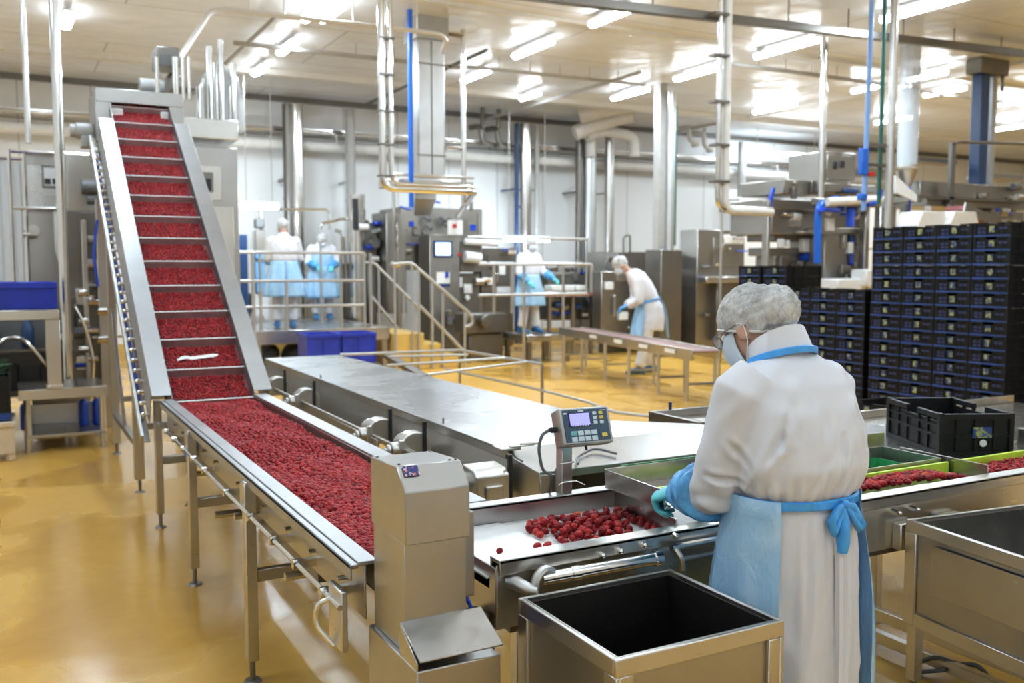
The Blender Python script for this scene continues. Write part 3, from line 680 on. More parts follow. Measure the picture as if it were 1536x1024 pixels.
while y < 6.16:
    x = 0.922
    while x < 1.382:
        if y > 2.93 or x < 1.135:
            px, py = x+nr.uniform(-.006, .006), y+nr.uniform(-.006, .006)
            e = min(1, (px-0.895)/0.10, (1.41-px)/0.06)
            z = ZB+0.026+0.006*e+0.006*math.sin(px*21+py*7)+0.004*math.sin(py*13)+nr.uniform(-.004, .006)
            (pos2 if py < 4.0 else pos1).append((px, py, z))
        x += 0.0188
    y += 0.0172
mass(pos2, 2); mass(pos1, 1)
# incline geometry
IA = math.atan2(3.12-0.80, 9.42-6.20); ID = Vector((0, math.cos(IA), math.sin(IA))); IN = Vector((0, -math.sin(IA), math.cos(IA)))
IB = Vector((0, 6.20, 0.80)); IL = math.hypot(3.12-0.80, 9.42-6.20); NP = 13; PITCHI = IL/NP
def inc(x, s, h): return Vector((x, 0, 0)) + IB + ID*s + IN*h
pos = []
for k in range(NP+1):
    s0 = k*PITCHI+0.023
    for i in range(27):
        for j in range(14):
            x = 0.919+i*0.0178+nr.uniform(-.006, .006); s = s0+j*0.0185+nr.uniform(-.006, .006)
            if k == NP and j > 2: continue
            h = 0.056-0.0037*j+nr.uniform(-.004, .005)+0.004*math.sin(i*.7+k)
            if x < 1.385: pos.append(tuple(inc(x, s, max(0.019, h))))
mass(pos, 1)
pos = []
for i in range(70):
    for j in range(6):
        x = 3.53+i*0.021+nr.uniform(-.006, .006); y = SY0+0.086+j*0.0222+nr.uniform(-.006, .006); pos.append((x, y, 0.838+0.025+nr.uniform(-.005, .006)))
mass(pos, 1)
vv = np.concatenate(mv); ff = np.concatenate(mf)
me = bpy.data.meshes.new('raspberries'); me.vertices.add(len(vv)); me.vertices.foreach_set('co', vv.ravel()); me.loops.add(ff.size); me.loops.foreach_set('vertex_index', ff.ravel())
me.polygons.add(len(ff)); me.polygons.foreach_set('loop_start', np.arange(0, ff.size, 3)); me.polygons.foreach_set('loop_total', np.full(len(ff), 3)); me.update(); me.validate()
at = me.attributes.new('tint', 'FLOAT', 'POINT'); at.data.foreach_set('value', np.concatenate(mt).astype(np.float32))
me.polygons.foreach_set('use_smooth', np.ones(len(ff), bool)); me.materials.append(M['berrymass'])
o = bpy.data.objects.new('raspberries', me); COL.objects.link(o)
tag(o, 'mass of red raspberries covering the long belt, the incline pockets and the far right trough', 'raspberries', kind='stuff')

# ================================================================= incline
ic = thing('inclined_elevator', 'steep flighted elevator conveyor lifting raspberries in pockets, bright steel side rails', 'conveyor', (1.15, 7.8, 0))
def ibar(mb, xa, xb, s0, s1, h0, h1):
    vs = [inc(x, s, h) for s in (s0, s1) for x, h in ((xa, h0), (xb, h0), (xb, h1), (xa, h1))]
    return mb.add(vs, [(0,1,2,3),(7,6,5,4),(0,4,5,1),(1,5,6,2),(2,6,7,3),(3,7,4,0)])
for xa, xb, xw in ((0.775, 0.895, 0.775), (1.405, 1.525, 1.519)):
    b = MB(); ibar(b, xa, xb, 0.02, IL-0.33, 0.095, 0.103); ibar(b, xw, xw+0.006, 0.05, IL-0.33, -0.16, 0.095); xi = 0.889 if xa < 1 else 1.405; ibar(b, xi, xi+0.006, 0.0, IL+0.05, -0.02, 0.10)
    b.build('side_rail', M['railsheet'], ic, bevel=0.002)
b = MB(); ibar(b, 0.895, 1.405, -0.01, IL+0.02, -0.012, 0.0); ibar(b, 0.9, 1.4, 0.25, IL, -0.15, -0.14); b.build('belt', M['belt_red'], ic)
for k in range(NP+1):
    b = MB(); s = k*PITCHI; ibar(b, 0.897, 1.403, s-0.006, s+0.002, 0.0, 0.058); fl_ = b.build('flight', M['cleat'], ic); b = MB(); ibar(b, 0.897, 1.403, s-0.0065, s+0.0025, 0.0585, 0.063); b.build('flight_edge', M['white'], fl_)
b = MB(); ibar(b, 0.715, 0.735, -0.05, IL-0.15, -0.23, -0.17); ibar(b, 0.735, 0.775, -0.05, IL-0.15, -0.235, -0.225); b.build('return_guide', M['galv'], ic, bevel=0.002)
b = MB()
for k in range(34):
    s = 0.1+k*0.108; p = inc(0.745, s, -0.13); b.cyl(p, p+Vector((0.035, 0, 0)), 0.012, n=8); b.ball(p, 0.016, n=8, m=5)
b.build('guide_bolt', M['chrome'], ic)
b = MB(); b.tube([inc(0.70, 0.1, -0.2)+Vector((0, .02*math.sin(k), .0)) if k % 2 else inc(0.755, 0.15+k*0.35, -0.19) for k in range(2, 10)], 0.006, n=6); 
b = MB(); b.tube([inc(0.752, 0.15+k*0.3, -0.2+0.02*(k % 3)) for k in range(12)], 0.007, n=6, rad=0.1); b.build('cable', M['bluehose'], ic)
b = MB(); b.tube([inc(0.745, 0.1+k*0.33, -0.18-0.02*(k % 2)) for k in range(11)], 0.008, n=6, rad=0.1); b.build('cable', M['cable'], ic)
for x in (0.835, 1.47):
    for y in (7.46, 9.12):
        zt = 0.80+(y-6.2)*math.tan(IA)-0.19
        lg = MB().box(x-0.035, x+0.035, y-0.035, y+0.035, 0.10, zt).build('leg', M['steel'], ic, bevel=0.003); g = MB(); leg_foot(g, x, y); g.build('levelling_foot', M['steel_dark'], lg)
for x in (0.835, 1.47):
    b = MB(); b.bar((x, 7.50, 0.36), (x, 9.08, 0.36), 0.05, 0.05); b.bar((x, 8.4, 0.36), (x, 9.08, 1.3), 0.03, 0.03); b.build('side_bar', M['steel_side'], ic, bevel=0.003)
for y, z in ((7.46, 0.5), (9.12, 0.5), (9.12, 1.5), (7.46, 1.1)): MB().box(0.87, 1.435, y-0.02, y+0.02, z-0.025, z+0.025).build('cross_bar', M['steel_side'], ic, bevel=0.003)
# head frame
hx0, hx1, hy = 0.775, 1.54, 9.35
b = MB(); b.box(hx0, hx1, hy, hy+0.03, 3.195, 3.32); b.box(hx0, hx0+0.135, hy, hy+0.03, 2.82, 3.195); b.box(hx1-0.135, hx1, hy, hy+0.03, 2.72, 3.195); b.box(hx0, hx1, hy+0.03, hy+0.75, 3.30, 3.32)
b.box(hx0, hx0+0.012, hy+0.03, hy+0.75, 2.72, 3.30); b.box(hx1-0.012, hx1, hy+0.03, hy+0.75, 2.72, 3.30); b.box(hx0, hx1, hy+0.74, hy+0.75, 2.72, 3.30)
b.build('head_hood', M['steel_side'], ic, bevel=0.004)
b = MB(); b.cyl((0.9, 9.48, 3.05), (1.4, 9.48, 3.05), 0.07, n=18); b.build('head_roller', M['belt_red'], ic)
b = MB(); b.cyl((0.775, 9.6, 2.95), (0.62, 9.6, 2.95), 0.075, n=14); b.cyl((0.62, 9.6, 2.95), (0.57, 9.6, 2.95), 0.06, n=14); b.box(0.66, 0.775, 9.5, 9.7, 2.80, 2.9); b.build('drive_motor', M['paint_grey'], ic, bevel=0.004)
b = MB(); b.box(0.905, 1.0, 9.32, 9.36, 3.0, 3.14); b.box(1.33, 1.40, 9.32, 9.36, 3.0, 3.14); b.build('bearing_block', M['white'], ic, bevel=0.006)
# white strip on the third pocket
b = MB(); a = [inc(0.985+0.03*i, 1*PITCHI+0.105+0.018*math.sin(i*0.9)*(i < 3)+0.004*i, 0.047+0.002*(i % 2)) for i in range(10)]
rs = []
for i, p in enumerate(a):
    w_ = 0.016 if 0 < i < 9 else 0.007
    rs.append([p-ID*w_, p-ID*w_+IN*0.005, p+ID*w_+IN*0.005, p+ID*w_])
b.rings(rs); tag(b.build('plastic_strip', M['sheetwhite']), 'white plastic strip lying on the berries in a low pocket of the incline', 'plastic strip')

# ================================================================= long covered table
tt = thing('covered_conveyor', 'wide flat stainless covered conveyor running back between the raspberry belt and the floor rails', 'conveyor', (2.4, 6.0, 0))
b = MB(); TX0, TX1 = 2.0, 2.80
top = [(TX0+0.05, 8.53), (TX0-0.02, 3.72), (3.2, 3.72), (3.22, 3.83), (2.86, 4.16), (2.84, 5.3), (2.74, 8.53)]
b.prism(top, 'z', 0.858, 0.87)
b.add([(TX0-0.02, 3.725, 0.87), (3.2, 3.725, 0.87), (3.2, 3.50, 0.80), (TX0+0.02, 3.50, 0.80), (TX0-0.02, 3.725, 0.858), (3.2, 3.725, 0.858), (3.2, 3.50, 0.788), (TX0+0.02, 3.50, 0.788)], [(0,3,2,1),(4,5,6,7),(0,1,5,4),(1,2,6,5),(2,3,7,6),(3,0,4,7)])
b.build('cover', M['steel_top'], tt, bevel=0.003)
b = MB(); b.slab([(TX0-0.02, 3.72, 0.87), (TX0+0.05, 8.53, 0.87), (TX0+0.05, 8.53, 0.825), (TX0-0.02, 3.72, 0.825)], 0.006); b.build('edge_lip', M['steel_side'], tt, bevel=0.002)
b = MB(); b.slab([(TX0+0.0, 3.6, 0.84), (TX0+0.06, 8.5, 0.84), (TX0+0.01, 8.5, 0.66), (TX0-0.06, 3.6, 0.66)], 0.006); b.box(2.1, 2.7, 3.9, 8.4, 0.60, 0.64); b.build('side_sheet', M['steel_mid'], tt)
b = MB(); b.box(TX0+0.02, 3.2, 3.495, 3.50, 0.765, 0.80); b.build('front_fascia', plain('green tinted edge', (0.17, 0.24, 0.21), 0.3, metal=0.6), tt, bevel=0.002)
b = MB(); b.box(2.2, 3.2, 3.62, 3.64, 0.3, 0.77); b.build('void_shade', M['black'], tt)  # black sheet stands in for the unlit void under the cover
for x, y in ((2.15, 3.95), (2.65, 3.95), (2.15, 6.0), (2.65, 6.0), (2.15, 8.2), (2.65, 8.2)):
    lg = MB().box(x-0.025, x+0.025, y-0.025, y+0.025, 0.1, 0.62).build('leg', M['steel'], tt, bevel=0.003); g = MB(); leg_foot(g, x, y); g.build('levelling_foot', M['steel_dark'], lg)
b = MB(); b.bar((1.60, 3.2, 0.70), (1.64, 8.3, 0.70), 0.10, 0.03); b.bar((1.80, 3.9, 0.735), (1.84, 8.2, 0.735), 0.018, 0.03); b.bar((1.80, 4.9, 0.70), (1.83, 7.0, 0.70), 0.012, 0.07); b.build('drive_channel', M['steel_side'], tt, bevel=0.003)
b = MB(); b.cyl((1.82, 3.75, 0.74), (1.83, 4.6, 0.74), 0.011, n=8); b.build('drive_rod', M['chrome'], tt)
def gearbox(y, k):
    c = Vector((1.83, y, 0.755)); b = MB()
    if k == 0:
        b.prism([(y-0.09, 0.69), (y-0.09, 0.80), (y-0.055, 0.825), (y+0.05, 0.835), (y+0.09, 0.80), (y+0.09, 0.69)], 'x', 1.74, 1.9)
        b.cyl((1.70, y+0.03, 0.755), (1.75, y+0.03, 0.755), 0.045, n=16); b.box(1.78, 1.86, y-0.11, y-0.09, 0.67, 0.76)
    else:
        arch = [(1.95, 0.69)] + [(1.865+0.085*math.cos(a), 0.765+0.07*math.sin(a)) for a in [PI*i/10 for i in range(11)]] + [(1.78, 0.69)]
        b.prism(arch, 'y', y-0.05, y+0.05); b.prism([(1.865+(x-1.865)*.8, .69+(z-.69)*.84) for x, z in arch], 'y', y+0.05, y+0.05+0.10*k)
        b.cyl((1.79, y-0.01, 0.745), (1.735, y-0.01, 0.745), 0.042, n=18); b.cyl((1.735, y-0.01, 0.745), (1.715, y-0.01, 0.745), 0.03, n=18); b.cyl((1.70, y-0.01, 0.745), (1.72, y-0.01, 0.745), 0.014, n=10); b.box(1.77, 1.80, y-0.055, y-0.03, 0.68, 0.80)
    g = b.build('gearbox', M['steel'], tt, bevel=0.006, seg=2)
    b = MB(); b.box(1.905, 1.925, y-0.07, y-0.055, 0.66, 0.88) if k == 0 else b.box(1.90, 1.92, y-0.06, y-0.045, 0.66, 0.89)
    b.build('clamp_strap', M['black'], g)
for y, k in ((3.62, 0), (4.55, 0.7), (5.05, 1.0), (6.55, 0.8), (7.35, 1.2)): gearbox(y, k)
b = MB(); b.box(1.93, 2.03, 3.66, 3.76, 0.872, 0.885); b.box(1.98, 2.10, 3.66, 3.69, 0.885, 0.893); b.cyl((2.03, 3.675, 0.895), (2.12, 3.66, 0.895), 0.008, n=8); b.build('latch', M['steel'], tt, bevel=0.003)
b = MB(); b.slab([(1.95, 3.60, 0.86), (2.03, 3.49, 0.80), (2.03, 3.49, 0.62), (1.95, 3.60, 0.62)], 0.006); b.slab([(2.03, 3.49, 0.79), (2.16, 3.47, 0.79), (2.16, 3.47, 0.62), (2.03, 3.49, 0.62)], 0.006); b.box(2.085, 2.10, 3.44, 3.46, 0.62, 0.82); b.box(2.12, 2.15, 3.42, 3.45, 0.62, 0.82); b.build('end_guard', M['steel_side'], tt, bevel=0.002)
b = MB(); b.tube([(2.2, 3.45, 0.83), (2.26, 3.56, 0.833), (2.40, 3.62, 0.855), (2.48, 3.55, 0.83)], 0.006, rad=0.05); b.build('cable', M['cable'], tt)
b = MB(); b.cyl((2.02, 4.5, 0.87), (2.02, 4.5, 0.90), 0.006, n=6); b.cyl((2.05, 6.8, 0.87), (2.05, 6.8, 0.895), 0.006, n=6); b.build('stud', M['steel_dark'], tt)

# rails right of the covered table
gr = thing('guard_rail_frame', 'thin welded steel rod frame beside the covered conveyor, open to the floor', 'rail frame', (3.5, 7.6, 0))
b = MB(); z = 0.865
b.tube([(2.78, 8.58, z), (4.0, 8.5, z), (4.03, 6.9, z)], 0.014, n=8); b.build('top_rail', M['rail'], gr)
for p, q in (((2.82, 7.45, z), (4.02, 7.55, z)), ((2.85, 6.65, z), (4.02, 7.15, z)), ((3.2, 8.35, z-.02), (3.95, 8.2, z-.02))):
    MB().tube([p, q], 0.012, n=8).build('cross_rail', M['rail'], gr)
for p in ((4.03, 6.9), (4.0, 8.5)): MB().cyl((*p, z), (*p, 0.0), 0.013, n=8).build('post', M['steel'], gr)
b = MB(); b.tube([(4.03, 8.9, 0.63), (4.03, 6.9, 0.64), (3.92, 6.0, 0.66), (3.95, 5.7, 0.62), (4.3, 4.9, 0.62)], 0.012, n=8, rad=0.1); b.build('lower_rail', M['rail'], gr)
b = MB(); b.bar((3.5, 9.3, 0.78), (3.62, 7.0, 0.42), 0.10, 0.04); b.bar((3.62, 7.0, 0.0), (3.62, 7.0, 0.46), 0.05, 0.05); b.build('brace', M['steel_dark'], gr)

# steel worktop behind the worker's trough
wk = thing('side_table', 'stainless side table behind the right trough with a raised edge', 'table', (4.5, 3.3, 0))
b = MB(); b.box(3.5, 5.8, 2.92, 3.8, 0.79, 0.815); b.box(3.5, 4.38, 2.545, 2.875, 0.802, 0.815); b.build('top', M['steel_wet'], wk, bevel=0.003)
b = MB(); b.box(2.45, 3.5, 2.892, 2.90, 0.79, 0.95); b.box(3.5, 5.8, 3.78, 3.8, 0.815, 0.86); b.build('raised_edge', M['steel_wet'], wk, bevel=0.002)
for x in (3.6, 5.7):
    for y in (3.0, 3.7): MB().box(x-0.02, x+0.02, y-0.02, y+0.02, 0, 0.79).build('leg', M['steel'], wk, bevel=0.002)
ft = thing('rimmed_tray_table', 'small rimmed stainless table at the covered conveyor’s end, left of the worker', 'table', (3.55, 4.1, 0))
b = MB(); b.box(3.22, 4.2, 3.86, 4.3, 0.815, 0.83); b.open_box(3.22, 4.2, 3.86, 4.3, 0.83, 0.875, 0.02, False); b.build('top', M['steel_wet'], ft, bevel=0.002)
for x in (3.28, 4.14):
    for y in (3.92, 4.24): MB().box(x-0.02, x+0.02, y-0.02, y+0.02, 0, 0.815).build('leg', M['steel'], ft, bevel=0.002)
b = MB(); b.cyl((3.36, 4.28, 0.875), (3.36, 4.28, 0.92), 0.01, n=8); b.build('stud', M['bluecol'], ft)
# ================================================================= crates
def crate_body(L, W, H, notch=True):
    """long face along Y (length L), W along X, height H, centred, bottom at 0; open top"""
    b = MB(); t = 0.012; hx, hy = W/2, L/2
    b.box(-hx+t, hx-t, -hy+t, hy-t, 0.0, 0.012)
    for sx in (-1, 1):                                # long faces
        x = sx*hx; xi = x-sx*t
        X = lambda d0, d1: (min(x-sx*d0, x-sx*d1), max(x-sx*d0, x-sx*d1))
        b.box(*X(0.010, 0.016), -hy+0.02, hy-0.02, 0.010, H*0.80)                 # recessed skin
        b.box(*X(0.0, 0.018), -hy+0.02, hy-0.02, 0.0, H*0.10); b.box(*X(0.002, 0.018), -hy+0.02, hy-0.02, H*0.42, H*0.49)
        b.box(*X(0.002, 0.018), -hy+0.02, hy-0.02, H*0.66, H*0.72)
        b.box(*X(0.0, 0.02), -hy+0.02, -0.055, H*0.86, H*0.985); b.box(*X(0.0, 0.02), 0.055, hy-0.02, H*0.86, H*0.985); b.box(*X(0.004, 0.018), -0.06, 0.06, H*0.74, H*0.80)
        for y in (-hy*0.55, -0.062, 0.062, hy*0.55): b.box(*X(0.003, 0.018), y-0.006, y+0.006, 0.005, H*0.95)
    for sy in (-1, 1):
        y = sy*hy; Y = lambda d0, d1: (min(y-sy*d0, y-sy*d1), max(y-sy*d0, y-sy*d1))
        b.box(-hx+0.02, hx-0.02, *Y(0.010, 0.016), 0.010, H*0.9); b.box(-hx+0.02, hx-0.02, *Y(0.0, 0.018), 0.0, H*0.10); b.box(-hx+0.02, hx-0.02, *Y(0.0, 0.02), H*0.86, H*0.985)
        b.box(-hx+0.02, hx-0.02, *Y(0.002, 0.018), H*0.44, H*0.5)
        for x in (-hx*0.5, 0, hx*0.5): b.box(x-0.008, x+0.008, *Y(0.003, 0.018), 0.005, H*0.95)
    for sx in (-1, 1):
        for sy in (-1, 1):
            x, y = sx*hx, sy*hy
            b.box(min(x, x-sx*0.022), max(x, x-sx*0.022), min(y, y-sy*0.03), max(y, y-sy*0.03), 0.0, H)
    return b
def label_mat():
    m, nt, bs = new_mat('crate label card'); oi = N(nt, 'ShaderNodeObjectInfo'); t = N(nt, 'ShaderNodeTexCoord'); ad = N(nt, 'ShaderNodeVectorMath', operation='ADD')
    sc = N(nt, 'ShaderNodeMath', operation='MULTIPLY'); sc.inputs[1].default_value = 40; nt.links.new(oi.outputs['Random'], sc.inputs[0])
    nt.links.new(t.outputs['Object'], ad.inputs[0]); nt.links.new(sc.outputs[0], ad.inputs[1])
    n = noise(nt, ad.outputs[0], 28, 2); r_ = ramp(nt, [(0.0, (0.01, 0.04, 0.22)), (0.40, (0.015, 0.05, 0.2)), (0.43, (0.05, 0.06, 0.07)), (0.50, (0.24, 0.25, 0.21)), (0.55, (0.34, 0.36, 0.06)), (0.63, (0.04, 0.10, 0.30)), (1.0, (0.02, 0.02, 0.04))])
    r_.color_ramp.interpolation = 'CONSTANT'
    nt.links.new(n.outputs['Fac'], r_.inputs['Fac']); nt.links.new(r_.outputs['Color'], bs.inputs['Base Color']); bs.inputs['Roughness'].default_value = 0.4; return m
def stripe_mat():
    m, nt, bs = new_mat('blue face strip'); oi = N(nt, 'ShaderNodeObjectInfo'); vec = coords(nt, (1, 9, 40)); n = noise(nt, vec, 1.0, 2)
    r_ = ramp(nt, [(0.3, (0.010, 0.030, 0.11)), (0.65, (0.016, 0.07, 0.30))]); nt.links.new(n.outputs['Fac'], r_.inputs['Fac']); nt.links.new(r_.outputs['Color'], bs.inputs['Base Color']); bs.inputs['Roughness'].default_value = 0.35; return m
M['label'] = label_mat(); M['stripe'] = stripe_mat(); M['label_dim'] = plain('dark blue print', (0.014, 0.025, 0.10), 0.4, var=0.4, scale=60)
CL, CW, CHT = 0.374, 0.58, 0.130
c0 = thing('berry_crate', 'black crate', 'crate', (0, 0, 0), 'black berry crates in the stacks')
body = crate_body(CL, CW, CHT).build('body', M['blackplastic'], c0, local=True, angle=0)
b = MB(); b.box(-CW/2-0.0015, -CW/2+0.003, -CL/2+0.003, CL/2-0.003, 0.0005, 0.0165); b.build('blue_strip', M['stripe'], c0, local=True, angle=0)
b = MB(); b.box(-CW/2-0.003, -CW/2+0.006, -0.025, 0.025, 0.040, 0.096); b.build('label_card', M['label'], c0, local=True, angle=0)
b = MB(); b.box(-CW/2+0.003, -CW/2+0.008, -0.15, -0.062, 0.066, 0.086); b.box(-CW/2+0.003, -CW/2+0.008, 0.062, 0.15, 0.03, 0.052); b.box(-CW/2+0.003, -CW/2+0.008, 0.062, 0.15, 0.066, 0.086); b.build('side_print', M['label_dim'], c0, local=True, angle=0)
used = [False]
ORD = 'top second third fourth fifth sixth seventh eighth ninth tenth eleventh twelfth thirteenth fourteenth fifteenth sixteenth'.split()
def stack(x, y, n, z0, name, rz=0.0):
    for k in range(n):                                # k from the top
        z = z0+(n-1-k)*(CHT+0.0015)
        lab = f'black crate, {"topmost" if k == 0 else ORD[k] + " from top"} of {name}'
        dx = rnd.uniform(-0.004, 0.004); r_ = rz+rnd.uniform(-0.006, 0.006)
        if not used[0]:
            used[0] = True; c0.location = (x+dx, y, z); c0.rotation_euler = (0, 0, r_); c0['label'] = lab
        else: dup(c0, (x+dx, y, z), lab, r_)
def pallet(x, y, L, W, label):
    t = thing('pallet', label, 'pallet', (x, y, 0), 'pallets under the crates')
    for k in range(5): MB().box(x-W/2, x+W/2, y-L/2+k*(L-0.09)/4, y-L/2+k*(L-0.09)/4+0.09, 0.115, 0.135).build('deck_board', M['blueplastic'], t)
    for xx in (x-W/2+0.05, x, x+W/2-0.05): MB().box(xx-0.04, xx+0.04, y-L/2, y+L/2, 0, 0.115).build('runner', M['blueplastic'], t)
SXC = 8.0+CW/2
ys = [5.50, 5.885, 6.27, 6.655]
nm = ['the rightmost of four tall stacks', 'the tall stack second from right', 'the tall stack third from right', 'the leftmost tall stack']
for y, s in zip(ys, nm): stack(SXC, y, 15, 0.136, s)
pallet(SXC, (ys[0]+ys[3])/2, 1.56, 0.6, 'blue pallet under the four tall crate stacks')
ys2 = [7.11, 7.495, 7.88]; nm2 = ['the lower stack beside the tall ones', 'the middle one of three lower stacks', 'the lower stack half behind the hairnet']
for y, s in zip(ys2, nm2): stack(SXC, y, 10, 0.136, s)
pallet(SXC, 7.495, 1.17, 0.6, 'blue pallet under the three lower crate stacks')
for y, s in ((8.36, 'the medium stack under the blue hose'), (8.79, 'the leftmost medium stack behind the hairnet')): stack(SXC+0.1, y, 12, 0.136, s)
pallet(SXC+0.1, 8.575, 0.84, 0.6, 'blue pallet under the two medium crate stacks')
for y, s in ((5.02, 'the set-back stack at the right edge'),): stack(SXC+0.55, y, 15, 0.136, s)
pallet(SXC+0.55, 5.02, 0.42, 0.6, 'blue pallet under the set-back stack at the right edge')
stack(6.5+CW/2, 5.57, 3, 0.136, 'the short stack behind the open crate'); pallet(6.5+CW/2, 5.57, 0.42, 0.6, 'blue pallet under the short stack behind the open crate')

# big open crate on the side table
def big_crate(name, label, cx, cy, z, L, W, H, rz, mat, parts=True):
    t = thing(name, label, 'crate', (cx, cy, z), rz=rz)
    b = crate_body(L, W, H); b.build('body', mat, t, local=True, angle=0)
    return t
oc = big_crate('open_crate', 'large empty black crate tilted on the steel side table at the right', 4.10, 3.02, 0.816, 0.56, 0.36, 0.20, R(-26), M['blackplastic'])
b = MB(); b.box(-0.02, 0.07, -0.2835, -0.278, 0.085, 0.135); b.build('label_card', M['label'], oc, local=True, angle=0)
b = MB(); b.cyl((0.03, -0.282, 0.06), (0.03, -0.286, 0.06), 0.017, n=16); b.build('round_tag', M['white'], oc, local=True)
# blue crates
def blue_crate(label, x0, x1, y0, y1, z, h):
    t = thing('blue_crate', label, 'crate', ((x0+x1)/2, (y0+y1)/2, z)); b = MB(); b.open_box(x0, x1, y0, y1, z+0.002, z+h, 0.012)
    b.build('body', M['blueplastic'], t, bevel=0.004)
    b = MB()
    for a in ((x0-0.015, x1+0.015, y0-0.015, y0), (x0-0.015, x1+0.015, y1, y1+0.015), (x0-0.015, x0, y0, y1), (x1, x1+0.015, y0, y1)): b.box(*a, z+h-0.06, z+h)
    b.build('rim', M['blueplastic'], t, bevel=0.004)
    n = max(2, int((x1-x0)/0.2)); b = MB()
    for k in range(n+1): xx = x0+(x1-x0)*k/n; b.box(xx-0.008, xx+0.008, y0-0.012, y0, z+0.01, z+h-0.06)
    b.build('rib', M['blueplastic'], t); return t
# ================================================================= surveying helpers: a sight line from the camera meets a plane of the hall
FW = Vector((math.sin(YAW)*math.cos(PITCH), math.cos(YAW)*math.cos(PITCH), -math.sin(PITCH))); RT = Vector((math.cos(YAW), -math.sin(YAW), 0)); UPV = RT.cross(FW); CAM = Vector((0, 0, CH))
def sight(px, py): return FW + RT*((px-768)/F) + UPV*((512-py)/F)
def AT(px, py, Y): d = sight(px, py); return CAM + d*(Y/d.y)
def AZ(px, py, z): d = sight(px, py); return CAM + d*((z-CH)/d.z)
def PB(mb, x0, y0, x1, y1, Y, dep):
    """a box whose front face, in the plane Y, spans the sight lines x0..x1, y0..y1"""
    a = AT(x0, (y0+y1)/2, Y); c = AT(x1, (y0+y1)/2, Y); zt = AT((x0+x1)/2, y0, Y).z; zb = AT((x0+x1)/2, y1, Y).z
    return mb.box(a.x, c.x, Y, Y+dep, max(zb, 0.0), zt)
def vpipe(name, label, cat, px, Y, r, z0, z1, mat, py=200, n=14, flanges=0):
    p = AT(px, py, Y); b = MB(); b.cyl((p.x, Y, z0), (p.x, Y, z1), r, n=n)
    for k in range(flanges): zz = z0+(z1-z0)*(k+1)/(flanges+1); b.cyl((p.x, Y, zz-0.02), (p.x, Y, zz+0.02), r*1.18, n=n)
    return tag(b.build(name, mat), label, cat)

crnd = random.Random(5)
def clutter(parent, rect, Y, n, seed=0, mats=('steel', 'steel_dark', 'steel_mid', 'cable', 'chrome', 'steel_dark', 'white', 'bluehose')):
    """small fittings on a machine front: plates, gauges, valves and short pipes, each a part"""
    q = random.Random(seed*7+3); x0, y0, x1, y1 = rect
    for k in range(n):
        px, py = q.uniform(x0, x1), q.uniform(y0, y1); p = AT(px, py, Y); m_ = M[q.choice(mats)]; t = q.random(); b = MB()
        if t < 0.3:
            w_, h_ = q.uniform(0.05, 0.22), q.uniform(0.04, 0.2); b.box(p.x-w_/2, p.x+w_/2, Y-q.uniform(0.02, 0.06), Y+0.01, p.z-h_/2, p.z+h_/2); b.build('cover_plate', m_, parent, bevel=0.006)
        elif t < 0.5: r_ = q.uniform(0.02, 0.055); b.cyl(p, p+Vector((0, -q.uniform(0.04, 0.12), 0)), r_, n=10); b.cyl(p+Vector((0, -0.02, 0)), p+Vector((0, -0.03, 0)), r_*1.3, n=10); b.build('valve_cap', m_, parent)
        elif t < 0.75: ln = q.uniform(0.15, 0.5); d = Vector((ln, 0, 0)) if q.random() < .55 else Vector((0, 0, ln)); y_ = Vector((0, -q.uniform(.03, .1), 0)); b.tube([p, p+y_, p+y_+d, p+d], q.uniform(.012, .025), n=7, rad=.04); b.build('small_pipe', m_, parent)
        else: ln = q.uniform(.06, .14); b.cyl(p+Vector((-ln, -.05, 0)), p+Vector((ln*.4, -.05, 0)), ln*.5, n=10); b.box(p.x-.02, p.x+.02, Y-.05, Y+.01, p.z-.03, p.z+.03); b.build('small_motor', m_, parent)
# ---------------------------------------------------------------- left foreground tables
lt = thing('low_table', 'low stainless table with lower shelf at the left, carrying the post of the shelf', 'table', (0.43, 9.9, 0))
MB().box(0.06, 0.80, 9.5, 10.25, 0.545, 0.585).build('top', M['steel_wet'], lt, bevel=0.004)
b = MB(); b.box(0.06, 0.80, 9.49, 9.5, 0.49, 0.585); b.build('apron', M['steel'], lt, bevel=0.003)
for x in (0.13, 0.76):
    for y in (9.55, 10.2): MB().cyl((x, y, 0), (x, y, 0.545), 0.03, n=12).build('leg', M['steel'], lt)
b = MB(); b.box(0.11, 0.79, 9.52, 10.22, 0.13, 0.16); b.box(0.15, 0.72, 10.15, 10.17, 0.16, 0.36); b.build('lower_shelf', M['steel_side'], lt, bevel=0.003)
b = MB(); b.box(0.18, 0.70, 10.2, 10.23, 0.22, 0.47); b.build('back_panel', M['beige'], lt)
for x0, x1 in ((0.07, 0.16), (0.58, 0.66), (0.70, 0.78)): tag(MB().lathe([(0.035, 0.0), (0.045, 0.02), (0.045, 0.22), (0.03, 0.25), (0.012, 0.26)], ((x0+x1)/2, 9.9, 0.1602), 14).build('blue_jug', M['bluehose'], angle=60), 'dark blue jug on the lower shelf of the low table, ' + ('left end' if x0 < .1 else 'middle right' if x0 < .6 else 'right end'), 'jug')
us = thing('wall_shelf', 'stainless shelf on a square post at the left edge, with a blue crate on it', 'shelf', (0.36, 9.55, 0.587))
b = MB(); b.box(-0.8, 0.42, 9.45, 10.1, 1.22, 1.31); b.build('top', M['steel'], us, bevel=0.005)
b = MB(); b.box(0.30, 0.42, 9.47, 9.57, 0.587, 1.22); b.box(0.29, 0.43, 9.46, 9.58, 0.587, 0.62); b.build('post', M['steel'], us, bevel=0.004)
blue_crate('blue plastic crate on the stainless shelf at the left edge', -0.25, 0.40, 9.5, 9.95, 1.311, 0.25)
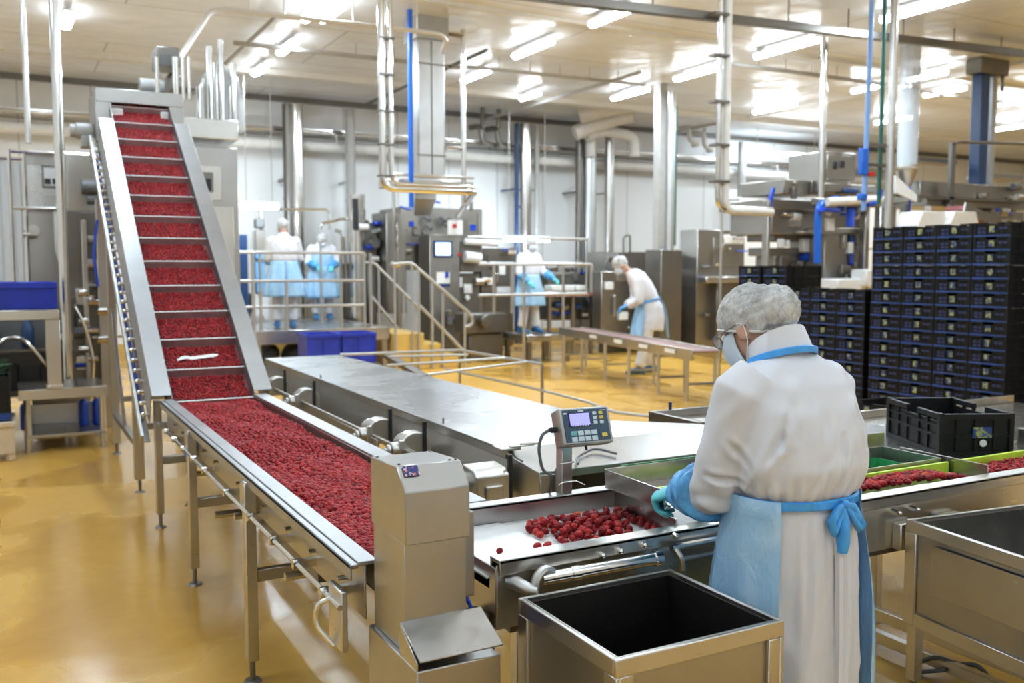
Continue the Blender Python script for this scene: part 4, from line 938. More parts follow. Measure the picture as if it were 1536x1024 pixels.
b = MB(); b.box(-0.45, 0.02, 9.22, 9.8, 0.06, 0.34); b.box(-0.45, 0.03, 9.2, 9.82, 0.30, 0.345); b.cyl((-0.02, 9.27, 0), (-0.02, 9.27, 0.06), 0.04); b.cyl((-0.4, 9.27, 0), (-0.4, 9.27, 0.06), 0.04); b.cyl((-0.02, 9.75, 0), (-0.02, 9.75, 0.06), 0.04)
tag(b.build('pallet_box', M['beige'], bevel=0.006), 'beige plastic box on feet at the left edge, under the black crate', 'box')
bc = thing('herb_crate', 'black crate of dark greens on the beige box at the left edge', 'crate', (-0.2, 9.5, 0.346))
b = MB(); b.open_box(-0.42, 0.0, 9.26, 9.78, 0.346, 0.74, 0.015); b.build('body', M['blackplastic'], bc, bevel=0.003)
b = MB(); b.box(-0.42, -0.002, 9.255, 9.26, 0.36, 0.42); b.build('blue_strip', M['crateblue'], bc)
b = MB()
for k in range(46):
    c = Vector((rnd.uniform(-0.38, -0.04), rnd.uniform(9.3, 9.7), rnd.uniform(0.70, 0.84))); a = rnd.uniform(0, 6.28); u = Vector((math.cos(a), math.sin(a), rnd.uniform(-.3, .5)))*0.09; w_ = Vector((-math.sin(a), math.cos(a), rnd.uniform(-.3, .5)))*0.04
    b.add([c-u, c-w_+Vector((0, 0, .02)), c+u, c+w_+Vector((0, 0, .02))], [(0, 1, 2, 3)])
tag(b.build('leaves', plain('dark leaves', (0.03, 0.07, 0.03), 0.5, var=0.5, scale=12), angle=0), 'dark green leaves heaped in the black crate at the left edge', 'leaves', kind='stuff')

dr = thing('dark_rack', 'dark steel rack with hoses and black canisters under the shelf at the left edge', 'rack', (0.1, 10.9, 0))
b = MB(); b.box(-0.9, 0.62, 11.0, 11.05, 0.35, 1.25); b.build('back_plate', M['cable'], dr)
for x in (-0.85, -0.2, 0.58): MB().box(x-0.025, x+0.025, 10.75, 10.8, 0, 1.3).build('upright', M['steel_dark'], dr)
for z in (0.42, 0.85): MB().box(-0.9, 0.62, 10.7, 11.0, z-0.015, z+0.015).build('rack_shelf', M['steel_dark'], dr)
for k in range(9):
    x = -0.75+k*0.155; z = 0.436 if k % 2 else 0.866; MB().lathe([(0.05, 0), (0.06, 0.02), (0.06, 0.2+0.03*(k % 3)), (0.03, 0.26), (0.02, 0.28)], (x, 10.85, z), 14).build('canister', M['black'] if k % 3 else M['bluecol'], dr)
b = MB(); b.tube([(-0.7, 10.68, 1.2), (-0.3, 10.66, 0.8), (0.1, 10.67, 1.05), (0.4, 10.66, 0.6)], 0.02, n=8, rad=0.2); b.build('hose', M['chrome'], dr)
# ---------------------------------------------------------------- poles at the left
p = AT(92, 300, 10.4); b = MB(); b.cyl((p.x, 10.4, 0), (p.x, 10.4, CEIL-0.001), 0.048, n=16)
for z in (1.0, 2.3, 3.6): b.cyl((p.x, 10.4, z-0.03), (p.x, 10.4, z+0.03), 0.056, n=16)
tag(b.build('vertical_pole', M['chrome']), 'thick polished vertical pole left of the incline, floor to ceiling', 'pole')
vpipe('vertical_pole', 'thinner steel pole with a cross clamp at the upper left corner', 'pole', 42, 10.9, 0.028, 2.96, CEIL-0.001, M['chrome'], flanges=2)
# left cabinet with curtain
lb = thing('steel_cabinet', 'tall grey steel cabinet with small framed window behind the left pole', 'cabinet', (0.5, 11.9, 0))
b = MB(); b.box(0.24, 0.95, 11.5, 12.3, 0.0, 2.92); b.build('body', M['steel_side'], lb, bevel=0.006)
b = MB(); b.box(0.24, 0.82, 11.485, 11.5, 2.35, 2.80); b.build('door', M['steel_top'], lb, bevel=0.004)
b = MB(); PB(b, 63, 248, 92, 282, 11.46, 0.03); b.build('window_frame', M['steel_dark'], lb, bevel=0.004)
b = MB(); PB(b, 66, 252, 90, 279, 11.45, 0.012); b.build('window_pane', M['white_panel'], lb)
b = MB(); PB(b, 67, 268, 76, 276, 11.44, 0.012); PB(b, 79, 268, 86, 276, 11.44, 0.012); b.build('dial', M['black'], lb)
b = MB()
for z in (2.93, 2.33): b.tube([(0.10, 11.42, z), (0.86, 11.42, z)], 0.022, n=8)
for x in (0.08, 0.22): b.cyl((x, 11.42, 1.3), (x, 11.42, 2.95), 0.018, n=8)
b.build('tube_frame', M['chrome'], lb)
b = MB(); b.tube([(0.52, 11.44, 2.3), (0.53, 11.43, 1.9), (0.60, 11.43, 1.6), (0.66, 11.42, 1.3)], [0.035, 0.045, 0.05, 0.06], n=10); b.build('white_hose', M['pipe_white'], lb)
def clear_mat(name, col, tr):
    m, nt, b = new_mat(name); b.inputs['Base Color'].default_value = (*col, 1); b.inputs['Roughness'].default_value = 0.2
    t = N(nt, 'ShaderNodeBsdfTransparent'); mx = N(nt, 'ShaderNodeMixShader'); mx.inputs[0].default_value = tr; out = nt.nodes['Material Output']
    nt.links.new(b.outputs[0], mx.inputs[1]); nt.links.new(t.outputs[0], mx.inputs[2]); nt.links.new(mx.outputs[0], out.inputs[0]); return m
M['clear'] = clear_mat('clear plastic', (0.75, 0.8, 0.85), 0.55)
cur = thing('strip_curtain', 'pale clear plastic curtain hanging at the left edge beside the grey cabinet', 'curtain', (0.1, 11.6, 0.2))
rs = []
for k in range(23):
    x = -0.35+k*0.025; yy = 11.62+0.03*math.sin(k*1.4); rs.append([Vector((x, yy, 0.25)), Vector((x, yy, 2.85)), Vector((x, yy+0.006, 2.85)), Vector((x, yy+0.006, 0.25))])
MB().rings(rs).build('sheet', M['clear'], cur); MB().cyl((-0.45, 11.62, 2.87), (0.215, 11.62, 2.87), 0.02, n=8).build('curtain_rail', M['chrome'], cur); MB().box(-0.45, -0.42, 11.5, 11.7, 0, 2.9).build('post', M['steel'], cur)
# column of equipment between the cabinet and the incline
eq = thing('valve_column', 'narrow dull steel machine column with valves, just left behind the incline', 'machine', (1.0, 10.8, 0))
b = MB(); PB(b, 104, 318, 174, 700, 10.9, 0.5); b.build('body', M['steel_dark'], eq, bevel=0.008)
b = MB(); PB(b, 150, 300, 166, 700, 10.7, 0.12); PB(b, 128, 330, 136, 700, 10.78, 0.08); b.build('upright', M['steel'], eq, bevel=0.006)
b = MB(); PB(b, 100, 232, 148, 318, 11.1, 0.4); b.build('top_box', M['steel'], eq, bevel=0.01)
b = MB(); p = AT(122, 280, 10.9); b.cyl(p, p+Vector((0.2, 0, 0)), 0.08, n=14); b.cyl(p+Vector((0.05, 0, -0.13)), p+Vector((0.12, 0, -0.13)), 0.05, n=12); b.build('motor', M['cable'], eq)
b = MB()
for k in range(8):
    p = AT(118+(k % 3)*14, 440+k*14, 10.62); b.cyl(p, p+Vector((0.10, 0, 0)), 0.035, n=10)
b.build('valve', M['chrome'], eq)
b = MB(); b.tube([AT(112, 460, 10.6), AT(128, 490, 10.6), AT(140, 540, 10.6), AT(136, 620, 10.6)], 0.02, n=8, rad=.1); b.build('hose', M['chrome'], eq)
b = MB(); b.tube([AT(146, 330, 10.6), AT(140, 380, 10.6), AT(147, 430, 10.6)], 0.015, n=8); b.build('hose', M['bluehose'], eq)

# ---------------------------------------------------------------- tall cabinet right of the incline head, with pipes above
tc = thing('tall_cabinet', 'tall grey steel cabinet with overhanging cap, right of the incline head', 'cabinet', (2.0, 10.9, 0))
b = MB(); b.box(1.68, 2.30, 10.6, 11.4, 0, 3.0); b.build('body', M['steel_side'], tc, bevel=0.006)
b = MB(); PB(b, 272, 178, 358, 208, 10.5, 1.0); b.build('cap', M['steel'], tc, bevel=0.008)
b = MB(); PB(b, 286, 248, 332, 300, 10.58, 0.02); PB(b, 284, 310, 352, 470, 10.58, 0.02); b.build('door', M['steel'], tc, bevel=0.004, each=1)
b = MB(); PB(b, 292, 258, 320, 288, 10.57, 0.012); b.build('window_frame', M['steel_dark'], tc)
b = MB(); PB(b, 296, 264, 306, 284, 10.562, 0.01); PB(b, 309, 268, 317, 286, 10.562, 0.01); b.build('dark_slot', M['black'], tc)
b = MB()
for px, y0, Y, r in ((299, 130, 10.7, .025), (308, 118, 10.8, .022), (316, 70, 10.75, .03), (325, 95, 10.9, .02), (333, 60, 10.7, .03), (352, 95, 10.9, .03), (345, 130, 10.9, .02)):
    p = AT(px, 180, Y); b.cyl((p.x, Y, 3.26), (p.x, Y, AT(px, y0, Y).z), r, n=8)
b.build('riser_pipe', M['chrome'], tc)
b = MB(); p = AT(335, 150, 11.0); b.lathe([(0.26, 3.26), (0.26, 3.6), (0.2, 3.85), (0.05, 4.0)], (p.x, 11.15, 0), 18); b.build('clear_dome', M['clear'], tc)
fh = thing('feed_hopper', 'steel hood and angled chute standing on the incline head', 'hopper', (1.3, 9.8, 3.32))
b = MB(); PB(b, 235, 70, 270, 100, 9.75, 0.35); b.build('hood', M['steel_dark'], fh, bevel=0.01)
b = MB(); PB(b, 241, 82, 262, 98, 9.74, 0.012); b.build('opening', M['cable'], fh)
b = MB(); a0, a1 = AT(212, 135, 9.6), AT(252, 100, 9.6); b.bar((a0.x+.16, 9.85, 3.36), (a1.x+.12, 9.9, a1.z-.02), 0.14, 0.1); b.build('chute', M['steel_dark'], fh, bevel=0.01)
b = MB(); p = AT(213, 125, 9.5); b.cyl((p.x+0.02, 9.85, 3.43), (p.x+0.24, 9.85, 3.43), 0.1, n=14); b.build('motor', M['paint_grey'], fh)
b = MB()
for px, r in ((236, .022), (262, .018), (266, .018), (275, .022), (284, .02)): p = AT(px, 110, 9.6); b.cyl((p.x, 9.62, 3.32), (p.x, 9.62, AT(px, 85, 9.6).z), r, n=8)
b.build('leg', M['chrome'], fh, each=1)
# ceiling pipe run from the hopper to the duct frame
b = MB(); A_, B_, C_ = AT(268, 90, 10.4), AZ(318, 12, 4.72), AZ(672, 52, 4.72); b.tube([A_, B_, C_, C_+Vector((0.15, 0.5, -0.1))], 0.03, n=10, rad=0.25)
for k in range(1, 7): q = B_.lerp(C_, k/7); b.cyl((q.x, q.y, q.z), (q.x, q.y, CEIL-0.001), 0.01, n=6)
tag(b.build('ceiling_pipe', M['pipe_white']), 'pale pipe under the ceiling bending from the incline head across to the square duct', 'pipe')
for k, (x0, y0, x1, y1, z, r, lab) in enumerate(((350, 64, 700, 101, 4.9, .035, 'thin grey conduit along the ceiling behind the pale pipe, above the platform'),
        (700, 100, 1000, 118, 4.9, .03, 'thin grey conduit along the ceiling right of the square duct'), (1096, 95, 1320, 128, 4.9, .035, 'thin grey conduit along the ceiling between twin white pipe and blue pipe'),
        (1320, 128, 1536, 168, 4.9, .025, 'thin conduit near the ceiling right of the blue pipe'))):
    b = MB(); a, c = AZ(x0, y0, z), AZ(x1, y1, z); c = Vector((c.x, a.y+(c.y-a.y)*0.2, z)); b.cyl(a, c, r, n=8)
    for q in range(1, 6): m_ = a.lerp(c, q/6); b.cyl((m_.x, m_.y, z), (m_.x, m_.y, CEIL-0.001), 0.008, n=6)
    tag(b.build('ceiling_conduit', M['paint_grey']), lab, 'conduit')
b = MB(); a, c = AZ(340, 175, 4.9) if False else AT(560, 158, 17.8), AT(780, 92, 13.2); b.cyl(Vector((6.4, 17.8, 4.9)), Vector((6.4, 12.6, 4.9)), 0.03, n=8); tag(b.build('ceiling_conduit', M['steel_dark']), 'dark conduit running along the ceiling towards the back wall left of the square duct', 'conduit')
b = MB(); b.cyl((9.4, 18.6, 4.92), (9.4, 12.9, 4.92), 0.035, n=8); tag(b.build('ceiling_conduit', M['paint_grey']), 'grey conduit along the ceiling slanting to the white air ducts', 'conduit')
b = MB(); b.cyl((3.2, 18.6, 4.92), (3.2, 12.2, 4.92), 0.03, n=8); tag(b.build('ceiling_conduit', M['paint_grey']), 'grey conduit along the ceiling beside the paired strip lights above the incline', 'conduit')
# big ceiling tray
b = MB(); a, c = Vector((4.6, 9.0, 4.60)), Vector((14.2, 9.0, 4.93)); b.bar(a, c, 0.10, 0.10); b.bar(a+Vector((0, 0.09, 0.05)), c+Vector((0, 0.09, 0.05)), 0.03, 0.05)
for q in range(1, 9): m_ = a.lerp(c, q/9); b.cyl(m_, (m_.x, m_.y, CEIL-0.001), 0.012, n=6)
tag(b.build('ceiling_tray', M['steel_dark'], bevel=0.01), 'long dull steel cable tray crossing under the ceiling at the top right', 'cable tray')

# ---------------------------------------------------------------- back wall services
b = MB(); b.cyl((-3, 18.55, 4.1), (22.5, 18.55, 4.1), 0.10, n=16)
for x in range(-2, 22, 2): b.cyl((x, 18.55, 4.1), (x, 18.55, 4.35), 0.012, n=6); b.box(x-0.02, x+0.02, 18.55, WALLY-0.002, 4.33, 4.36)
tag(b.build('wall_pipe', M['pipe_white']), 'thick white lagged pipe running along the whole back wall', 'pipe')
b = MB(); b.cyl((-3, 18.7, 4.40), (22.5, 18.7, 4.40), 0.045, n=12); b.cyl((-3, 18.76, 4.30), (22.5, 18.76, 4.30), 0.02, n=8); b.box(-3, 22.5, 18.72, 18.8, 4.44, 4.47)
tag(b.build('wall_pipe', M['chrome']), 'thinner steel pipe pair just above the thick white pipe on the back wall', 'pipe')
for px, r, mt_, lab, z0 in ((433, .10, 'steel_dark', 'dark vertical pipe on the back wall behind the left platform, left of the bright one', 0), (446, .13, 'chrome', 'bright vertical pipe on the back wall behind the left platform', 0), (526, .10, 'paint_grey', 'grey vertical pipe on the back wall left of the twin conduits', 0),
        (775, .05, 'bluecol', 'dark blue vertical pipe on the back wall left of the platform worker', 0), (788, .14, 'chrome', 'bright vertical pipe on the back wall directly above the platform worker', 0), (805, .06, 'paint_grey', 'slim grey pipe on the back wall right of the bright one above the platform worker', 0),
        (869, .09, 'steel_dark', 'dull vertical pipe on the back wall left of the silver one under the air ducts', 0), (884, .16, 'galv', 'wide silver pipe on the back wall under the white air ducts', 0), (914, .11, 'steel', 'vertical steel pipe on the back wall right of the wide silver one', 0),
        (1112, .10, 'paint_grey', 'grey vertical pipe on the back wall right of the twin white pipe', 0)):
    p = AT(px, 280, 18.3); b = MB(); b.cyl((p.x, 18.3, z0), (p.x, 18.3, 4.85), r, n=16)
    for z in (1.5, 3.0): b.cyl((p.x, 18.3, z), (p.x, 18.3, z+0.05), r*1.1, n=16)
    b.box(p.x-0.03, p.x+0.03, 18.3, WALLY-0.002, 3.4, 3.44); tag(b.build('wall_riser', M[mt_]), lab, 'pipe')
ad = thing('air_duct', 'bulky white air ducts on the ceiling at the back, above the silver wall pipe', 'air duct', AT(910, 175, 17.6))
for pts, r in (([AT(862, 200, 17.8), AT(905, 182, 17.6), AT(950, 172, 17.2)], .17), ([AT(870, 172, 17.5), AT(920, 158, 17.0), AT(962, 152, 16.5)], .2), ([AT(880, 205, 17.9), AT(905, 196, 17.9), AT(952, 205, 17.7), AT(952, 235, 17.7)], .12), ([AT(878, 196, 18.2), AT(886, 196, 18.1), AT(886, 235, 18.1)], .12)):
    MB().tube(pts, r, n=14, rad=0.5).build('duct_run', M['pipe_white'], ad)
for px, py in ((730, 197), (754, 200), (1040, 196), (1062, 205)):
    b = MB(); p = AT(px, py, 18.2); b.tube([p+Vector((-.25, .3, .1)), p+Vector((-.15, 0, .1)), p+Vector((-.1, 0, -.25)), p+Vector((.2, 0, -.3)), p+Vector((.25, .3, -.3))], 0.06, n=10, rad=.12)
    b.cyl(p+Vector((-.1, 0, .1)), p+Vector((-.1, 0, .5)), .05, n=8)
    tag(b.build('pipe_bend', M['steel_dark'] if px < 900 else M['pipe_white']), 'bent ' + ('dark' if px < 900 else 'pale') + ' pipe at the top of the back wall, ' + {730: 'nearest the square duct', 754: 'second from the square duct', 1040: 'just right of the grey column', 1062: 'against the twin white pipe'}[px], 'pipe')

# ---------------------------------------------------------------- twin conduits, blue pipe, square duct
tw = thing('twin_pipe', 'twin polished vertical pipes bending to the right above the screened machine', 'pipe', AT(580, 270, 10.8))
for dx, k in ((574, 0), (587, 1)):
    a = AT(dx, 0, 10.8); a.z = CEIL-0.001; b_ = AT(dx, 282-k*6, 10.8); e = AT(712, 296-k*14, 10.8); a.x = b_.x
    MB().tube([a, b_, Vector((e.x, 10.8, b_.z)), Vector((e.x+2.2, 16.0, b_.z))], 0.046-0.014*k, n=12, rad=0.16).build('pipe', M['chrome'], tw)
b = MB()
for py in (55, 110, 165, 215, 262): PB(b, 570, py, 592, py+3, 10.75, 0.1)
b.build('pipe_clip', M['steel_dark'], tw)
vpipe('blue_pipe', 'bright blue vertical pipe beside the square steel duct', 'pipe', 616, 11.82, 0.036, 2.5, CEIL-0.001, M['bluepipe'], 180)
sd = thing('square_duct', 'square silver steel duct dropping from the ceiling to the screened machine', 'duct', AT(648, 270, 12.0))
a, c = AT(627, 160, 12.0), AT(668, 160, 12.0)
MB().box(a.x, c.x, 12.0, 12.38, AT(648, 265, 12.0).z, CEIL-0.05).build('duct', M['galv'], sd, bevel=0.02)
b = MB(); b.box(a.x-0.03, c.x+0.03, 11.95, 12.43, AT(648, 60, 12.0).z, CEIL-0.001)
b.build('ceiling_collar', M['paint_grey'], sd)
b = MB(); b.box((a.x+c.x)/2-0.008, (a.x+c.x)/2+0.008, 11.992, 12.0, AT(648, 262, 12.0).z, AT(648, 62, 12.0).z)
for py in (95, 232): PB(b, 626, py, 669, py+2, 11.99, 0.012)
b.build('seam', M['steel_dark'], sd)
b = MB(); p = AT(695, 170, 12.0); b.cyl((p.x, 12.0, 2.55), (p.x, 12.0, 4.98), 0.036, n=12); b.tube([(p.x, 12.0, 4.9), (c.x+0.02, 12.0, 4.9)], 0.04); b.tube([(p.x, 12.0, 3.35), (c.x+0.02, 12.0, 3.35)], 0.03); b.build('side_pipe', M['chrome'], sd)

b = MB(); PB(b, 585, 270, 712, 282, 12.0, 0.45); PB(b, 588, 262, 712, 266, 11.9, 0.05); b.build('support_frame', M['steel'], sd, bevel=0.01)
b = MB(); b.bar((a.x+0.25, 12.35, 2.75), (a.x+1.7, 15.9, 2.72), 0.3, 0.18); b.build('transfer_duct', M['galv'], sd)
# ---------------------------------------------------------------- machine with the screen
cm = thing('packing_machine', 'large steel packing machine with a control panel and lit screen behind the stairs', 'machine', AT(665, 520, 16.6)*1.0)
cm.location.z = 0
b = MB(); PB(b, 602, 312, 724, 405, 16.9, 1.2); PB(b, 580, 318, 610, 470, 16.7, 0.8); b.build('housing', M['steel_mid'], cm, bevel=0.015)
b = MB(); PB(b, 596, 318, 602, 520, 16.35, 0.08); PB(b, 718, 318, 724, 520, 16.5, 0.08); PB(b, 590, 284, 594, 400, 16.0, 0.06); PB(b, 706, 284, 710, 316, 16.0, 0.06); b.build('frame', M['steel_mid'], cm, bevel=0.01)
b = MB(); PB(b, 645, 352, 690, 535, 16.2, 0.55); b.build('control_panel', M['steel_mid'], cm, bevel=0.012)
b = MB(); PB(b, 651, 361, 679, 386, 16.17, 0.03); scf = b.build('screen_frame', M['bluecol'], cm, bevel=0.01)
b = MB(); PB(b, 654, 364, 676, 383, 16.155, 0.016); b.build('screen', emit('lit pale blue screen', (0.45, 0.6, 1.0), 2.2), scf)
b = MB(); PB(b, 655, 408, 675, 425, 16.18, 0.02); b.build('paper_sheet', M['sheetwhite'], cm)
b = MB(); PB(b, 668, 408, 673, 417, 16.17, 0.012); b.build('blue_print', M['bluehose'], cm)
b = MB(); PB(b, 655, 426, 675, 430, 16.18, 0.02); b.build('label_strip', M['bluecol'], cm)
b = MB()
for px, py in ((689, 382),): p = AT(px, py, 16.2); b.cyl(p, p+Vector((0, -0.03, 0)), 0.03, n=10)
b.build('red_button', M['redbutton'], cm)
b = MB(); PB(b, 690, 362, 722, 408, 16.3, 0.5); PB(b, 690, 410, 720, 520, 16.4, 0.6); b.build('side_cabinet', M['steel_dark'], cm, bevel=0.01)
b = MB(); p = AT(697, 385, 16.2); b.cyl(p, AT(720, 388, 16.2), 0.11, n=14); b.cyl(AT(697, 362, 16.2), AT(746, 366, 16.2), 0.06, n=12); b.build('motor_cover', M['white'], cm)
b = MB(); PB(b, 724, 372, 775, 392, 16.5, 0.6); PB(b, 722, 395, 745, 440, 16.4, 0.4); PB(b, 745, 395, 770, 430, 16.6, 0.4); PB(b, 700, 440, 770, 520, 16.7, 0.6); b.build('outfeed', M['steel_dark'], cm, bevel=0.012)
b = MB(); PB(b, 672, 330, 694, 352, 16.1, 0.02); b.build('white_sign', M['sheetwhite'], cm)
b = MB(); PB(b, 679, 336, 685, 342, 16.09, 0.012); b.build('red_mark', M['redbutton'], cm)
b = MB(); PB(b, 706, 337, 714, 346, 16.88, 0.02); PB(b, 614, 332, 621, 340, 16.88, 0.02); b.build('blue_mark', M['bluehose'], cm)
b = MB()
for px, py in ((637, 325), (640, 338), (661, 326), (664, 334), (672, 328)): p = AT(px, py, 16.8); b.cyl(p, p+Vector((0.06, -0.1, -0.08)), 0.04, n=8)
b.build('valve', M['cable'], cm)
b = MB()
for y in (320, 340, 360): b.tube([AT(592, y, 16.2), AT(594, y+8, 16.2), AT(592, y+18, 16.2)], 0.03, n=8)
b.build('hose', M['cable'], cm, each=1)
b = MB(); b.tube([AT(587, 395, 15.9), AT(594, 398, 15.9), AT(600, 398, 15.9)], 0.05, n=10); b.build('elbow', M['chrome'], cm)
b = MB(); b.tube([AT(600, 310, 16.0), AT(618, 316, 16.0), AT(640, 300, 16.0), AT(660, 304, 16.0)], 0.02, n=6, rad=.2); b.build('hose', M['bluehose'], cm)
# pumps and tubes between the platform and the machine
pu = thing('pump_unit', 'cluster of upright steel tubes and a dark filter between the platform and the screened machine', 'machine', (6.0, 17.2, 0))
b = MB(); p = AT(536, 380, 17.2); b.cyl((p.x, 17.2, 0.3), (p.x, 17.2, AT(536, 292, 17.2).z), 0.16, n=16); b.build('tank', M['chrome'], pu)
b = MB(); PB(b, 530, 298, 538, 345, 17.0, 0.05); b.build('dark_gauge', M['black'], pu)
b = MB(); PB(b, 546, 330, 566, 395, 17.1, 0.5); PB(b, 552, 395, 566, 520, 17.1, 0.3); PB(b, 520, 395, 545, 520, 17.3, 0.4); b.build('housing', M['steel_dark'], pu, bevel=0.02)
b = MB(); p = AT(564, 365, 16.9); b.cyl(p, p+Vector((0, 0.2, 0)), 0.09, n=14); b.cyl(AT(556, 350, 16.8), AT(570, 345, 16.8), 0.05, n=10); b.build('motor', M['cable'], pu)
b = MB(); b.tube([AT(415, 314, 17.4), AT(490, 314, 17.4), AT(494, 318, 17.4), AT(494, 345, 17.4)], 0.022, n=8, rad=.06); b.tube([AT(480, 345, 17.3), AT(482, 335, 17.3), AT(500, 332, 17.3), AT(512, 328, 17.3), AT(530, 330, 17.3)], 0.025, n=8, rad=.08); b.tube([AT(512, 345, 17.3), AT(512, 520, 17.3)], 0.03, n=8); b.tube([AT(503, 345, 17.3), AT(515, 352, 17.3), AT(520, 420, 17.3)], 0.03, n=8, rad=.1); b.build('pipework', M['chrome'], pu, each=1)

# ---------------------------------------------------------------- left platform
PZ = 0.70
pf = thing('work_platform', 'raised steel platform with tube railing, two workers standing on it', 'platform', (4.6, 15.8, 0))
px0, px1, py0, py1 = 3.35, 5.55, 14.5, 18.0
b = MB(); b.box(px0, px1, py0, py1, PZ-0.03, PZ); b.build('deck', M['steel_top'], pf)
b = MB(); b.box(px0, px1, py0-0.01, py0+0.05, PZ-0.20, PZ+0.01); b.box(px1-0.05, px1, py0, py1, PZ-0.2, PZ+0.01); b.build('edge_beam', M['steel'], pf, bevel=0.006)
for x in (px0+0.06, 4.35, px1-0.06):
    for y in (py0+0.08, py1-0.1): MB().box(x-0.04, x+0.04, y-0.04, y+0.04, 0, PZ-0.03).build('leg', M['steel'], pf, bevel=0.004)
RH = [PZ+0.38, PZ+0.78, PZ+1.22]
xs = [AT(p, 420, py0).x for p in (380, 430, 512, 547)]
for x in xs[:1]+xs[1:2]+xs[3:]:
    b = MB(); hz = RH[2] if x != xs[1] else RH[1]; b.cyl((x, py0+0.02, PZ-0.15), (x, py0+0.02, hz), 0.028, n=10)
    if x != xs[1]: b.cyl((x+0.11, py0+0.02, PZ-0.15), (x+0.11, py0+0.02, hz), 0.025, n=10)
    b.build('railing_post', M['rail'], pf)
b = MB(); b.cyl((xs[2], py0+0.02, PZ-0.1), (xs[2], py0+0.02, RH[1]), 0.025, n=10); b.build('railing_post', M['rail'], pf)
for z in RH: MB().tube([(xs[0]-0.6, py0+0.02, z-0.0), (xs[3], py0+0.02, z)], 0.026, n=10).build('railing', M['rail'], pf)
b = MB(); b.tube([(xs[3], py0+0.02, RH[2]), (xs[3]+0.02, py0+0.02, RH[2]-0.06)], 0.026); b.build('railing_end', M['rail'], pf)
x = 4.95; b = MB(); b.cyl((x, 16.3, PZ), (x, 16.3, PZ+1.45), 0.022, n=8); b.build('railing_post', M['rail'], pf)
# stairs
st = thing('step_stairs', 'short ochre coated stair with steel handrails, right of the platform', 'stairs', (6.1, 15.0, 0))
for k, (xa, xb, z) in enumerate(((5.58, 6.10, 0.60), (5.9, 6.42, 0.42), (6.2, 6.75, 0.22))):
    xa = 5.58 if k == 0 else xa
    MB().box(5.58, xb, 14.35, 15.7, z-0.2 if k < 2 else 0.0, z).build('step', M['yellowstep'], st, bevel=0.01)
for nm_, Y, q in (('handrail', 15.72, [(545, 394), (561, 394), (626, 460), (626, 468)]), ('handrail', 14.32, [(588, 396), (617, 394), (704, 470), (709, 478), (708, 488), (697, 490)]),
        ('lower_rail', 15.72, [(556, 443), (606, 504)]), ('lower_rail', 14.32, [(629, 458), (694, 524)])):
    MB().tube([AT(a, c, Y) for a, c in q], 0.028, n=10, rad=0.08).build(nm_, M['rail'], st)
for px_, py_, Y in ((568, 402, 15.72), (606, 442, 15.72), (628, 405, 14.32), (648, 424, 14.32), (664, 440, 14.32), (697, 468, 14.32), (592, 398, 14.32), (618, 396, 14.32)):
    p = AT(px_, py_, Y); MB().cyl((p.x, Y, 0), (p.x, Y, p.z), 0.022, n=8).build('post', M['rail'], st)
# blue crates and black sacks under and before the platform
blue_crate('deep blue crate in front of the platform, left one of the two side by side', AT(461, 510, 13.0).x, AT(513, 510, 13.0).x-0.03, 13.0, 13.5, 0.30, 0.44)
blue_crate('deep blue crate in front of the platform, right one of the two side by side', AT(514, 510, 13.0).x, AT(566, 510, 13.0).x-0.03, 13.0, 13.5, 0.30, 0.44)
b = MB(); x0_, x1_ = AT(458, 510, 13.0).x, AT(568, 510, 13.0).x; b.box(x0_, x1_, 12.95, 13.6, 0.24, 0.295)
for x in (x0_+.06, x1_-.06):
    for y in (13.0, 13.55): b.box(x-0.03, x+0.03, y-0.03, y+0.03, 0, 0.24)
tag(b.build('crate_dolly', M['steel_dark']), 'low steel dolly under the two deep blue crates', 'dolly')
for px_, lab in ((401, 'black filled sack under the platform, left one'), (440, 'black filled sack under the platform, right one')):
    p = AT(px_, 520, 14.9); b = MB(); b.ball((p.x, 14.95, 0.24), 0.2, 0.2, 0.24, n=14, m=10); b.ball((p.x+0.05, 14.9, 0.33), 0.15, 0.14, 0.16, n=12, m=8); me = remeshed(b, 0.03, 3); tag(link('sack', me, M['black']), lab, 'sack')
fl = thing('filling_machine', 'upright filling machine with blue tubs behind the railing, left of the two platform workers', 'machine', (4.1, 18.0, 0))
b = MB(); PB(b, 384, 345, 398, 400, 17.4, 0.3); PB(b, 362, 352, 372, 478, 17.6, 0.3); PB(b, 390, 300, 394, 345, 17.5, 0.1); b.build('column', M['steel'], fl, bevel=0.01)
b = MB(); PB(b, 384, 328, 397, 342, 17.35, 0.2); b.build('drive_head', M['cable'], fl, bevel=0.02)
b = MB(); PB(b, 358, 352, 372, 470, 17.3, 0.25); b.build('blue_panel', M['bluecol'], fl)
b = MB(); PB(b, 384, 378, 397, 390, 17.2, 0.25); PB(b, 384, 392, 398, 440, 17.25, 0.25); b.build('blue_tub', plain('light blue tub', (0.15, 0.42, 0.78), 0.4), fl, bevel=0.02)
b = MB(); PB(b, 378, 440, 402, 474, 17.3, 0.3); PB(b, 378, 474, 384, 478.5, 17.3, 0.2); PB(b, 396, 474, 402, 478.5, 17.3, 0.2); b.build('base', M['white'], fl)
tl = tag(MB().box(4.0, 5.2, 17.8, 17.86, 3.0, 3.1).build('strip_light', M['lamp']), 'lit strip light low behind the railing above the platform workers', 'ceiling light') if False else None
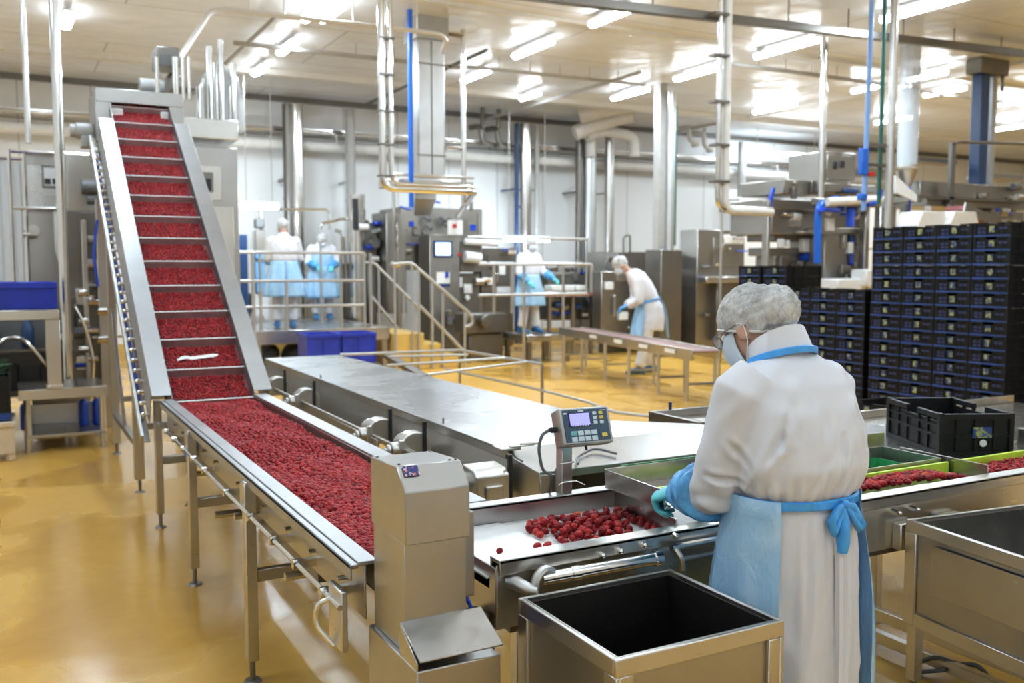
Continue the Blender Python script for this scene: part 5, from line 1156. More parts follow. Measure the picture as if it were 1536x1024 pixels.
def low_light(px0, px1, py, Y, lab):
    a, c = AT(px0, py, Y), AT(px1, py, Y); t = thing('strip_light', lab, 'ceiling light', (a.x, Y, a.z))
    MB().cyl(a, Vector((c.x, Y, a.z)), 0.045, n=10).build('diffuser', M['lamp'], t); MB().box(a.x-0.03, c.x+0.03, Y-0.03, Y+0.05, a.z+0.05, a.z+0.09).build('light_housing', M['white'], t)
    l = bpy.data.lights.new('tube_light', 'AREA'); l.shape = 'RECTANGLE'; l.size = c.x-a.x; l.size_y = 0.08; l.energy = 20; l.color = LCOL
    o = bpy.data.objects.new('tube_light', l); COL.objects.link(o); o.location = ((a.x+c.x)/2, Y+0.055, a.z); o.rotation_euler = (PI/2, 0, 0)
    for x in (a.x+0.1, c.x-0.1): MB().cyl((x, Y, a.z+0.08), (x, Y, CEIL-0.001), 0.008, n=6).build('hanger', M['steel'], t)
low_light(361, 417, 309, 16.6, 'lit tube light hung low above the left platform workers')
low_light(757, 823, 359, 17.2, 'lit tube light hung low behind the head of the worker on the small platform')
low_light(1131, 1226, 228, 17.6, 'lit tube light at the back wall between twin white pipe and drop pipe')

# ---------------------------------------------------------------- middle platform with railing and table of trays
mp = thing('work_platform', 'small steel step platform under the worker with tube railing around it', 'platform', (8.4, 14.7, 0))
MZ = 0.5
b = MB(); b.box(8.0, 8.95, 14.2, 15.2, MZ-0.12, MZ); b.build('deck', M['steel_wet'], mp, bevel=0.01)
for x in (8.08, 8.87):
    for y in (14.3, 15.1): MB().box(x-0.04, x+0.04, y-0.04, y+0.04, 0, MZ-0.12).build('leg', M['steel_dark'], mp)
for q, Y in ((((700, 356), (881, 356)), 15.22), (((718, 396), (887, 396)), 13.9), (((718, 443), (880, 447)), 13.9)):
    a, c = AT(*q[0], Y), AT(*q[1], Y); c.z = a.z
    MB().tube([a, c] if q[0][1] != 396 else [a, c, c+Vector((0.02, 0, -0.12))], 0.028, n=10, rad=.05).build('railing', M['rail'], mp)
for px_, y0, y1, Y in ((741, 396, 470, 13.9), (768, 396, 470, 13.9), (786, 396, 590, 13.9), (845, 396, 545, 13.9), (887, 398, 440, 13.9), (880, 357, 440, 15.22)):
    a = AT(px_, (y0+y1)/2, Y); MB().cyl((a.x, Y, max(0, AT(px_, y1, Y).z)), (a.x, Y, AT(px_, y0, Y).z), 0.026, n=10).build('railing_post', M['steel'], mp)
tm = thing('sorting_machine', 'grey sorting machine with white trays on its table, right of the platform worker', 'machine', (9.7, 15.8, 0))
b = MB(); PB(b, 822, 400, 890, 432, 15.75, 0.4); PB(b, 822, 445, 890, 480, 15.7, 0.4); b.build('housing', M['steel_dark'], tm, bevel=0.02)
b = MB(); PB(b, 818, 436, 890, 443, 15.3, 0.4); b.build('table', M['steel_mid'], tm, bevel=0.008)
b = MB(); PB(b, 818, 440, 889, 444, 15.28, 0.02); b.build('red_edge', plain('pinkish red edge', (0.5, 0.22, 0.2), 0.4), tm)
for k, px_ in enumerate((828, 846, 864)): b = MB(); PB(b, px_, 428, px_+16, 436, 15.33, 0.3); b.build('white_tray', M['white'], tm, bevel=0.01)
for px_ in (823, 858, 885): b = MB(); PB(b, px_, 444, px_+4, 560, 15.35, 0.06); b.build('leg', M['steel_mid'], tm)
b = MB(); PB(b, 824, 408, 868, 413, 15.7, 0.05); PB(b, 838, 392, 842, 410, 15.68, 0.05); PB(b, 866, 390, 870, 410, 15.68, 0.05); b.build('top_rail', M['galv'], tm)
b = MB(); b.cyl(AT(832, 458, 15.5), AT(842, 456, 15.5), 0.07, n=10); b.cyl(AT(862, 460, 15.5), AT(870, 460, 15.5), 0.07, n=10); b.cyl(AT(880, 458, 15.5), AT(886, 455, 15.5), 0.09, n=10); b.build('motor', M['bluecol'], tm, each=1)
b = MB(); PB(b, 700, 470, 760, 500, 14.9, 0.5); PB(b, 705, 500, 755, 540, 15.0, 0.4); p = AT(732, 482, 14.7); b.cyl(p, p+Vector((0, 0.2, 0)), 0.12, n=16); tag(b.build('drive_unit', M['steel_dark'], bevel=0.02), 'dark drive base with round motor at the foot of the screened machine', 'machine')
b = MB()
for px_ in (715, 740, 880, 910): pass
# long low belt with the bending worker behind it
lb2 = thing('packing_belt', 'low narrow belt conveyor with reddish belt in front of the bending worker', 'conveyor', (8.2, 11.0, 0))
bx0, bx1, bz = 7.85, 8.28, 0.66
q = [(8.50, 13.6), (7.71, 9.1)]
def lpt(t, off, z): a, c = Vector((*q[0], 0)), Vector((*q[1], 0)); d = (c-a).normalized(); n_ = Vector((-d.y, d.x, 0)); p = a.lerp(c, t)+n_*off; p.z = z; return p
b = MB(); b.bar(lpt(0, -0.2, bz-0.06), lpt(1, -0.2, bz-0.06), 0.02, 0.14); b.bar(lpt(0, 0.2, bz-0.06), lpt(1, 0.2, bz-0.06), 0.02, 0.14); b.build('side_frame', M['steel'], lb2, bevel=0.004)
b = MB(); b.bar(lpt(0, 0, bz-0.02), lpt(1, 0, bz-0.02), 0.37, 0.02); b.build('belt', plain('brownish red belt', (0.30, 0.17, 0.15), 0.4, var=0.2), lb2)
for t_ in (0.05, 0.22, 0.42, 0.6, 0.8, 0.97):
    for o_ in (-0.2, 0.2):
        p = lpt(t_, o_, 0); MB().cyl(p, p+Vector((0, 0, bz-0.1)), 0.024, n=8).build('leg', M['steel'], lb2)
    MB().bar(lpt(t_, -0.2, 0.22), lpt(t_, 0.2, 0.22), 0.03, 0.03).build('cross_bar', M['steel'], lb2)
b = MB()
for t_ in (0.3, 0.5, 0.68, 0.85): b.bar(lpt(t_, 0.225, bz-0.05), lpt(t_+0.06, 0.225, bz-0.05), 0.01, 0.05)
for t_ in (0.3, 0.5, 0.68, 0.85): b.bar(lpt(t_, -0.225, bz-0.05), lpt(t_+0.06, -0.225, bz-0.05), 0.01, 0.05)
b.build('white_plate', M['sheetwhite'], lb2)
# machines on the back right
for args in (
   ('oven_housing', 'wide grey steel machine housing behind the bending worker', 'machine', [((926, 378, 1043, 500), 15.4, 1.2, 'body', 'steel_dark'), ((902, 407, 956, 505), 14.9, 0.28, 'front_door', 'steel_mid'), ((958, 408, 1030, 414), 15.2, 0.2, 'ledge', 'steel'), ((990, 428, 1014, 434), 15.0, 0.4, 'ledge', 'steel'), ((985, 440, 1014, 500), 15.1, 0.3, 'lower_cabinet', 'steel_mid'), ((985, 472, 1014, 480), 14.9, 0.2, 'ledge', 'steel'), ((982, 392, 986, 399), 15.38, 0.02, 'blue_mark', 'bluehose'), ((960, 480, 1014, 520), 15.0, 0.1, 'side_sheet', 'steel_mid'), ((910, 505, 1000, 540), 15.3, 0.3, 'base', 'steel_dark')]),
   ('control_cabinet', 'taller grey steel cabinet right of the wide housing, behind the hairnet', 'cabinet', [((1045, 345, 1116, 520), 14.6, 0.55, 'body', 'steel_mid'), ((1086, 352, 1116, 366), 14.57, 0.03, 'white_sign', 'sheetwhite'), ((1070, 356, 1112, 400), 14.58, 0.02, 'door', 'steel_mid'), ((1060, 415, 1150, 424), 14.3, 0.3, 'ledge', 'steel'), ((1075, 424, 1145, 510), 14.4, 0.3, 'lower_box', 'steel_dark')]),
   ):
    t = thing(args[0], args[1], args[2], (0, 0, 0)); bb = None
    cx = AT((args[3][0][0][0]+args[3][0][0][2])/2, 450, args[3][0][1]); t.location = (cx.x, cx.y, 0)
    if args[0] == 'oven_housing': ovn = t
    else: ctl = t
    for (rect, Y, dep, nm_, mt_) in args[3]: b = MB(); PB(b, *rect, Y, dep); b.build(nm_, M[mt_], t, bevel=0.012)
    if args[0] == 'oven_housing':
        b = MB()
        for px_ in (915, 940, 1005, 1035): PB(b, px_, 530, px_+6, 600, 15.4, 0.08)
        b.build('support', M['steel_dark'], t)
blue_crate('small bright blue box on the machine housing behind the bending worker', AT(982, 418, 14.6).x, AT(1006, 418, 14.6).x, 14.6, 14.85, AT(990, 427, 14.6).z, 0.27)
b = MB(); b.tube([AT(908, 405, 15.1), AT(908, 392, 15.1), AT(928, 392, 15.1), AT(928, 405, 15.1)], 0.02, n=8, rad=.06); b.tube([AT(935, 405, 15.15), AT(935, 355, 15.15), AT(945, 352, 15.15), AT(945, 405, 15.15)], 0.02, n=8, rad=.06); b.cyl(AT(912, 386, 15.1), AT(922, 388, 15.1), .05)
tag(b.build('bent_pipework', M['steel_dark']), 'thin bent steel pipework standing behind the grey front door left of the bending worker', 'pipe')

clutter(tm, (826, 402, 886, 430), 15.74, 9, 1); clutter(tm, (826, 448, 886, 478), 15.69, 12, 2); clutter(cm, (606, 330, 642, 400), 16.88, 12, 3); clutter(cm, (690, 412, 720, 515), 16.39, 9, 4); clutter(cm, (650, 440, 686, 510), 16.19, 5, 5, ('steel_dark', 'cable', 'steel'))
clutter(cm, (724, 374, 772, 430), 16.38, 9, 6); clutter(pu, (546, 332, 566, 395), 17.09, 6, 7); clutter(eq, (110, 330, 148, 620), 10.89, 18, 8, ('steel', 'cable', 'chrome', 'steel_dark', 'bluehose')); clutter(lb, (44, 300, 100, 420), 11.49, 4, 9, ('steel', 'steel_dark'))
clutter(ovn, (1000, 384, 1040, 405), 15.39, 5, 10); clutter(ovn, (960, 440, 1004, 496), 15.0, 10, 11); clutter(ovn, (906, 412, 950, 500), 14.89, 6, 12, ('steel_dark', 'steel', 'white')); clutter(ctl, (1050, 352, 1112, 500), 14.56, 14, 13)
# ---------------------------------------------------------------- columns and drops, right half
gc = thing('service_column', 'grey and silver service column with a thin green pipe, right of the bending worker', 'column', AT(1000, 360, 14.2)); gc.location.z = 0
p = AT(994, 240, 14.2); MB().box(p.x-0.07, p.x+0.09, 14.2, 14.4, 2.0, CEIL-0.001).build('channel', M['paint_grey'], gc, bevel=0.01)
p = AT(1006, 240, 14.15); MB().cyl((p.x, 14.15, 2.0), (p.x, 14.15, CEIL-0.15), 0.085, n=14).build('pipe', M['galv'], gc)
p = AT(1014, 240, 14.15); MB().cyl((p.x, 14.15, 2.1), (p.x, 14.15, 4.7), 0.018, n=8).build('green_pipe', M['greenpipe'], gc)
p = AT(1003, 380, 14.2); MB().box(p.x-0.25, p.x+0.25, 14.1, 14.6, 0, 2.02).build('foot_cabinet', M['steel_dark'], gc, bevel=0.01)
wp = thing('twin_pipe', 'twin white pipe dropping from the ceiling tray and bending right to the blue hoses', 'pipe', AT(1084, 300, 8.85))
for px_, k in ((1078, 0), (1089, 1)):
    a = AT(px_, 200, 8.85); zb = AT(px_, 312+4*k, 8.85).z; e = AT(1158, 318, 8.85)
    MB().tube([(a.x, 8.85, CEIL-0.001), (a.x, 8.85, zb), (e.x, 8.85, zb)], 0.034+0.016*k, n=12, rad=.15).build('pipe', M['pipe_white'] if k else M['chrome'], wp)
b = MB()
for py_ in (18, 80, 150, 215, 270): PB(b, 1073, py_, 1095, py_+4, 8.79, 0.12)
b.build('pipe_clip', M['steel_dark'], wp)
b = MB(); p = AT(1086, 400, 8.85); b.cyl((p.x-.05, 8.85, 0), (p.x-.05, 8.85, AT(1084, 318, 8.85).z), 0.016, n=8); b.build('stand_pipe', M['steel'], wp)
vpipe('drop_pipe', 'slim steel drop pipe from the ceiling tray, left of the blue pipe', 'pipe', 1234, 9.5, 0.045, 2.66, 4.86, M['chrome'], 190, flanges=2)
bp = thing('blue_pipe', 'pale blue vertical pipe with brackets at the top right, dark at its valves', 'pipe', AT(1301, 290, 8.3))
p = AT(1302, 150, 8.3); MB().cyl((p.x-0.02, 8.3, 2.4), (p.x+0.02, 8.3, CEIL-0.001), 0.031, n=12).build('pipe', M['paleblue'], bp); MB().cyl((p.x+0.04, 8.34, 2.5), (p.x+0.075, 8.34, CEIL-0.001), 0.024, n=12).build('steel_pipe', M['chrome'], bp)
b = MB(); PB(b, 1294, 222, 1304, 262, 8.25, 0.08); PB(b, 1292, 290, 1302, 300, 8.25, 0.08); b.build('valve', M['bluepipe'], bp, bevel=0.01)
b = MB(); PB(b, 1304, 215, 1332, 220, 8.3, 0.06); PB(b, 1300, 245, 1330, 250, 8.3, 0.06); b.build('bracket', M['steel_dark'], bp)
b = MB(); PB(b, 1304, 258, 1312, 264, 8.25, 0.03); b.build('red_tag', M['redbutton'], bp)
vpipe('drop_pipe', 'thin dark green drop pipe between the blue and the silver pipe', 'pipe', 1323, 8.35, 0.027, 2.5, CEIL-0.001, M['greenpipe'], 150)
vpipe('vertical_pole', 'pale steel pole right of the dark drop pipe, reaching down behind the crates', 'pole', 1338, 8.2, 0.05, 0.0, CEIL-0.001, M['steel'], 150, flanges=3)
cdp = thing('clear_duct', 'clear round duct with steel rings at the top right', 'duct', AT(1362, 240, 9.9))
p = AT(1364, 140, 9.9)
rs = [[Vector((p.x+r_*math.cos(2*PI*i/20), 9.9+r_*math.sin(2*PI*i/20), z)) for i in range(20)] for z, r_ in ((AT(1362, 250, 9.9).z, .15), (AT(1362, 36, 9.9).z, .15), (AT(1362, 36, 9.9).z, .143), (AT(1362, 250, 9.9).z, .143))]
MB().rings(rs+[rs[0]], cap=False).build('tube', M['clear'], cdp)
b = MB()
for py_ in (36, 68, 132, 250): zz = AT(1362, py_, 9.9).z; b.cyl((p.x, 9.9, zz-0.015), (p.x, 9.9, zz+0.015), 0.156, n=20)
b.build('ring', M['steel'], cdp); MB().cyl((p.x+.14, 9.9, AT(1362, 36, 9.9).z), (p.x+.14, 9.9, CEIL-0.001), 0.02, n=8).build('hanger', M['steel'], cdp)
MB().lathe([(0.16, AT(1362, 256, 9.9).z), (0.05, AT(1362, 285, 9.9).z)][::-1], (p.x, 9.9, 0), 16).build('funnel', M['steel'], cdp)
bl = thing('painted_column', 'blue and grey column with a bracket at the top right edge', 'column', AT(1485, 270, 10.0)); bl.location.z = 0
p = AT(1478, 170, 10.0); c = AT(1490, 170, 10.0); MB().box(p.x-0.10, p.x+0.10, 10.0, 10.2, 0, CEIL-0.25).build('blue_half', M['bluecol'], bl, bevel=0.01); MB().box(c.x+0.01, c.x+0.12, 10.02, 10.2, 0, CEIL-0.25).build('grey_half', M['paint_grey'], bl, bevel=0.01)
b = MB(); b.box(p.x-0.2, c.x+0.3, 9.95, 10.25, CEIL-0.25, CEIL-0.001); b.tube([(c.x+.2, 10, CEIL-.25), (c.x+.2, 10, CEIL-.5)], .03); b.build('head_plate', M['steel_dark'], bl, bevel=0.01)

# ---------------------------------------------------------------- processing line, upper right
pl_ = thing('destemming_line', 'raised steel processing machine with hopper boxes and blue hoses, above the crates at the right', 'machine', (11.2, 10.4, 0))
def pbx(nm_, mt_, Y, dep, *rects, bevel=0.012):
    b = MB()
    for r_ in rects: PB(b, *r_, Y, dep)
    return b.build(nm_, M[mt_], pl_, bevel=bevel)
pbx('hopper_tank', 'steel_mid', 10.2, 0.9, (1158, 314, 1228, 352)); pbx('hopper_lid', 'steel_mid', 10.1, 1.1, (1155, 300, 1232, 315))
pbx('tank_foot', 'steel_dark', 10.3, 0.6, (1162, 352, 1226, 362)); pbx('upper_tray', 'steel_mid', 9.9, 0.9, (1176, 270, 1232, 292))
pbx('upper_box', 'steel_mid', 9.8, 0.7, (1236, 228, 1284, 276)); pbx('box_shelf', 'steel_mid', 9.7, 0.9, (1232, 276, 1314, 288))
pbx('side_hatch', 'steel_mid', 9.78, 0.03, (1240, 232, 1280, 270)); pbx('dark_opening', 'black', 9.765, 0.02, (1250, 242, 1257, 254), (1260, 241, 1268, 252))
pbx('back_panel', 'steel_mid', 10.6, 0.05, (1232, 288, 1300, 345)); pbx('crossbeam', 'steel_mid', 9.6, 0.15, (1228, 299, 1322, 309)); pbx('cabinet', 'steel_mid', 9.9, 0.7, (1236, 350, 1292, 470)); pbx('cabinet_top', 'steel_mid', 9.85, 0.8, (1232, 342, 1296, 351))
pbx('upright', 'steel_mid', 9.7, 0.12, (1296, 300, 1303, 520), (1318, 310, 1342, 520), (1150, 300, 1155, 520)); pbx('lower_frame', 'steel_dark', 10.3, 0.4, (1150, 372, 1236, 384), (1160, 384, 1170, 520), (1220, 384, 1228, 520), (1170, 384, 1220, 470))
b = MB(); PB(b, 1300, 404, 1334, 430, 9.4, 0.3); PB(b, 1256, 418, 1300, 436, 9.5, 0.4); b.build('white_box', M['sheetwhite'], pl_, bevel=0.02)
b = MB(); PB(b, 1168, 358, 1178, 372, 10.25, 0.05); PB(b, 1180, 360, 1186, 370, 10.25, 0.05); PB(b, 1206, 358, 1218, 378, 10.2, 0.12); b.build('white_fitting', M['white'], pl_, bevel=0.01)
b = MB(); PB(b, 1192, 326, 1200, 340, 10.17, 0.03); b.build('white_sign', M['sheetwhite'], pl_)
H = lambda pts, Y: [AT(a, c, Y) for a, c in pts]
b = MB(); b.tube(H([(1226, 395), (1227, 322), (1229, 308), (1240, 302), (1256, 299)], 9.5), 0.05, n=10, rad=.1); b.build('blue_hose', M['bluepipe'], pl_)
b = MB(); b.tube(H([(1160, 282), (1155, 300), (1152, 330), (1152, 352)], 10.0), 0.035, n=8, rad=.1); b.tube(H([(1120, 314), (1130, 310), (1146, 318), (1152, 325)], 10.3), 0.02, n=8, rad=.1); b.tube(H([(1228, 318), (1236, 314), (1258, 316)], 9.45), 0.035, n=8, rad=.1); b.tube(H([(1300, 306), (1312, 304), (1318, 300), (1320, 284)], 9.4), 0.045, n=8, rad=.1); b.tube(H([(1276, 314), (1275, 340)], 9.5), 0.06, n=8); b.build('blue_hose', M['bluehose'], pl_, each=1)
b = MB(); b.tube(H([(1240, 303), (1322, 299)], 9.42), 0.06, n=10); b.build('pale_pipe', M['pipe_white'], pl_)
b = MB(); PB(b, 1266, 282, 1290, 290, 9.66, 0.2); b.build('blue_drive', M['bluecol'], pl_, bevel=0.02)
b = MB(); PB(b, 1275, 352, 1283, 368, 9.85, 0.05); b.build('blue_tag', M['bluecol'], pl_)
clutter(pl_, (1162, 318, 1224, 350), 10.19, 6, 20, ('steel', 'steel_dark', 'white')); clutter(pl_, (1240, 354, 1290, 420), 9.89, 10, 21); clutter(pl_, (1172, 386, 1218, 430), 10.29, 9, 22); clutter(pl_, (1236, 310, 1292, 340), 9.84, 8, 23, ('steel', 'bluehose', 'white', 'steel_dark')); clutter(pl_, (1180, 272, 1230, 290), 9.89, 4, 24, ('steel', 'steel_dark'))
# chute and long upper conveyor
uc = thing('upper_conveyor', 'long high steel conveyor with a white chute at its end, top of the right-hand line', 'conveyor', (12.6, 9.6, 0))
b = MB(); a0, a1 = AT(1342, 262, 9.3), AT(1376, 293, 9.3); b.add([a0, AT(1345, 290, 9.3), a1+Vector((0, 0, -.1)), a1, a0+Vector((0.55, .5, .05)), AT(1345, 290, 9.3)+Vector((0.55, .5, .05)), a1+Vector((0.55, .5, -.05)), a1+Vector((0.55, .5, .05))], [(0,1,2,3),(7,6,5,4),(0,4,5,1),(1,5,6,2),(2,6,7,3),(3,7,4,0)]); b.build('chute', M['sheetwhite'], uc, bevel=0.006)
b = MB(); PB(b, 1380, 276, 1540, 306, 9.8, 0.6); PB(b, 1390, 300, 1540, 312, 9.7, 0.9); b.build('beam', M['steel_mid'], uc, bevel=0.01)
b = MB(); PB(b, 1346, 296, 1540, 300, 9.6, 0.1); PB(b, 1375, 238, 1436, 244, 10.4, 0.3); PB(b, 1426, 244, 1431, 300, 10.2, 0.06); PB(b, 1426, 214, 1432, 340, 9.6, 0.06); b.build('rail', M['steel_dark'], uc, each=1)
b = MB(); b.tube(H([(1430, 216), (1440, 213), (1536, 216)], 9.6), 0.025, n=8); b.build('top_pipe', M['steel_dark'], uc)
for px_ in (1360, 1440, 1520): b = MB(); p = AT(px_, 350, 9.9); b.box(p.x-.05, p.x+.05, 9.9, 10.0, 0, AT(px_, 306, 9.9).z); b.build('leg', M['steel_mid'], uc)
b = MB(); a, c = AT(1434, 312, 9.3), AT(1500, 345, 9.3); b.bar(a, c, 0.35, 0.06); b.build('inclined_belt', plain('reddish belt', (0.28, 0.07, 0.07), 0.4, var=0.4, scale=6), uc)
b = MB(); b.bar(a+Vector((-.08, -.2, .0)), c+Vector((-.08, -.2, .0)), 0.03, 0.14); b.bar(a+Vector((.08, .2, .0)), c+Vector((.08, .2, .0)), 0.03, 0.14); b.build('side_plate', M['steel_mid'], uc)
b = MB(); 
for x0_, x1_, Y in ((1376, 1424, 9.1), (1424, 1470, 9.0)):
    a, c = AT(x0_, 342, Y), AT(x1_, 342, Y); zt = AT(x0_, 316, Y).z; b.prism([(a.x, a.z), (c.x, a.z), (c.x-0.1, zt), (a.x+0.12, zt)], 'y', Y, Y+0.4)
b.build('white_cover', M['sheetwhite'], uc, bevel=0.01)
b = MB()
for x0_ in (1376, 1470): a = AT(x0_, 350, 9.2); b.box(a.x, a.x+.06, 9.2, 9.26, 0, AT(x0_, 342, 9.2).z)
b.build('cover_stand', M['steel_mid'], uc)
b = MB(); PB(b, 1486, 318, 1536, 330, 9.6, 0.3); PB(b, 1490, 262, 1536, 268, 10.2, 0.5); b.build('side_frame', M['steel_mid'], uc)
clutter(uc, (1346, 302, 1420, 340), 9.75, 10, 25); clutter(uc, (1440, 280, 1530, 304), 9.79, 7, 26, ('steel', 'steel_dark', 'cable')); clutter(uc, (1490, 312, 1534, 338), 9.65, 8, 27)
wb = tag(MB().box(14.0, 20.0, 15.5, 16.2, 1.2, 3.2).build('insulated_box', M['white_panel'], bevel=0.02), 'big white insulated box far back at the right edge, behind the blue column', 'cold box')
MBx = MB().box(14.2, 19.8, 15.6, 16.1, 0, 1.2); tag(MBx.build('box_plinth', M['paint_grey']), 'grey plinth under the big white insulated box at the right', 'plinth')
# ================================================================= people
M['skin'] = plain('skin', (0.56, 0.33, 0.24), 0.5, var=0.06, scale=14)
M['hair'] = plain('brown hair', (0.10, 0.07, 0.05), 0.5, var=0.3, scale=40)
M['coat'] = plain('white coat cotton', (0.735, 0.74, 0.785), 0.75, var=0.02, scale=5, bmp=0.28, bscale=9)
M['trousers'] = plain('white trousers', (0.76, 0.75, 0.76), 0.75, var=0.03, bmp=0.08, bscale=18)
M['glove'] = plain('teal glove', (0.10, 0.50, 0.55), 0.38, var=0.1, scale=20, bmp=0.1, bscale=50)
M['gloveblue'] = plain('blue glove', (0.06, 0.28, 0.62), 0.4)
M['mask'] = plain('pale mask', (0.62, 0.72, 0.82), 0.7, var=0.03)
M['shoe'] = plain('blue overshoe', (0.03, 0.16, 0.36), 0.35, var=0.3, scale=12)
M['lens'] = clear_mat('spectacle lens', (0.7, 0.75, 0.8), 0.8)
M['cover'] = plain('blue plastic sleeve', (0.09, 0.35, 0.82), 0.25, var=0.55, scale=16, bmp=0.7, bscale=30)
def apron_mat():
    m, nt, b = new_mat('blue plastic apron'); vec = coords(nt, (1, 1, 0.45)); n = noise(nt, vec, 9, 4, 0.6, 0.8)
    r_ = ramp(nt, [(0.3, (0.38, 0.68, 1.0)), (0.55, (0.50, 0.78, 1.0)), (0.8, (0.72, 0.90, 1.0))]); nt.links.new(n.outputs['Fac'], r_.inputs['Fac']); nt.links.new(r_.outputs['Color'], b.inputs['Base Color'])
    b.inputs['Roughness'].default_value = 0.25; bump(nt, b, noise(nt, vec, 24, 4, 0.6, 1.2).outputs['Fac'], 0.6, 0.01)
    t = N(nt, 'ShaderNodeBsdfTransparent'); t.inputs[0].default_value = (0.55, 0.78, 1, 1); mx = N(nt, 'ShaderNodeMixShader'); mx.inputs[0].default_value = 0.26
    nt.links.new(b.outputs[0], mx.inputs[1]); nt.links.new(t.outputs[0], mx.inputs[2]); nt.links.new(mx.outputs[0], nt.nodes['Material Output'].inputs[0]); return m
M['apron'] = apron_mat()
M['strap'] = plain('blue apron tie', (0.06, 0.36, 0.86), 0.3, var=0.2, scale=30)
def net_mat():
    m, nt, b = new_mat('hair net'); vec = coords(nt)
    b.inputs['Base Color'].default_value = (0.85, 0.85, 0.84, 1); b.inputs['Roughness'].default_value = 0.6
    n = noise(nt, vec, 14, 3); ad = N(nt, 'ShaderNodeMix', data_type='VECTOR'); ad.inputs['Factor'].default_value = 0.12; nt.links.new(vec, ad.inputs[4]); nt.links.new(n.outputs['Color'], ad.inputs[5])
    st = N(nt, 'ShaderNodeMapping'); st.inputs['Scale'].default_value = (70, 110, 16); nt.links.new(ad.outputs[1], st.inputs['Vector']); w1 = noise(nt, st.outputs[0], 1.0, 3, 0.6, 0.8)
    n2 = noise(nt, vec, 9, 3, 0.6, 0.3)
    mul = N(nt, 'ShaderNodeMath', operation='MULTIPLY'); nt.links.new(n2.outputs['Fac'], mul.inputs[0]); ha = N(nt, 'ShaderNodeMath', operation='MULTIPLY_ADD'); ha.inputs[1].default_value = 0.9; ha.inputs[2].default_value = 0.35; nt.links.new(w1.outputs['Fac'], ha.inputs[0]); nt.links.new(ha.outputs[0], mul.inputs[1])
    mr = N(nt, 'ShaderNodeMapRange'); mr.inputs['From Min'].default_value = 0.28; mr.inputs['From Max'].default_value = 0.52; mr.inputs['To Min'].default_value = 0.24; mr.inputs['To Max'].default_value = 0.64; nt.links.new(mul.outputs[0], mr.inputs['Value'])
    t = N(nt, 'ShaderNodeBsdfTransparent'); mx = N(nt, 'ShaderNodeMixShader'); nt.links.new(mr.outputs['Result'], mx.inputs[0]); nt.links.new(t.outputs[0], mx.inputs[1]); nt.links.new(b.outputs[0], mx.inputs[2]); nt.links.new(mx.outputs[0], nt.nodes['Material Output'].inputs[0])
    bump(nt, b, w1.outputs['Fac'], 0.3, 0.004); return m
M['net'] = net_mat()

def ell(cx, cy, z, a, b, n=32, tilt=0.0, e=2.3, th0=0.0, th1=2*PI, full=True, off=0.0, wob=None):
    out = []; m = n if full else n+1
    for i in range(m):
        t = th0+(th1-th0)*i/n; c, s = math.cos(t), math.sin(t)
        o = off + (wob(t, z) if wob else 0)
        x = math.copysign(abs(c)**(2/e), c)*(a+o); y = math.copysign(abs(s)**(2/e), s)*(b+o)
        out.append(Vector((cx+x, cy+y*math.cos(tilt), z+y*math.sin(tilt))))
    return out
def head_mb(b, C, Rm, neck):
    P = lambda x, y, z: C + Rm @ Vector((x, y, z))
    b.ball(P(0, -.008, .03), .076, .097, .092, 20, 14, Rm); b.ball(P(0, .028, -.045), .060, .066, .075, 18, 12, Rm); b.ball(P(0, .062, -.095), .03, .028, .026, 12, 8, Rm)
    b.tube([P(0, .088, .0), P(0, .106, -.03), P(0, .108, -.042)], [.011, .014, .016], n=10); b.ball(P(0, .088, -.068), .022, .012, .012, 12, 8, Rm); b.ball(P(0, .075, .025), .05, .02, .014, 12, 8, Rm)
    for s in (-1, 1):
        b.ball(P(s*.078, -.008, -.015), .012, .021, .034, 12, 8, Rm); b.ball(P(s*.045, .06, -.03), .022, .02, .018, 10, 8, Rm)
    b.tube([P(0, -.02, .0), P(0, -.025, -.08), Vector(neck)], [.056, .056, .062], n=16)
def hand_mb(wrist, d, nrm, side, curl=0.5, k=1.0, voxel=0.0042):
    """palm with four unequal bent fingers and a thumb; d towards the fingers, nrm out of the palm"""
    b = MB(); w = Vector(wrist); d = Vector(d).normalized(); nrm = Vector(nrm); nrm = (nrm-d*nrm.dot(d)).normalized(); s = d.cross(nrm).normalized()*side
    rs = []
    for t, wd, th in ((-.03, .030, .022), (0.0, .031, .021), (.03, .040, .020), (.065, .045, .018), (.095, .043, .014)):
        rs.append([w+d*(t*k)+s*(math.cos(a)*wd*k)+nrm*(math.sin(a)*th*k) for a in [2*PI*i/14 for i in range(14)]])
    b.rings(rs)
    for o, ln, c in ((.032, .072, 1.0), (.011, .082, 1.0), (-.011, .077, 1.06), (-.031, .060, 1.12)):
        p = w+d*(.082*k)+s*(o*k); ps = [p]; a = 0.12
        for fr in (.2, .45, .3, .25): a += curl*c*0.62; p = p+(d*math.cos(a)+nrm*math.sin(a))*(ln*fr*1.05*k); ps.append(p)
        b.tube(ps, [.0108*k, .0102*k, .0096*k, .009*k, .0075*k], n=10); b.ball(ps[-1], .0078*k, n=10, m=6)
    p = w+d*(.022*k)+s*(.026*k); q = p+(d*.6+s*.75+nrm*.35).normalized()*.04*k; r_ = q+(d*.85+s*.15+nrm*.5).normalized()*.034*k; u = r_+(d*.8-s*.2+nrm*.6).normalized()*.024*k
    b.tube([p, q, r_, u], [.016*k, .013*k, .011*k, .009*k], n=10); b.ball(u, .009*k, n=8, m=6)
    return remeshed(b, voxel, 2, 0.4)
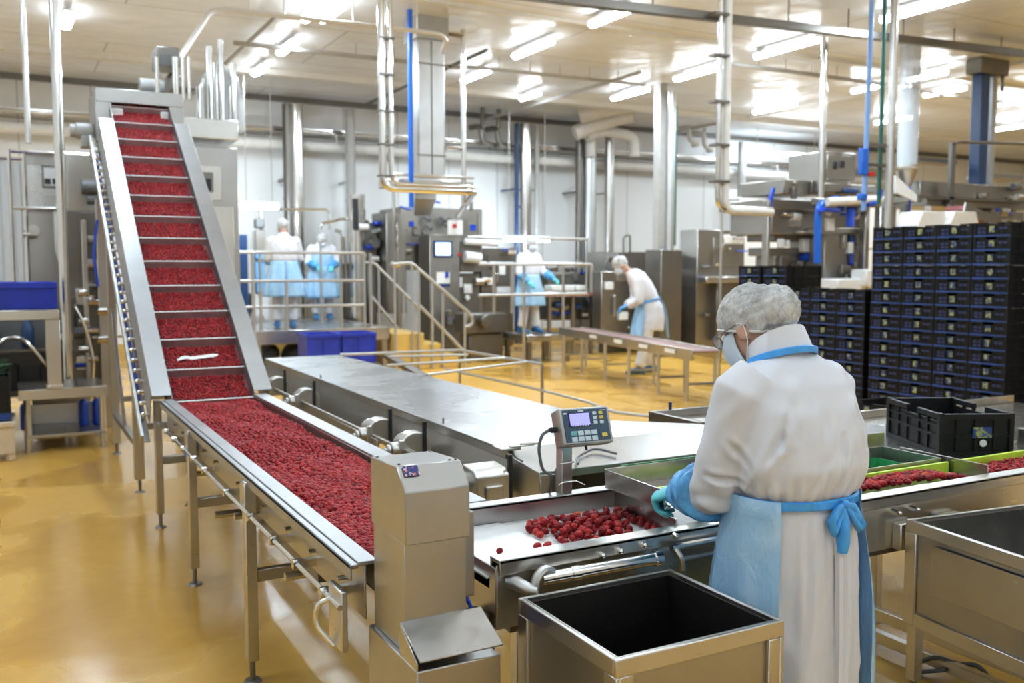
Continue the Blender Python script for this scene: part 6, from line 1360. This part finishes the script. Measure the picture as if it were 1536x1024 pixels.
def cutmesh(me, co, no):
    bm = bmesh.new(); bm.from_mesh(me); bmesh.ops.bisect_plane(bm, geom=bm.verts[:]+bm.edges[:]+bm.faces[:], plane_co=co, plane_no=no, clear_inner=True); 
    edge = [v.co.copy() for v in bm.verts if v.is_boundary]; bm.to_mesh(me); bm.free(); return edge
def solid(o, t, off=1):
    m = o.modifiers.new('thickness', 'SOLIDIFY'); m.thickness = t; m.offset = off; return o

def person(label, loc, rz, s):
    T = thing('person', label, 'person', loc, rz=rz); L = dict(local=True)
    C = Vector(s['head']); Rm = Matrix.Rotation(s['yaw'], 3, 'Z') @ Matrix.Rotation(-s['pitch'], 3, 'X'); vx = s.get('voxel', .014)
    hp = lambda x, y, z: C + Rm @ Vector((x, y, z))
    b = MB(); head_mb(b, C, Rm, s['neck']); ck = s['coat']
    b.rings([ell(cx, cy, z, max(.03, a-.03), max(.03, bb-.03), 20, t) for z, cx, cy, a, bb, t in ck if z > s.get('hip', .8)-.05])
    for sh, el, wr in s['arms']: b.tube([sh, Vector(sh).lerp(Vector(el), .5), el, Vector(el).lerp(Vector(wr), .5), wr], [.05, .045, .038, .034, .026], n=12)
    for h, k_, a in s['legs']: b.tube([h, Vector(h).lerp(Vector(k_), .5), k_, Vector(k_).lerp(Vector(a), .4), a], [.085, .075, .055, .055, .038], n=14)
    body = link('body', remeshed(b, vx, 3), M['skin'], T, angle=180, **L)
    g = MB()
    for sx in (-1, 1): g.ball(hp(sx*.031, .083, .004), .0125, n=10, m=8)
    g.build('eyes', M['white'], T, **L)
    # trousers and shoes
    b = MB()
    for h, k_, a in s['legs']: b.tube([Vector(h)+Vector((0, 0, .05)), h, Vector(h).lerp(Vector(k_), .5), k_, Vector(k_).lerp(Vector(a), .5), Vector(a)+Vector((0, 0, .03))], [.10, .105, .095, .082, .08, .075], n=16)
    link('trousers', remeshed(b, .016, 4), M['trousers'], T, angle=180, **L)
    for h, k_, a in s['legs']:
        a = Vector(a); fd = Vector((s.get('toe', 0)*.05, 1, 0)).normalized(); b = MB(); z0 = a.z-.075
        b.rings([[Vector((a.x, a.y, 0))+fd*t+Vector((math.cos(q)*w_, 0, z0+h_*.5+max(-h_*.5, math.sin(q)*h_*.5))) for q in [2*PI*i/14 for i in range(14)]] for t, w_, h_ in ((-.085, .03, .06), (-.07, .042, .10), (0, .048, .12), (.08, .052, .085), (.15, .05, .06), (.19, .03, .04))])
        b.build('overshoe', M['shoe'], T, angle=60, **L)
    # coat: torso and sleeves in one skin
    b = MB(); b.rings([ell(cx, cy, z, a, bb, 36, t) for z, cx, cy, a, bb, t in ck])
    for (sh, el, wr), sl in zip(s['arms'], s['sleeve']):
        sh, el, wr = Vector(sh), Vector(el), Vector(wr); e2 = el.lerp(wr, sl[1])
        b.tube([sh+(sh-el)*.12+Vector((-sh.x*.25, 0, .01)), sh, sh.lerp(el, .5), el, e2], [sl[0]*.95, sl[0]*1.12, sl[0]*1.08, sl[0], sl[0]*.93], n=18)
    me = remeshed(b, s.get('cvox', .016), s.get('csm', 5))
    n = len(me.vertices); co = np.empty(n*3); me.vertices.foreach_get('co', co); co = co.reshape(-1, 3); no = np.empty(n*3); me.vertices.foreach_get('normal', no); no = no.reshape(-1, 3)
    th = np.arctan2(co[:, 1]-.02, co[:, 0]); z = co[:, 2]; zw = s['waist']
    d = np.where(z < zw, .009*np.clip((zw-z)/.5, 0, 1)*np.sin(9*th+1.5*np.sin(4*z)), 0) + .005*np.exp(-((z-zw-.035)/.035)**2)*np.sin(31*th+2*np.sin(3*th)) - .006*np.exp(-((z-zw)/.018)**2)
    d += .0022*np.sin(co @ np.array([37, 21, 15])+2*np.sin(co @ np.array([11, -17, 9])))+.0016*np.sin(co @ np.array([-25, 44, 31])+2*np.sin(co @ np.array([19, 7, -23])))
    for p, q, w_, dep in s.get('crease', ()):
        p, q = np.array(p), np.array(q); ab = q-p; t = np.clip(((co-p) @ ab)/(ab @ ab), 0, 1); ds = np.linalg.norm(co-(p+t[:, None]*ab), axis=1); fade = 1-0.75*np.abs(2*t-1)**2
        dep = dep*1.7; w_ = w_*.8; d -= dep*fade*np.exp(-(ds/w_)**2); d += dep*.5*fade*np.exp(-((ds-2*w_)/w_)**2)
    co = co+no*d[:, None]; me.vertices.foreach_set('co', co.ravel()); me.update()
    coat = link('coat', me, M['coat'], T, angle=180, **L)
    # collar
    cz = s['collar']; b = MB(); cc = Vector(cz[0]); ct = Vector(cz[1])
    def cring(f, r_): 
        c = cc.lerp(ct, f); return [c+Vector((math.cos(q)*r_*1.05, math.sin(q)*r_, -math.sin(q)*r_*cz[4]*1.0)) for q in [2*PI*i/28 for i in range(28)]]
    b.rings([cring(-.1, cz[2]*1.12), cring(.3, cz[2]*1.02), cring(1, cz[3]), cring(1.04, cz[3]-.006), cring(.9, cz[3]-.014), cring(.0, cz[2]*.9)], cap=False); b.build('collar', M['coat'], coat, angle=70, **L)
    # apron: front shell open at the back
    th0, th1, zlo, zhi, fl = s['apron']
    lay = sorted([r_ for r_ in ck if zlo-.3 <= r_[0] <= zhi+.2]); zs = [zlo+(zhi-zlo)*i/14 for i in range(15)]; rs = []
    zz = [r_[0] for r_ in lay]
    for zq in zs:
        v = [np.interp(zq, zz, [r_[k] for r_ in lay]) for k in range(1, 6)]; f = max(0, (zw-zq))
        rs.append(ell(v[0], v[1], zq, v[2]+fl*f, v[3]+fl*f, 46, v[4], th0=th0, th1=th1, full=False, off=.014+.012*min(1, f/.3), wob=lambda t, z_: min(.012, .03*max(0, zw-z_))*math.sin(11*t+3*z_)))
    ap = MB().rings(rs, closed=False, cap=False).build('apron', M['apron'], T, angle=180, **L); solid(ap, .002)
    if s.get('tail'):
        rs = []
        for zq in zs:
            v = [np.interp(zq, zz, [r_[k] for r_ in lay]) for k in range(1, 6)]; f = max(0, zw-zq); rs.append(ell(v[0], v[1], zq, v[2]+.05*f, v[3]+.12*f, 10, v[4], th0=s['tail'][0], th1=s['tail'][1], full=False, off=.016))
        solid(MB().rings(rs, closed=False, cap=False).build('apron_tail', M['apron'], T, angle=180, **L), .002)
    v = [np.interp(zw, zz, [r_[k] for r_ in lay]) for k in range(1, 6)]
    b = MB(); R1 = [ell(v[0], v[1], zw+dz, v[2], v[3], 40, v[4], off=o_) for dz, o_ in ((-.014, .012), (-.01, .019), (.010, .019), (.014, .012))]; b.rings(R1+[R1[0]], cap=False); tie = b.build('apron_tie', M['strap'], T, angle=60, **L)
    # hair, net, mask
    cut = hp(0, 0, -.008); nn = (Rm @ Vector((0, -.50, 1))).normalized()
    def cap(k, bun, vox):
        b = MB(); b.ball(hp(0, -.01, .03), .079*k, .101*k, .095*k, 22, 16, Rm)
        if bun: b.ball(hp(0, -.105, .015), .062*k, .058*k, .066*k, 16, 12, Rm)
        return remeshed(b, vox, 4)
    if s.get('hair', True): hm = cap(1.0, s.get('bun'), .009); cutmesh(hm, cut+nn*(-.012), nn); link('hair', hm, M['hair'], T, angle=180, **L)
    nm_ = cap(1.09, s.get('bun'), .008)
    n = len(nm_.vertices); co = np.empty(n*3); nm_.vertices.foreach_get('co', co); co = co.reshape(-1, 3); no = np.empty(n*3); nm_.vertices.foreach_get('normal', no); no = no.reshape(-1, 3)
    q_ = (co-np.array(hp(0, -.10, .02))) @ np.array(Rm); co += no*(.0022*np.sin(16*np.arctan2(q_[:, 2], q_[:, 0])+5*np.sin(co @ np.array([22, 31, 17])))+.0012*np.sin(co @ np.array([70, 40, 95])+3*np.sin(co @ np.array([33, -41, 22])))+.0015*np.sin(co @ np.array([-120, 60, 50])))[:, None]; nm_.vertices.foreach_set('co', co.ravel()); nm_.update()
    edge = cutmesh(nm_, cut, nn); net = link('hair_net', nm_, M['net'], T, angle=180, **L); solid(net, .001)
    if len(edge) > 12:
        inv = Rm.transposed(); e2 = [(inv @ (p-C), p) for p in edge]; bk = {}
        for q, p in e2: bk.setdefault(int((math.atan2(q.y+.02, q.x)+PI)/(2*PI)*36), []).append((q.length, p))
        ring = [max(bk[k], key=lambda t: t[0])[1] for k in sorted(bk)]
        b = MB(); b.tube(ring+[ring[0]], .0045, n=6); b.build('net_band', M['white'], net, **L)
    if s.get('mask', True):
        rows = []
        for z_, o_ in ((.004, .0), (-.02, .012), (-.045, .016), (-.075, .010), (-.105, -.004)):
            rows.append([hp(math.sin(t)*(.064+.35*o_), .018+math.cos(t)*(.076+o_*1.9) if abs(t) < 9 else 0, z_) for t in [R(-82)+R(164)*i/20 for i in range(21)]])
        mk = MB().rings(rows, closed=False, cap=False).build('face_mask', M['mask'], T, angle=180, **L); solid(mk, .002)
        b = MB()
        for sx in (-1, 1): b.tube([hp(sx*.066, .03, -.003), hp(sx*.083, .0, .018), hp(sx*.088, -.028, .005), hp(sx*.086, -.022, -.04), hp(sx*.066, .026, -.10)], .0016, n=6, rad=.02)
        b.build('ear_loop', M['white'], mk, **L)
    if s.get('glasses'):
        b = MB()
        for sx in (-1, 1):
            b.tube([hp(sx*.034+.024*math.cos(q), .112, .002+.019*math.sin(q)) for q in [2*PI*i/18 for i in range(19)]], .0018, n=6); b.tube([hp(sx*.057, .112, .006), hp(sx*.080, .09, .012), hp(sx*.084, .0, .012), hp(sx*.082, -.03, -.005)], .0018, n=6)
        b.tube([hp(-.011, .113, .006), hp(.011, .113, .006)], .0018, n=6)
        gl = b.build('glasses', M['cable'], T, **L)
        b = MB()
        for sx in (-1, 1): b.cyl(hp(sx*.034, .1115, .002), hp(sx*.034, .1125, .002), .023, n=16)
        b.build('lens', M['lens'], gl, **L)
    # gloves and plastic sleeves
    for i, (sh, el, wr) in enumerate(s['arms']):
        el, wr = Vector(el), Vector(wr); hd = s['hands'][i]; side = hd[2]
        link('glove', hand_mb(wr, hd[0], hd[1], side, hd[3] if len(hd) > 3 else .5, voxel=s.get('hvox', .007)), M[s.get('glove', 'glove')], T, angle=180, **L)
        if s.get('sleeves', True):
            f0 = s['sleeve'][i][1]-.04; p = [el.lerp(wr, f0+(1.02-f0)*t/9) for t in range(10)]; r0 = s['sleeve'][i][0]*1.24
            rr = [r0*(1-.05*t)*(1+.07*math.sin(t*2.1+i)) for t in range(10)]; rr[0] *= .95; rr[-1] *= .72
            me = MB(); me.tube(p, rr, n=26); mm = remeshed(me, s.get('svox', .012), 3)
            n = len(mm.vertices); co = np.empty(n*3); mm.vertices.foreach_get('co', co); co = co.reshape(-1, 3); no = np.empty(n*3); mm.vertices.foreach_get('normal', no); no = no.reshape(-1, 3)
            ax = np.array((wr-el).normalized()); u = co @ ax
            co += no*(s.get('crump', .004)*np.sin(u*95+3*np.sin(co @ np.array([30, 44, -18]))+co @ np.array([20, -30, 40])))[:, None]; mm.vertices.foreach_set('co', co.ravel()); mm.update()
            link('plastic_sleeve', mm, M['cover'], T, angle=180, **L)
    return T, coat, tie

# ---- the worker at the sorting belt
WX, WY = 2.036, 2.01
main = dict(crump=.0065, head=(-.042, .135, 1.515), yaw=R(15), pitch=R(28), neck=(-.01, .05, 1.40), voxel=.009, cvox=.0085, csm=4, hvox=.0042, svox=.007, waist=1.03, hip=.9,
    coat=[(.36, 0, .0, .205, .175, 0), (.6, 0, 0, .205, .172, 0), (.8, 0, 0, .20, .168, 0), (.95, 0, 0, .192, .158, 0), (1.03, 0, 0, .182, .146, 0), (1.07, 0, 0, .205, .170, 0), (1.13, 0, -.004, .215, .178, 0), (1.21, 0, -.004, .212, .168, 0),
          (1.29, 0, .004, .207, .152, 0), (1.35, 0, .016, .19, .132, -.1), (1.395, -.005, .034, .15, .108, -.2), (1.43, -.01, .05, .105, .088, -.25), (1.455, -.015, .06, .07, .07, -.25)],
    arms=[((-.185, .02, 1.335), (-.215, .10, 1.035), (-.130, .36, .975)), ((.185, .03, 1.335), (.222, .06, 1.085), (.06, .36, .99))],
    sleeve=[(.074, .14), (.066, .2)], legs=[((-.09, 0, .88), (-.095, .03, .48), (-.1, -.02, .085)), ((.09, 0, .88), (.095, .03, .48), (.1, -.02, .085))],
    collar=((-.012, .045, 1.41), (-.025, .055, 1.485), .088, .080, .62), apron=(R(-42), R(222), .33, 1.045, .03), bun=True, glasses=True,
    hands=[((-.35, .8, -.30), (.35, -.2, -.9), -1, 1.0), ((-.25, .9, -.3), (-.3, -.1, -.95), 1, .6)],
    crease=[((-.150, -.13, 1.36), (-.165, -.12, 1.20), .012, .011), ((-.165, -.12, 1.23), (-.19, -.05, 1.07), .013, .013), ((-.11, -.15, 1.33), (-.135, -.15, 1.22), .011, .007), ((-.05, -.16, 1.16), (-.09, -.16, 1.06), .012, .008), ((.03, -.17, 1.22), (.0, -.17, 1.06), .013, .007),
            ((.11, -.14, 1.33), (.14, -.13, 1.18), .013, .009), ((.16, -.11, 1.24), (.13, -.14, 1.07), .012, .009), ((-.02, -.16, 1.34), (-.05, -.17, 1.2), .016, .005), ((.07, -.16, 1.17), (.06, -.16, 1.05), .010, .007), ((-.25, .02, 1.22), (-.21, -.05, 1.13), .012, .007), ((-.28, .06, 1.1), (-.2, -.02, 1.08), .011, .008), ((-.27, .1, 1.15), (-.2, .03, 1.05), .01, .006),
            ((-.08, -.15, 1.0), (-.10, -.18, .6), .014, .008), ((.05, -.15, 1.0), (.03, -.18, .45), .014, .008), ((.12, -.12, 1.0), (.13, -.13, .5), .014, .008), ((-.02, -.15, .98), (-.03, -.18, .7), .01, .006)])
W, coat, tie = person('worker in white coat, blue plastic apron and hair net bending over the sorting belt', (WX, WY, 0), 0, main)
b = MB()   # seam down the back, bow of the apron tie, neck strap
for x0_, z0_, x1_, z1_ in ((.012, 1.0, .012, .38),): pass
y_ = -.158
for sgn, ln in ((-1, .055), (1, .07)):
    b.tube([Vector((.03, y_-.012, 1.03)), Vector((.03+sgn*.03, y_-.02, 1.02)), Vector((.03+sgn*ln, y_-.018, .975-.01*sgn)), Vector((.03+sgn*ln*.8, y_-.02, .955)), Vector((.03+sgn*.02, y_-.02, 1.0)), Vector((.03, y_-.014, 1.03))], [.008, .012, .014, .014, .01, .008], n=8)
b.tube([Vector((.025, y_-.014, 1.025)), Vector((.02, y_-.024, .98)), Vector((.015, y_-.028, .925)), Vector((.012, y_-.028, .895))], [.008, .018, .02, .014], n=8)
b.tube([Vector((.03, y_-.014, 1.025)), Vector((.075, y_-.018, .99)), Vector((.12, y_-.0, .955))], [.008, .016, .014], n=8); b.ball((.03, y_-.016, 1.03), .014)
b.build('bow', M['strap'], tie, local=True, angle=60)
b = MB(); c0_ = Vector((-.012, .045, 1.412)); pts_ = [c0_+Vector((math.cos(q)*.103, math.sin(q)*.098, .018-math.sin(q)*.035)) for q in [PI*0.93+PI*1.15*i/22 for i in range(23)]]
pts_ = [Vector((-.10, .14, 1.30))]+pts_+[Vector((.10, .15, 1.30))]
rs_ = []
for i, p in enumerate(pts_):
    o_ = (p-c0_); o_.z = 0; o_ = o_.normalized(); rs_.append([p-Vector((0, 0, .011)), p+o_*.006-Vector((0, 0, .009)), p+o_*.005+Vector((0, 0, .009)), p-o_*.002+Vector((0, 0, .011))])
b.rings(rs_); b.build('neck_strap', M['strap'], W, local=True, angle=60)
b = MB(); rs_ = []
for z_ in [1.0-.04*i for i in range(16)]:
    rs_.append([Vector((.012+dx_, -.16-(.014 if z_ < .9 else .0)-dy_ - .012*min(1, (1.0-z_)/.4), z_)) for dx_, dy_ in ((-.009, -.01), (-.007, .006), (.007, .006), (.009, -.01))])
b.rings(rs_); b.build('back_seam', M['coat'], coat, local=True)

# ---- the others
def std(**k):
    d = dict(head=(0, .06, 1.60), yaw=0, pitch=R(12), neck=(0, .02, 1.44), waist=1.04, hip=.9,
        coat=[(.62, 0, 0, .235, .17, 0), (.8, 0, 0, .22, .165, 0), (.95, 0, 0, .205, .15, 0), (1.04, 0, 0, .19, .14, 0), (1.10, 0, 0, .205, .15, 0), (1.25, 0, 0, .215, .15, 0), (1.36, 0, 0, .20, .13, 0), (1.43, 0, .005, .14, .10, 0), (1.47, 0, .01, .08, .075, 0)],
        arms=[((-.19, 0, 1.37), (-.25, .05, 1.10), (-.12, .30, 1.02)), ((.19, 0, 1.37), (.25, .05, 1.10), (.12, .30, 1.02))], sleeve=[(.068, .3), (.068, .3)],
        legs=[((-.09, 0, .88), (-.11, .02, .48), (-.12, 0, .085)), ((.09, 0, .88), (.11, .02, .48), (.12, 0, .085))], collar=((0, .01, 1.45), (0, .02, 1.50), .078, .07, .15),
        apron=(R(-60), R(240), .55, 1.055, .10), hands=[((.15, .9, -.3), (.3, -.1, -.95), -1), ((-.15, .9, -.3), (-.3, -.1, -.95), 1)], hair=True)
    d.update(k); return d
p1 = AT(428, 490, 15.2)
s1 = std(apron=(R(-89), R(269), .50, 1.055, .12)); T1, _, _ = person('worker seen from behind on the left platform, tall, white coat and long blue apron', (p1.x, 15.2, PZ), R(-8), s1)
T1.scale = (1.05, 1.05, 1.03)
p2 = AT(484, 472, 17.3)
s2 = std(pitch=R(32), head=(0, .10, 1.52), neck=(0, .04, 1.42), hair=True, apron=(R(-30), R(210), .42, 1.30, .10)); T2, _, _ = person('worker facing the camera with head bowed on the left platform, mask and pale blue apron', (p2.x, 17.3, PZ), R(172), s2)
T2.scale = (1.05, 1.05, .98)
p3 = AT(793, 500, 14.7)
s3 = std(pitch=R(14), yaw=R(-8), arms=[((-.19, 0, 1.37), (-.25, .10, 1.10), (-.30, .33, .98)), ((.19, 0, 1.37), (.26, .02, 1.10), (.22, .20, .92))], apron=(R(-10), R(190), .50, 1.055, .08), legs=[((-.09, 0, .88), (-.12, .02, .48), (-.15, .02, .085)), ((.09, 0, .88), (.12, .02, .48), (.15, -.02, .085))])
T3, _, _ = person('worker standing on the small middle platform, white mask, blue apron tied over white coat', (p3.x, 14.7, MZ), R(195), s3)
T3.scale = (1.04, 1.04, 1.0)
p4 = AZ(967, 560, 0)
bend = [(.62, 0, -.06, .20, .20, 0), (.8, 0, -.07, .205, .20, .0), (.95, 0, -.07, .20, .175, -.1), (1.04, 0, -.04, .185, .15, -.25), (1.13, 0, .0, .20, .155, -.35), (1.25, 0, .06, .21, .15, -.45), (1.36, 0, .13, .20, .135, -.5), (1.43, 0, .19, .14, .10, -.55), (1.46, 0, .22, .08, .07, -.55)]
s4 = std(coat=bend, head=(0, .36, 1.54), neck=(0, .20, 1.40), pitch=R(38), arms=[((-.19, .13, 1.33), (-.23, .12, 1.05), (-.06, .26, .97)), ((.19, .13, 1.33), (.23, .12, 1.05), (.05, .27, .96))], sleeve=[(.072, .85), (.072, .85)], sleeves=False, glove='gloveblue',
    collar=((0, .19, 1.41), (0, .235, 1.46), .078, .07, .45), apron=(R(28), R(152), .50, 1.055, .08), tail=(R(250), R(292)), legs=[((-.09, -.05, .88), (-.11, .0, .48), (-.13, .10, .085)), ((.09, -.05, .88), (.12, -.02, .48), (.14, -.12, .085))], bun=False)
T4, _, _ = person('worker bending forward behind the low belt, seen side on, white coat and blue apron ties', (p4.x, p4.y, 0), R(62), s4)
T4.scale = (1.12, 1.12, 1.12)
